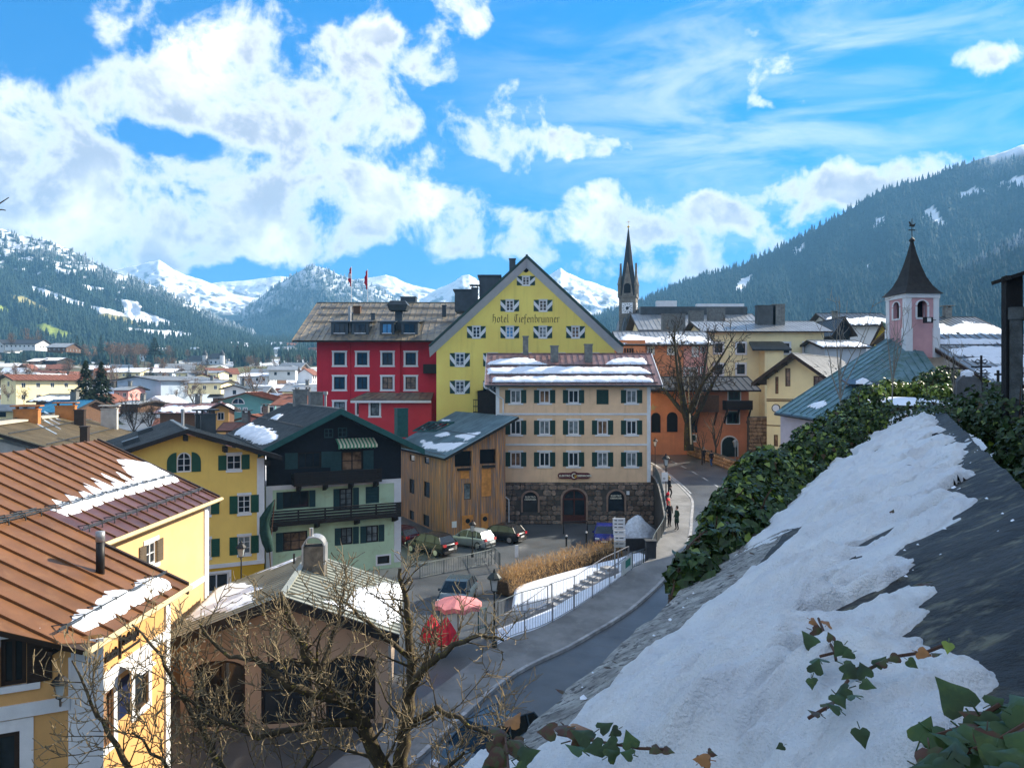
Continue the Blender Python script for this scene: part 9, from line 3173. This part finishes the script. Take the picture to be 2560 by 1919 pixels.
def leaf_cloud(key, blobs, n, size, seed, mats, mix=(.12, .0), flat=.4):
 """scatter ivy leaves through ellipsoids given as px, py, depth, radius px"""
 rs = np.random.RandomState(seed)
 wts = np.array([q[3] ** 2 / q[2] ** .0 for q in blobs], float); wts /= wts.sum()
 Vs = [[], [], []]; Qs = [[], [], []]
 k6 = np.array([(0, -.1), (.5, .08), (.3, .55), (0, 1.0), (-.3, .55), (-.5, .08)])
 for bi, (px, py, d, rp) in enumerate(blobs):
  m = int(n * wts[bi])
  c = np.array(at(px, py, d)); r = rp * d / F
  u = rs.randn(m, 3); u /= np.linalg.norm(u, axis=1)[:, None]
  rad = r * (.45 + .6 * rs.rand(m) ** .5)
  P = c + u * rad[:, None] * np.array((1, 1.15, 1))
  nrm = u * .8 + rs.randn(m, 3) * .55 + np.array((0, -.25, .35)); nrm /= np.linalg.norm(nrm, axis=1)[:, None]
  down = np.tile(np.array((0, 0, -1.0)), (m, 1)) + rs.randn(m, 3) * .7
  ax = down - nrm * (down * nrm).sum(1)[:, None]; ax /= np.linalg.norm(ax, axis=1)[:, None] + 1e-6
  sd = np.cross(nrm, ax)
  sz = size * (.55 + .8 * rs.rand(m))
  which = np.where(rs.rand(m) < mix[0], 1, np.where(rs.rand(m) < mix[1], 2, 0))
  for w in range(3):
   s = which == w
   if not s.any(): continue
   mm = s.sum()
   cup = np.array([0, .12, .06, -.15, .06, .12])
   L = P[s][:, None, :] + (sd[s][:, None, :] * k6[None, :, 0:1] + ax[s][:, None, :] * k6[None, :, 1:2] + nrm[s][:, None, :] * cup[None, :, None]) * sz[s][:, None, None]
   off = sum(len(a) for a in Vs[w])
   b0 = off + np.arange(mm)[:, None] * 6
   Vs[w].append(L.reshape(-1, 3)); Qs[w].append(np.concatenate([b0 + np.array([0, 1, 2, 3]), b0 + np.array([0, 3, 4, 5])]))
 out = []
 for w in range(3):
  if Vs[w]: out.append((np.concatenate(Vs[w]), np.concatenate(Qs[w]), mats[w]))
 return out
def ivy_thing(label, blobs, n, size, seed, mix, base, stems=14):
 t = thing('ivy_bush', label, 'ivy', T(base))
 for V, Q, m in leaf_cloud('x', blobs, n, size, seed, (M_IVY, M_IVYL, M_IVYR), mix):
  o = link('foliage', np_mesh('foliage', V - np.array(base), Q, m), t, T(base)); o['kind'] = 'stuff'
 rr = random.Random(seed)
 b = MB()
 for i in range(stems):
  q = rr.choice(blobs); r = q[3] * q[2] / F
  p = at(*q[:3]) + rvec(rr) * r * .5
  b.tube(branch_pts(p, rvec(rr) + Vector((0, -.2, .5)), r * 1.5, rr, 5, .35, .05), [.007, .006, .006, .005, .004, .003], 4)
 b.buildw('stems', M_STEM, t)
 return t
ivy_thing('dense dark ivy bush climbing over the outer side of the wall', [(1725, 1470, 3.4, 22), (1750, 1420, 3.6, 34), (1778, 1365, 3.9, 45), (1802, 1310, 4.3, 52), (1842, 1268, 4.7, 60), (1850, 1330, 4.3, 50), (1872, 1228, 5.2, 60), (1912, 1195, 5.8, 70), (1900, 1270, 4.9, 60), (1962, 1192, 6.3, 60), (1960, 1235, 5.6, 55), (2002, 1152, 7, 56), (2032, 1108, 7.8, 52), (2060, 1140, 7, 58), (2082, 1072, 8.6, 48), (2110, 1095, 8, 52), (2132, 1032, 9.4, 40), (2160, 992, 10, 30), (2172, 1052, 9, 42), (2010, 1200, 6.2, 50), (2200, 1010, 10, 26)],
   21000, .042, 1, (.24, .02), wp(-1.2, 6), 20)
def wpx(c, d, up, r):
 p = wp(c, d, up)
 return (CX + p.x * F / d, CY - p.z * F / d, d, r * F / d)
ivy_thing('low ivy fringe creeping over the outer wall edge', [wpx(-.93 + .05 * sin(d * 3), d, .02, .13 + .03 * sin(d * 5)) for d in np.arange(3.3, 11.5, .28)] + [wpx(-.82, d, .03, .10) for d in np.arange(6.2, 11.5, .3)], 5200, .045, 11, (.04, .03), wp(-.95, 5), 12)
ivy_thing('sunlit yellow-green ivy shoots at the road side of the bush', [(1856, 1186, 6.2, 26), (1882, 1165, 6.4, 32), (1916, 1142, 6.8, 28), (1962, 1155, 6.8, 26), (1836, 1222, 5.8, 22)], 1300, .06, 2, (.62, 0), wp(-1.5, 6.5), 8)  # sunlight put into the leaf colour by a high share of pale leaves
ivy_thing('dark ivy carpet on the inner side of the wall', [(2290, 1060, 9.0, 55), (2350, 1075, 8.0, 70), (2420, 1085, 7.2, 70), (2490, 1060, 6.8, 75), (2555, 1070, 6.4, 90), (2470, 1010, 8.4, 60), (2390, 1040, 8.8, 55), (2600, 1130, 5.6, 90), (2230, 1050, 9.6, 40), (2330, 1020, 9.6, 40), (2540, 1150, 5.8, 40), (2640, 1250, 4.6, 120), (2620, 1400, 3.4, 110)], 9000, .045, 3, (.015, .02), wp(.6, 8), 10)
ivy_thing('low sunlit evergreen hedge in the churchyard', [(2220, 972, 16, 26), (2255, 975, 16, 24), (2290, 970, 16, 22), (2190, 982, 15, 20), (2340, 992, 15, 30), (2370, 985, 15, 26), (2425, 968, 17, 28), (2450, 975, 17, 30), (2500, 980, 17, 26)], 3200, .075, 4, (.75, 0), Vector((9, 16, -1)), 4)
ivy_thing('round dark evergreen shrub by the gravestones', [(2320, 968, 16.5, 40), (2360, 958, 16.5, 44), (2395, 962, 17, 38), (2300, 985, 16, 26)], 2600, .07, 5, (.18, 0), Vector((9.5, 16.5, -1)), 4)
# churchyard snow, graves and crosses
def yard_snow(label, c, rx, ry, seed):
 V, Q = [], []
 n = 24
 for j in range(7):
  r = j / 6
  for i in range(n):
   a = 2 * pi * i / n
   k = 1 + .25 * sin(2 * a + seed) + .12 * sin(5 * a)
   V.append((c.x + rx * r * k * cos(a), c.y + ry * r * k * sin(a), c.z + .12 * (1 - r ** 3)))
 for j in range(6):
  for i in range(n):
   i2 = (i + 1) % n
   Q.append((j * n + i, (j + 1) * n + i, (j + 1) * n + i2, j * n + i2))
 tag(link('snow', np_mesh('snow', V, Q, M_SNOW, True)), label, 'snow', kind='stuff')
yard_snow('bright snow patch in front of the churchyard hedge', Vector((7.1, 14.0, -.36)), .55, 1.6, 1)
b = MB()
b.lathe([(.9, -.8), (.7, -.42), (.2, -.38)], 16, M=T(7.4, 14.2, 0)); o = b.build('mound', M_EARTH); o['kind'] = 'structure'; o['label'] = 'small earth mound in the churchyard'
M_GRAVE = mat('grey_gravestone', (.10, .105, .11), .8, .3, 5, .3, 30)
for i, (px, yb, yt, d, w) in enumerate(((2418, 1000, 938, 12, .2), (2453, 1005, 955, 12.5, .14), (2497, 1020, 955, 9.5, .15))):
 bs, tp = at(px, yb + 40, d), at(px, yt, d)
 g = thing('gravestone', ['grey gravestone with snow cap left of the iron cross', 'narrow stone base below the iron grave cross', 'dark bluish gravestone nearest the wooden cross'][i], 'gravestone', T(bs))
 b = MB(); H = tp.z - bs.z
 b.prism([(-w, 0), (w, 0), (w * .85, H * .85), (w * .4, H), (-w * .4, H), (-w * .85, H * .85)], .16, 'y', o=-.08); b.build('slab', M_GRAVE, g, T(bs) @ RZ(-10))
 if i == 0:
  yc = MB(); yc.lathe([(w * .5, H - .02), (w * .45, H + .05), (.02, H + .09)], 8); yc.build('snow_cap', M_SNOW, g, T(bs))
for i, (px, yb, yt, d) in enumerate(((2453, 990, 888, 12.4), (2495, 962, 925, 10), (2384, 1000, 890, 11))):
 bs = at(px, yb, d); H = at(px, yt, d).z - bs.z
 g = thing('grave_cross', ['ornate black iron grave cross', 'small iron cross on the dark gravestone', 'thin leafless rod cross left of the gravestones'][i], 'cross', T(bs))
 b = MB(); b.tube([(0, 0, -.1), (0, 0, H)], .012 if i == 2 else .018, 5); b.tube([(-H * .22, 0, H * .72), (H * .22, 0, H * .72)], .014, 5)
 if i == 0:
  for s in (-1, 1):
   for z in (.45, .6, .85):
    b.tube([(0, 0, H * z), (s * .06, 0, H * (z + .05)), (s * .09, 0, H * z), (s * .05, 0, H * (z - .05)), (0, 0, H * (z - .02))], .01, 4)
 b.build('cross_bars', M_BLACK, g, T(bs) @ RZ(-15))
# weathered wooden grave cross with roof at the right edge
M_OLDW = mat('weathered_grey_oak', (.075, .085, .085), .85, .5, 8, .6, 50, streak=.5)
M_BLKW = mat('black_tarred_oak', (.008, .009, .010), .8, .3, 8, .5, 40)
q = at(2530, 1040, 6.4)
g = thing('wooden_cross', 'tall weathered wooden grave cross at the right edge', 'cross', T(q))
H = at(2530, 690, 6.4).z - q.z
b = MB(); b.box(-.062, -.05, -.5, .062, .05, H); b.build('post', M_BLKW, g, T(q) @ RZ(-12))
b = MB(); b.box(-.04, -.09, -.1, .04, -.052, at(2530, 795, 6.4).z - q.z); b.build('batten', M_OLDW, g, T(q) @ RZ(-12))
b = MB(); z = at(2530, 785, 6.4).z - q.z; b.box(-.05, -.1, z - .05, .6, .05, z + .05); b.build('arm', M_OLDW, g, T(q) @ RZ(-12))
b = MB(); b.box(.10, -.04, -.5, .5, .02, z + .3); b.build('back_board', M_BLKW, g, T(q) @ RZ(-12))
b = MB(); b.add([(-.05, -.15, H * .99), (.4, -.15, H * 1.12), (.4, .2, H * 1.12), (-.05, .2, H * .99)], [(0, 1, 2, 3)]); b.slab([(-.08, -.18, H * .985), (.42, -.18, H * 1.13), (.42, .22, H * 1.13), (-.08, .22, H * .985)], .03); b.build('roof_board', M_BLKW, g, T(q) @ RZ(-12))
# single ivy sprigs lying on the snow, leaf by leaf
def leaf_mesh(m, seed):
 rr = random.Random(seed)
 b = MB()
 pts = [(x * rr.uniform(.92, 1.08), y, 0) for x, y in LEAF2D]
 cen = [(0, .35, .03)]
 vs = [(x * rr.uniform(.95, 1.05), y, -.28 * abs(x) ** 1.2 - .16 * y * y + .04 * sin(y * 9) + rr.uniform(-.03, .03)) for x, y, _ in pts] + [(0, .3, .05)]
 n = len(pts)
 b.add(vs, [(i, (i + 1) % n, n) for i in range(n)])
 b.tube([(0, -.05, .0), (0, -.45, -.06)], .03, 4)
 return b.mesh('leaf', m, True)
LV = {k: [leaf_mesh(m, s) for s in (1, 2, 3)] for k, m in (('g', M_IVY), ('r', M_IVYR), ('o', M_IVYO), ('y', M_IVYL))}
def sprig(label, leaves, stem=None, seed=0):
 """leaves: (px, py, lift, size px, kind, tilt)"""
 rr = random.Random(seed)
 P0 = None
 items = []
 for px, py, lift, sp, kind in leaves:
  c, d = plane_cd([(px, py)])[0]
  d = d * (1 - .20 - lift * .9)
  p = at(px, py, d)
  items.append((p, sp * d / F, kind))
 t = thing('ivy_sprig', label, 'ivy sprig', T(items[0][0]))
 for p, s, kind in items:
  face = (-p).normalized()
  nrm = (face * rr.uniform(.25, .9) + Vector((0, 0, .7)) + rvec(rr) * .45).normalized()
  ax = rvec(rr); ax = (ax - nrm * ax.dot(nrm)).normalized()
  sd = ax.cross(nrm)
  Mx = Matrix(((*sd, 0), (*ax, 0), (*nrm, 0), (0, 0, 0, 1))).transposed()
  link('leaf', rr.choice(LV[kind]), t, T(p) @ Mx @ Matrix.Scale(s, 4))
 if stem:
  b = MB()
  for pl in stem:
   pts = []
   for px, py, lift in pl:
    c, d = plane_cd([(px, py)])[0]; pts.append(at(px, py, d * (1 - .19 - lift * .9)))
   b.tube(pts, .0022, 5)
  b.buildw('stem', M_STEM, t)
 return t
sprig('upright ivy sprig with orange tips standing in the snow', [(2028, 1549, .06, 24, 'o'), (2067, 1560, .06, 30, 'o'), (2032, 1575, .05, 38, 'r'), (2040, 1615, .04, 50, 'g'), (2050, 1650, .03, 48, 'g'), (2035, 1678, .02, 40, 'g'), (2028, 1695, .01, 30, 'g'), (2110, 1612, .05, 44, 'g'), (2080, 1600, .05, 24, 'r'), (2130, 1630, .03, 30, 'g')],
  [[(2046, 1545, .07), (2060, 1580, .05), (2085, 1625, .03), (2090, 1650, .01)], [(2090, 1630, .03), (2050, 1640, .03)]], 1)
sprig('trailing ivy sprig running towards the bare concrete', [(2110, 1660, .03, 46, 'g'), (2140, 1670, .03, 48, 'g'), (2165, 1690, .03, 44, 'g'), (2190, 1660, .03, 36, 'g'), (2215, 1655, .03, 30, 'r'), (2245, 1640, .03, 30, 'r'), (2270, 1650, .03, 28, 'g'), (2295, 1628, .03, 34, 'o'), (2330, 1635, .03, 26, 'r'), (2372, 1606, .03, 30, 'y'), (2120, 1720, .02, 46, 'g'), (2090, 1735, .02, 44, 'g'), (2140, 1740, .02, 42, 'g'), (2070, 1765, .02, 40, 'r'), (2050, 1785, .01, 34, 'r'), (2100, 1775, .01, 36, 'g'), (2155, 1705, .03, 36, 'g')],
  [[(2100, 1670, .02), (2170, 1672, .03), (2240, 1640, .03), (2320, 1628, .03), (2370, 1608, .03)], [(2120, 1700, .02), (2080, 1760, .015), (2020, 1795, .0)]], 2)
sprig('red and green ivy sprig at the snow edge near the road', [(1385, 1825, .06, 52, 'r'), (1410, 1812, .07, 60, 'r'), (1440, 1815, .06, 54, 'o'), (1430, 1850, .05, 64, 'r'), (1475, 1845, .04, 58, 'g'), (1505, 1862, .03, 52, 'g'), (1540, 1860, .03, 50, 'g'), (1580, 1865, .03, 44, 'g'), (1500, 1820, .04, 40, 'g'), (1455, 1875, .03, 50, 'g'), (1580, 1885, .02, 36, 'g'), (1630, 1868, .01, 34, 'r'), (1660, 1872, .01, 28, 'r'), (1545, 1822, .03, 30, 'g'), (1520, 1890, .02, 40, 'g')],
  [[(1395, 1835, .05), (1480, 1850, .04), (1600, 1870, .02), (1670, 1872, .0)]], 3)
sprig('dark purple ivy sprig at the lower edge beside the parked car', [(1250, 1820, .09, 52, 'r'), (1275, 1812, .1, 46, 'o'), (1235, 1850, .09, 60, 'r'), (1280, 1850, .08, 56, 'r'), (1260, 1885, .08, 60, 'r'), (1300, 1890, .07, 54, 'g'), (1235, 1905, .07, 56, 'g'), (1290, 1915, .06, 50, 'g'), (1310, 1860, .07, 44, 'r')],
  [[(1262, 1830, .09), (1268, 1880, .08), (1272, 1935, .05)]], 4)
sprig('lone orange ivy shoot at the bottom edge of the snow', [(1772, 1898, .05, 40, 'o'), (1748, 1905, .04, 26, 'o'), (1775, 1880, .05, 22, 'r')], [[(1774, 1872, .05), (1770, 1915, .03), (1770, 1960, .0)], [(1770, 1925, .03), (1745, 1890, .04)]], 5)
sprig('single fallen green leaf on the snow', [(2150, 1822, .01, 46, 'g'), (1958, 1862, .005, 22, 'g')], None, 6)
rr_ = random.Random(12)
big = []
for i in range(120):
 px = rr_.uniform(2290, 2590); py = rr_.uniform(1725, 1940)
 if (px - 2290) * .75 + (py - 1725) < 170: continue
 big.append((px, py, rr_.uniform(.0, .12), rr_.uniform(48, 84), 'g' if rr_.random() < .9 else 'r'))
big += [(2330, 1830, .05, 80, 'g'), (2300, 1850, .04, 70, 'g'), (2410, 1765, .08, 95, 'g'), (2450, 1790, .09, 90, 'g')]
sprig('dark ivy mass with large leaves in the lower right corner', big, [[(2300, 1850, .03), (2400, 1820, .08), (2500, 1760, .1)], [(2340, 1900, .05), (2480, 1860, .1), (2580, 1800, .12)]], 7)
# debris lying on the snow: dead leaves and bits
rr_ = random.Random(15)
for i in range(34):
 px, py = rr_.choice([(1430, 1760), (1560, 1720), (1640, 1800), (1700, 1790), (2090, 1200), (2170, 1330), (2240, 1190), (2300, 1140), (1880, 1420), (1980, 1350), (1760, 1690), (2300, 1180), (2350, 1560), (1820, 1700)])
 px += rr_.gauss(0, 45); py += rr_.gauss(0, 25)
 c, d = plane_cd([(px, py)])[0]
 if not (-.9 < c < .2 and 1.3 < d < 11): continue
 p = wp(c, d, .045)
 s = rr_.uniform(.010, .022)
 M = T(p) @ RZ(rr_.uniform(0, 360)) @ RX(rr_.uniform(-30, 30)) @ Matrix.Diagonal((s, s * 1.3, s, 1))
 o = link('dead_leaf', LV['r'][i % 3], None, M)
 tag(o, 'small dark dead leaf lying on the wall snow', 'leaf', 'dead leaves on the snow')
def vine():
 rr = random.Random(5)
 t = thing('hanging_vine', 'thin leafy vine shoot hanging over the road', 'vine', T(at(1665, 1530, 3.1)))
 pts = [(1762, 1328, 3.6), (1735, 1350, 3.5), (1705, 1390, 3.4), (1690, 1430, 3.3), (1684, 1470, 3.2), (1672, 1510, 3.1), (1662, 1540, 3.1)]
 P = [at(*p) for p in pts]
 b = MB(); b.tube(P, .004, 5); b.buildw('stem', M_STEM, t)
 for i in range(26):
  s = rr.random() * (len(P) - 1.01); k = int(s)
  p = P[k].lerp(P[k + 1], s - k) + rvec(rr) * .012
  nrm = (rvec(rr) + Vector((0, -.6, .2))).normalized(); ax = (rvec(rr) + Vector((0, 0, -.4))); ax = (ax - nrm * ax.dot(nrm)).normalized(); sd = ax.cross(nrm)
  Mx = Matrix(((*sd, 0), (*ax, 0), (*nrm, 0), (0, 0, 0, 1))).transposed()
  link('leaf', LV['r' if i % 3 else 'g'][i % 3], t, T(p) @ Mx @ Matrix.Scale(rr.uniform(.014, .03), 4))
vine()
# bare saplings in front of the chapel and one twig tip at the left edge
sap = bare_tree_mesh(31, 2.6, .5, mat('pale_sapling_bark', (.22, .2, .17), .8, .3, 6), mat('pale_sapling_twigs', (.30, .27, .23), .8, .3, 6), 1.6, .3, 2, .02, .006)
put_tree('sapling', 'pale bare sapling in front of the chapel roof', 'sapling', sap, at(2228, 1010, 12), .62, 0)
put_tree('sapling', 'cluster of pale bare twigs left of the chapel roof', 'sapling', sap, at(2105, 1060, 11), .75, 70)
put_tree('sapling', 'thin bare shoot beside the gravestone', 'sapling', sap, at(2385, 1005, 11), .4, 200)
tw = thing('bare_tree', 'dark twig tip reaching in at the left edge against the sky', 'tree', T(-7, 6, -13.4))
b = MB(); b.tube([(-7, 6, -13.6), (-6.9, 6, -6), (-6.6, 5.8, -1), (-5.4, 5.3, .6), at(-700, 700, 5), at(-300, 640, 5), at(-80, 560, 5)], [.16, .12, .07, .03, .018, .011, .008], 6); b.tube([at(-80, 560, 5), at(-10, 515, 5), at(22, 494, 5)], [.008, .005, .003], 5); b.tube([at(-60, 530, 5), at(5, 524, 5), at(14, 526, 5)], [.005, .004, .003], 5); b.buildw('trunk', M_TWIGD, tw)
# ------------------------------------------------------------------ unseen church buildings added outside the frame to shade the road and wall
def shade_church(label, x0, x1, d0, d1, ze, zr, z0=-1.2):
 M = T(x0, d0, z0)
 t = thing('church', label, 'church', M)  # unseen building, added for the shade it casts
 W, L = x1 - x0, d1 - d0
 for mm, w in ((M, W),):
  sl = (zr - ze) / (W / 2)
  clip = [(-sl, 1, zr - z0 - sl * W / 2), (sl, 1, zr - z0 + sl * W / 2)]
  plain_wall(t, M, W, zr - z0, M_WPLAST, clip)
  plain_wall(t, M @ T(W, L, 0) @ RZ(180), W, zr - z0, M_WPLAST, clip)
 Mr, Mb, Ml = sides(M, W, L)
 for mm in (Mr, Ml):
  f = Facade(t, mm, L, ze - z0, M_WPLAST)
  n = int(L / 6)
  for i in range(n): f.win_l(L * (i + .5) / n, (ze - z0) * .35, 1.4, (ze - z0) * .45, dict(frame=M_DKWOOD, fw=.1, nv=1, nh=3, arch=.7))
  f.done()
 roof_y(t, M, -.6, W + .6, -.6, L + .6, ze - z0 - .3, ze - z0 - .3, zr - z0, W / 2, .25, M_DKWOOD, M_CORR, 1.2)
shade_church('unseen parish church nave added beyond the right edge to shade the road', 47.5, 65, 18, 67, 16, 29, -2)
shade_church('unseen chapel-like block added beyond the right edge to shade the wall', 13.4, 20, -10, 17.6, 6.8, 10.6)
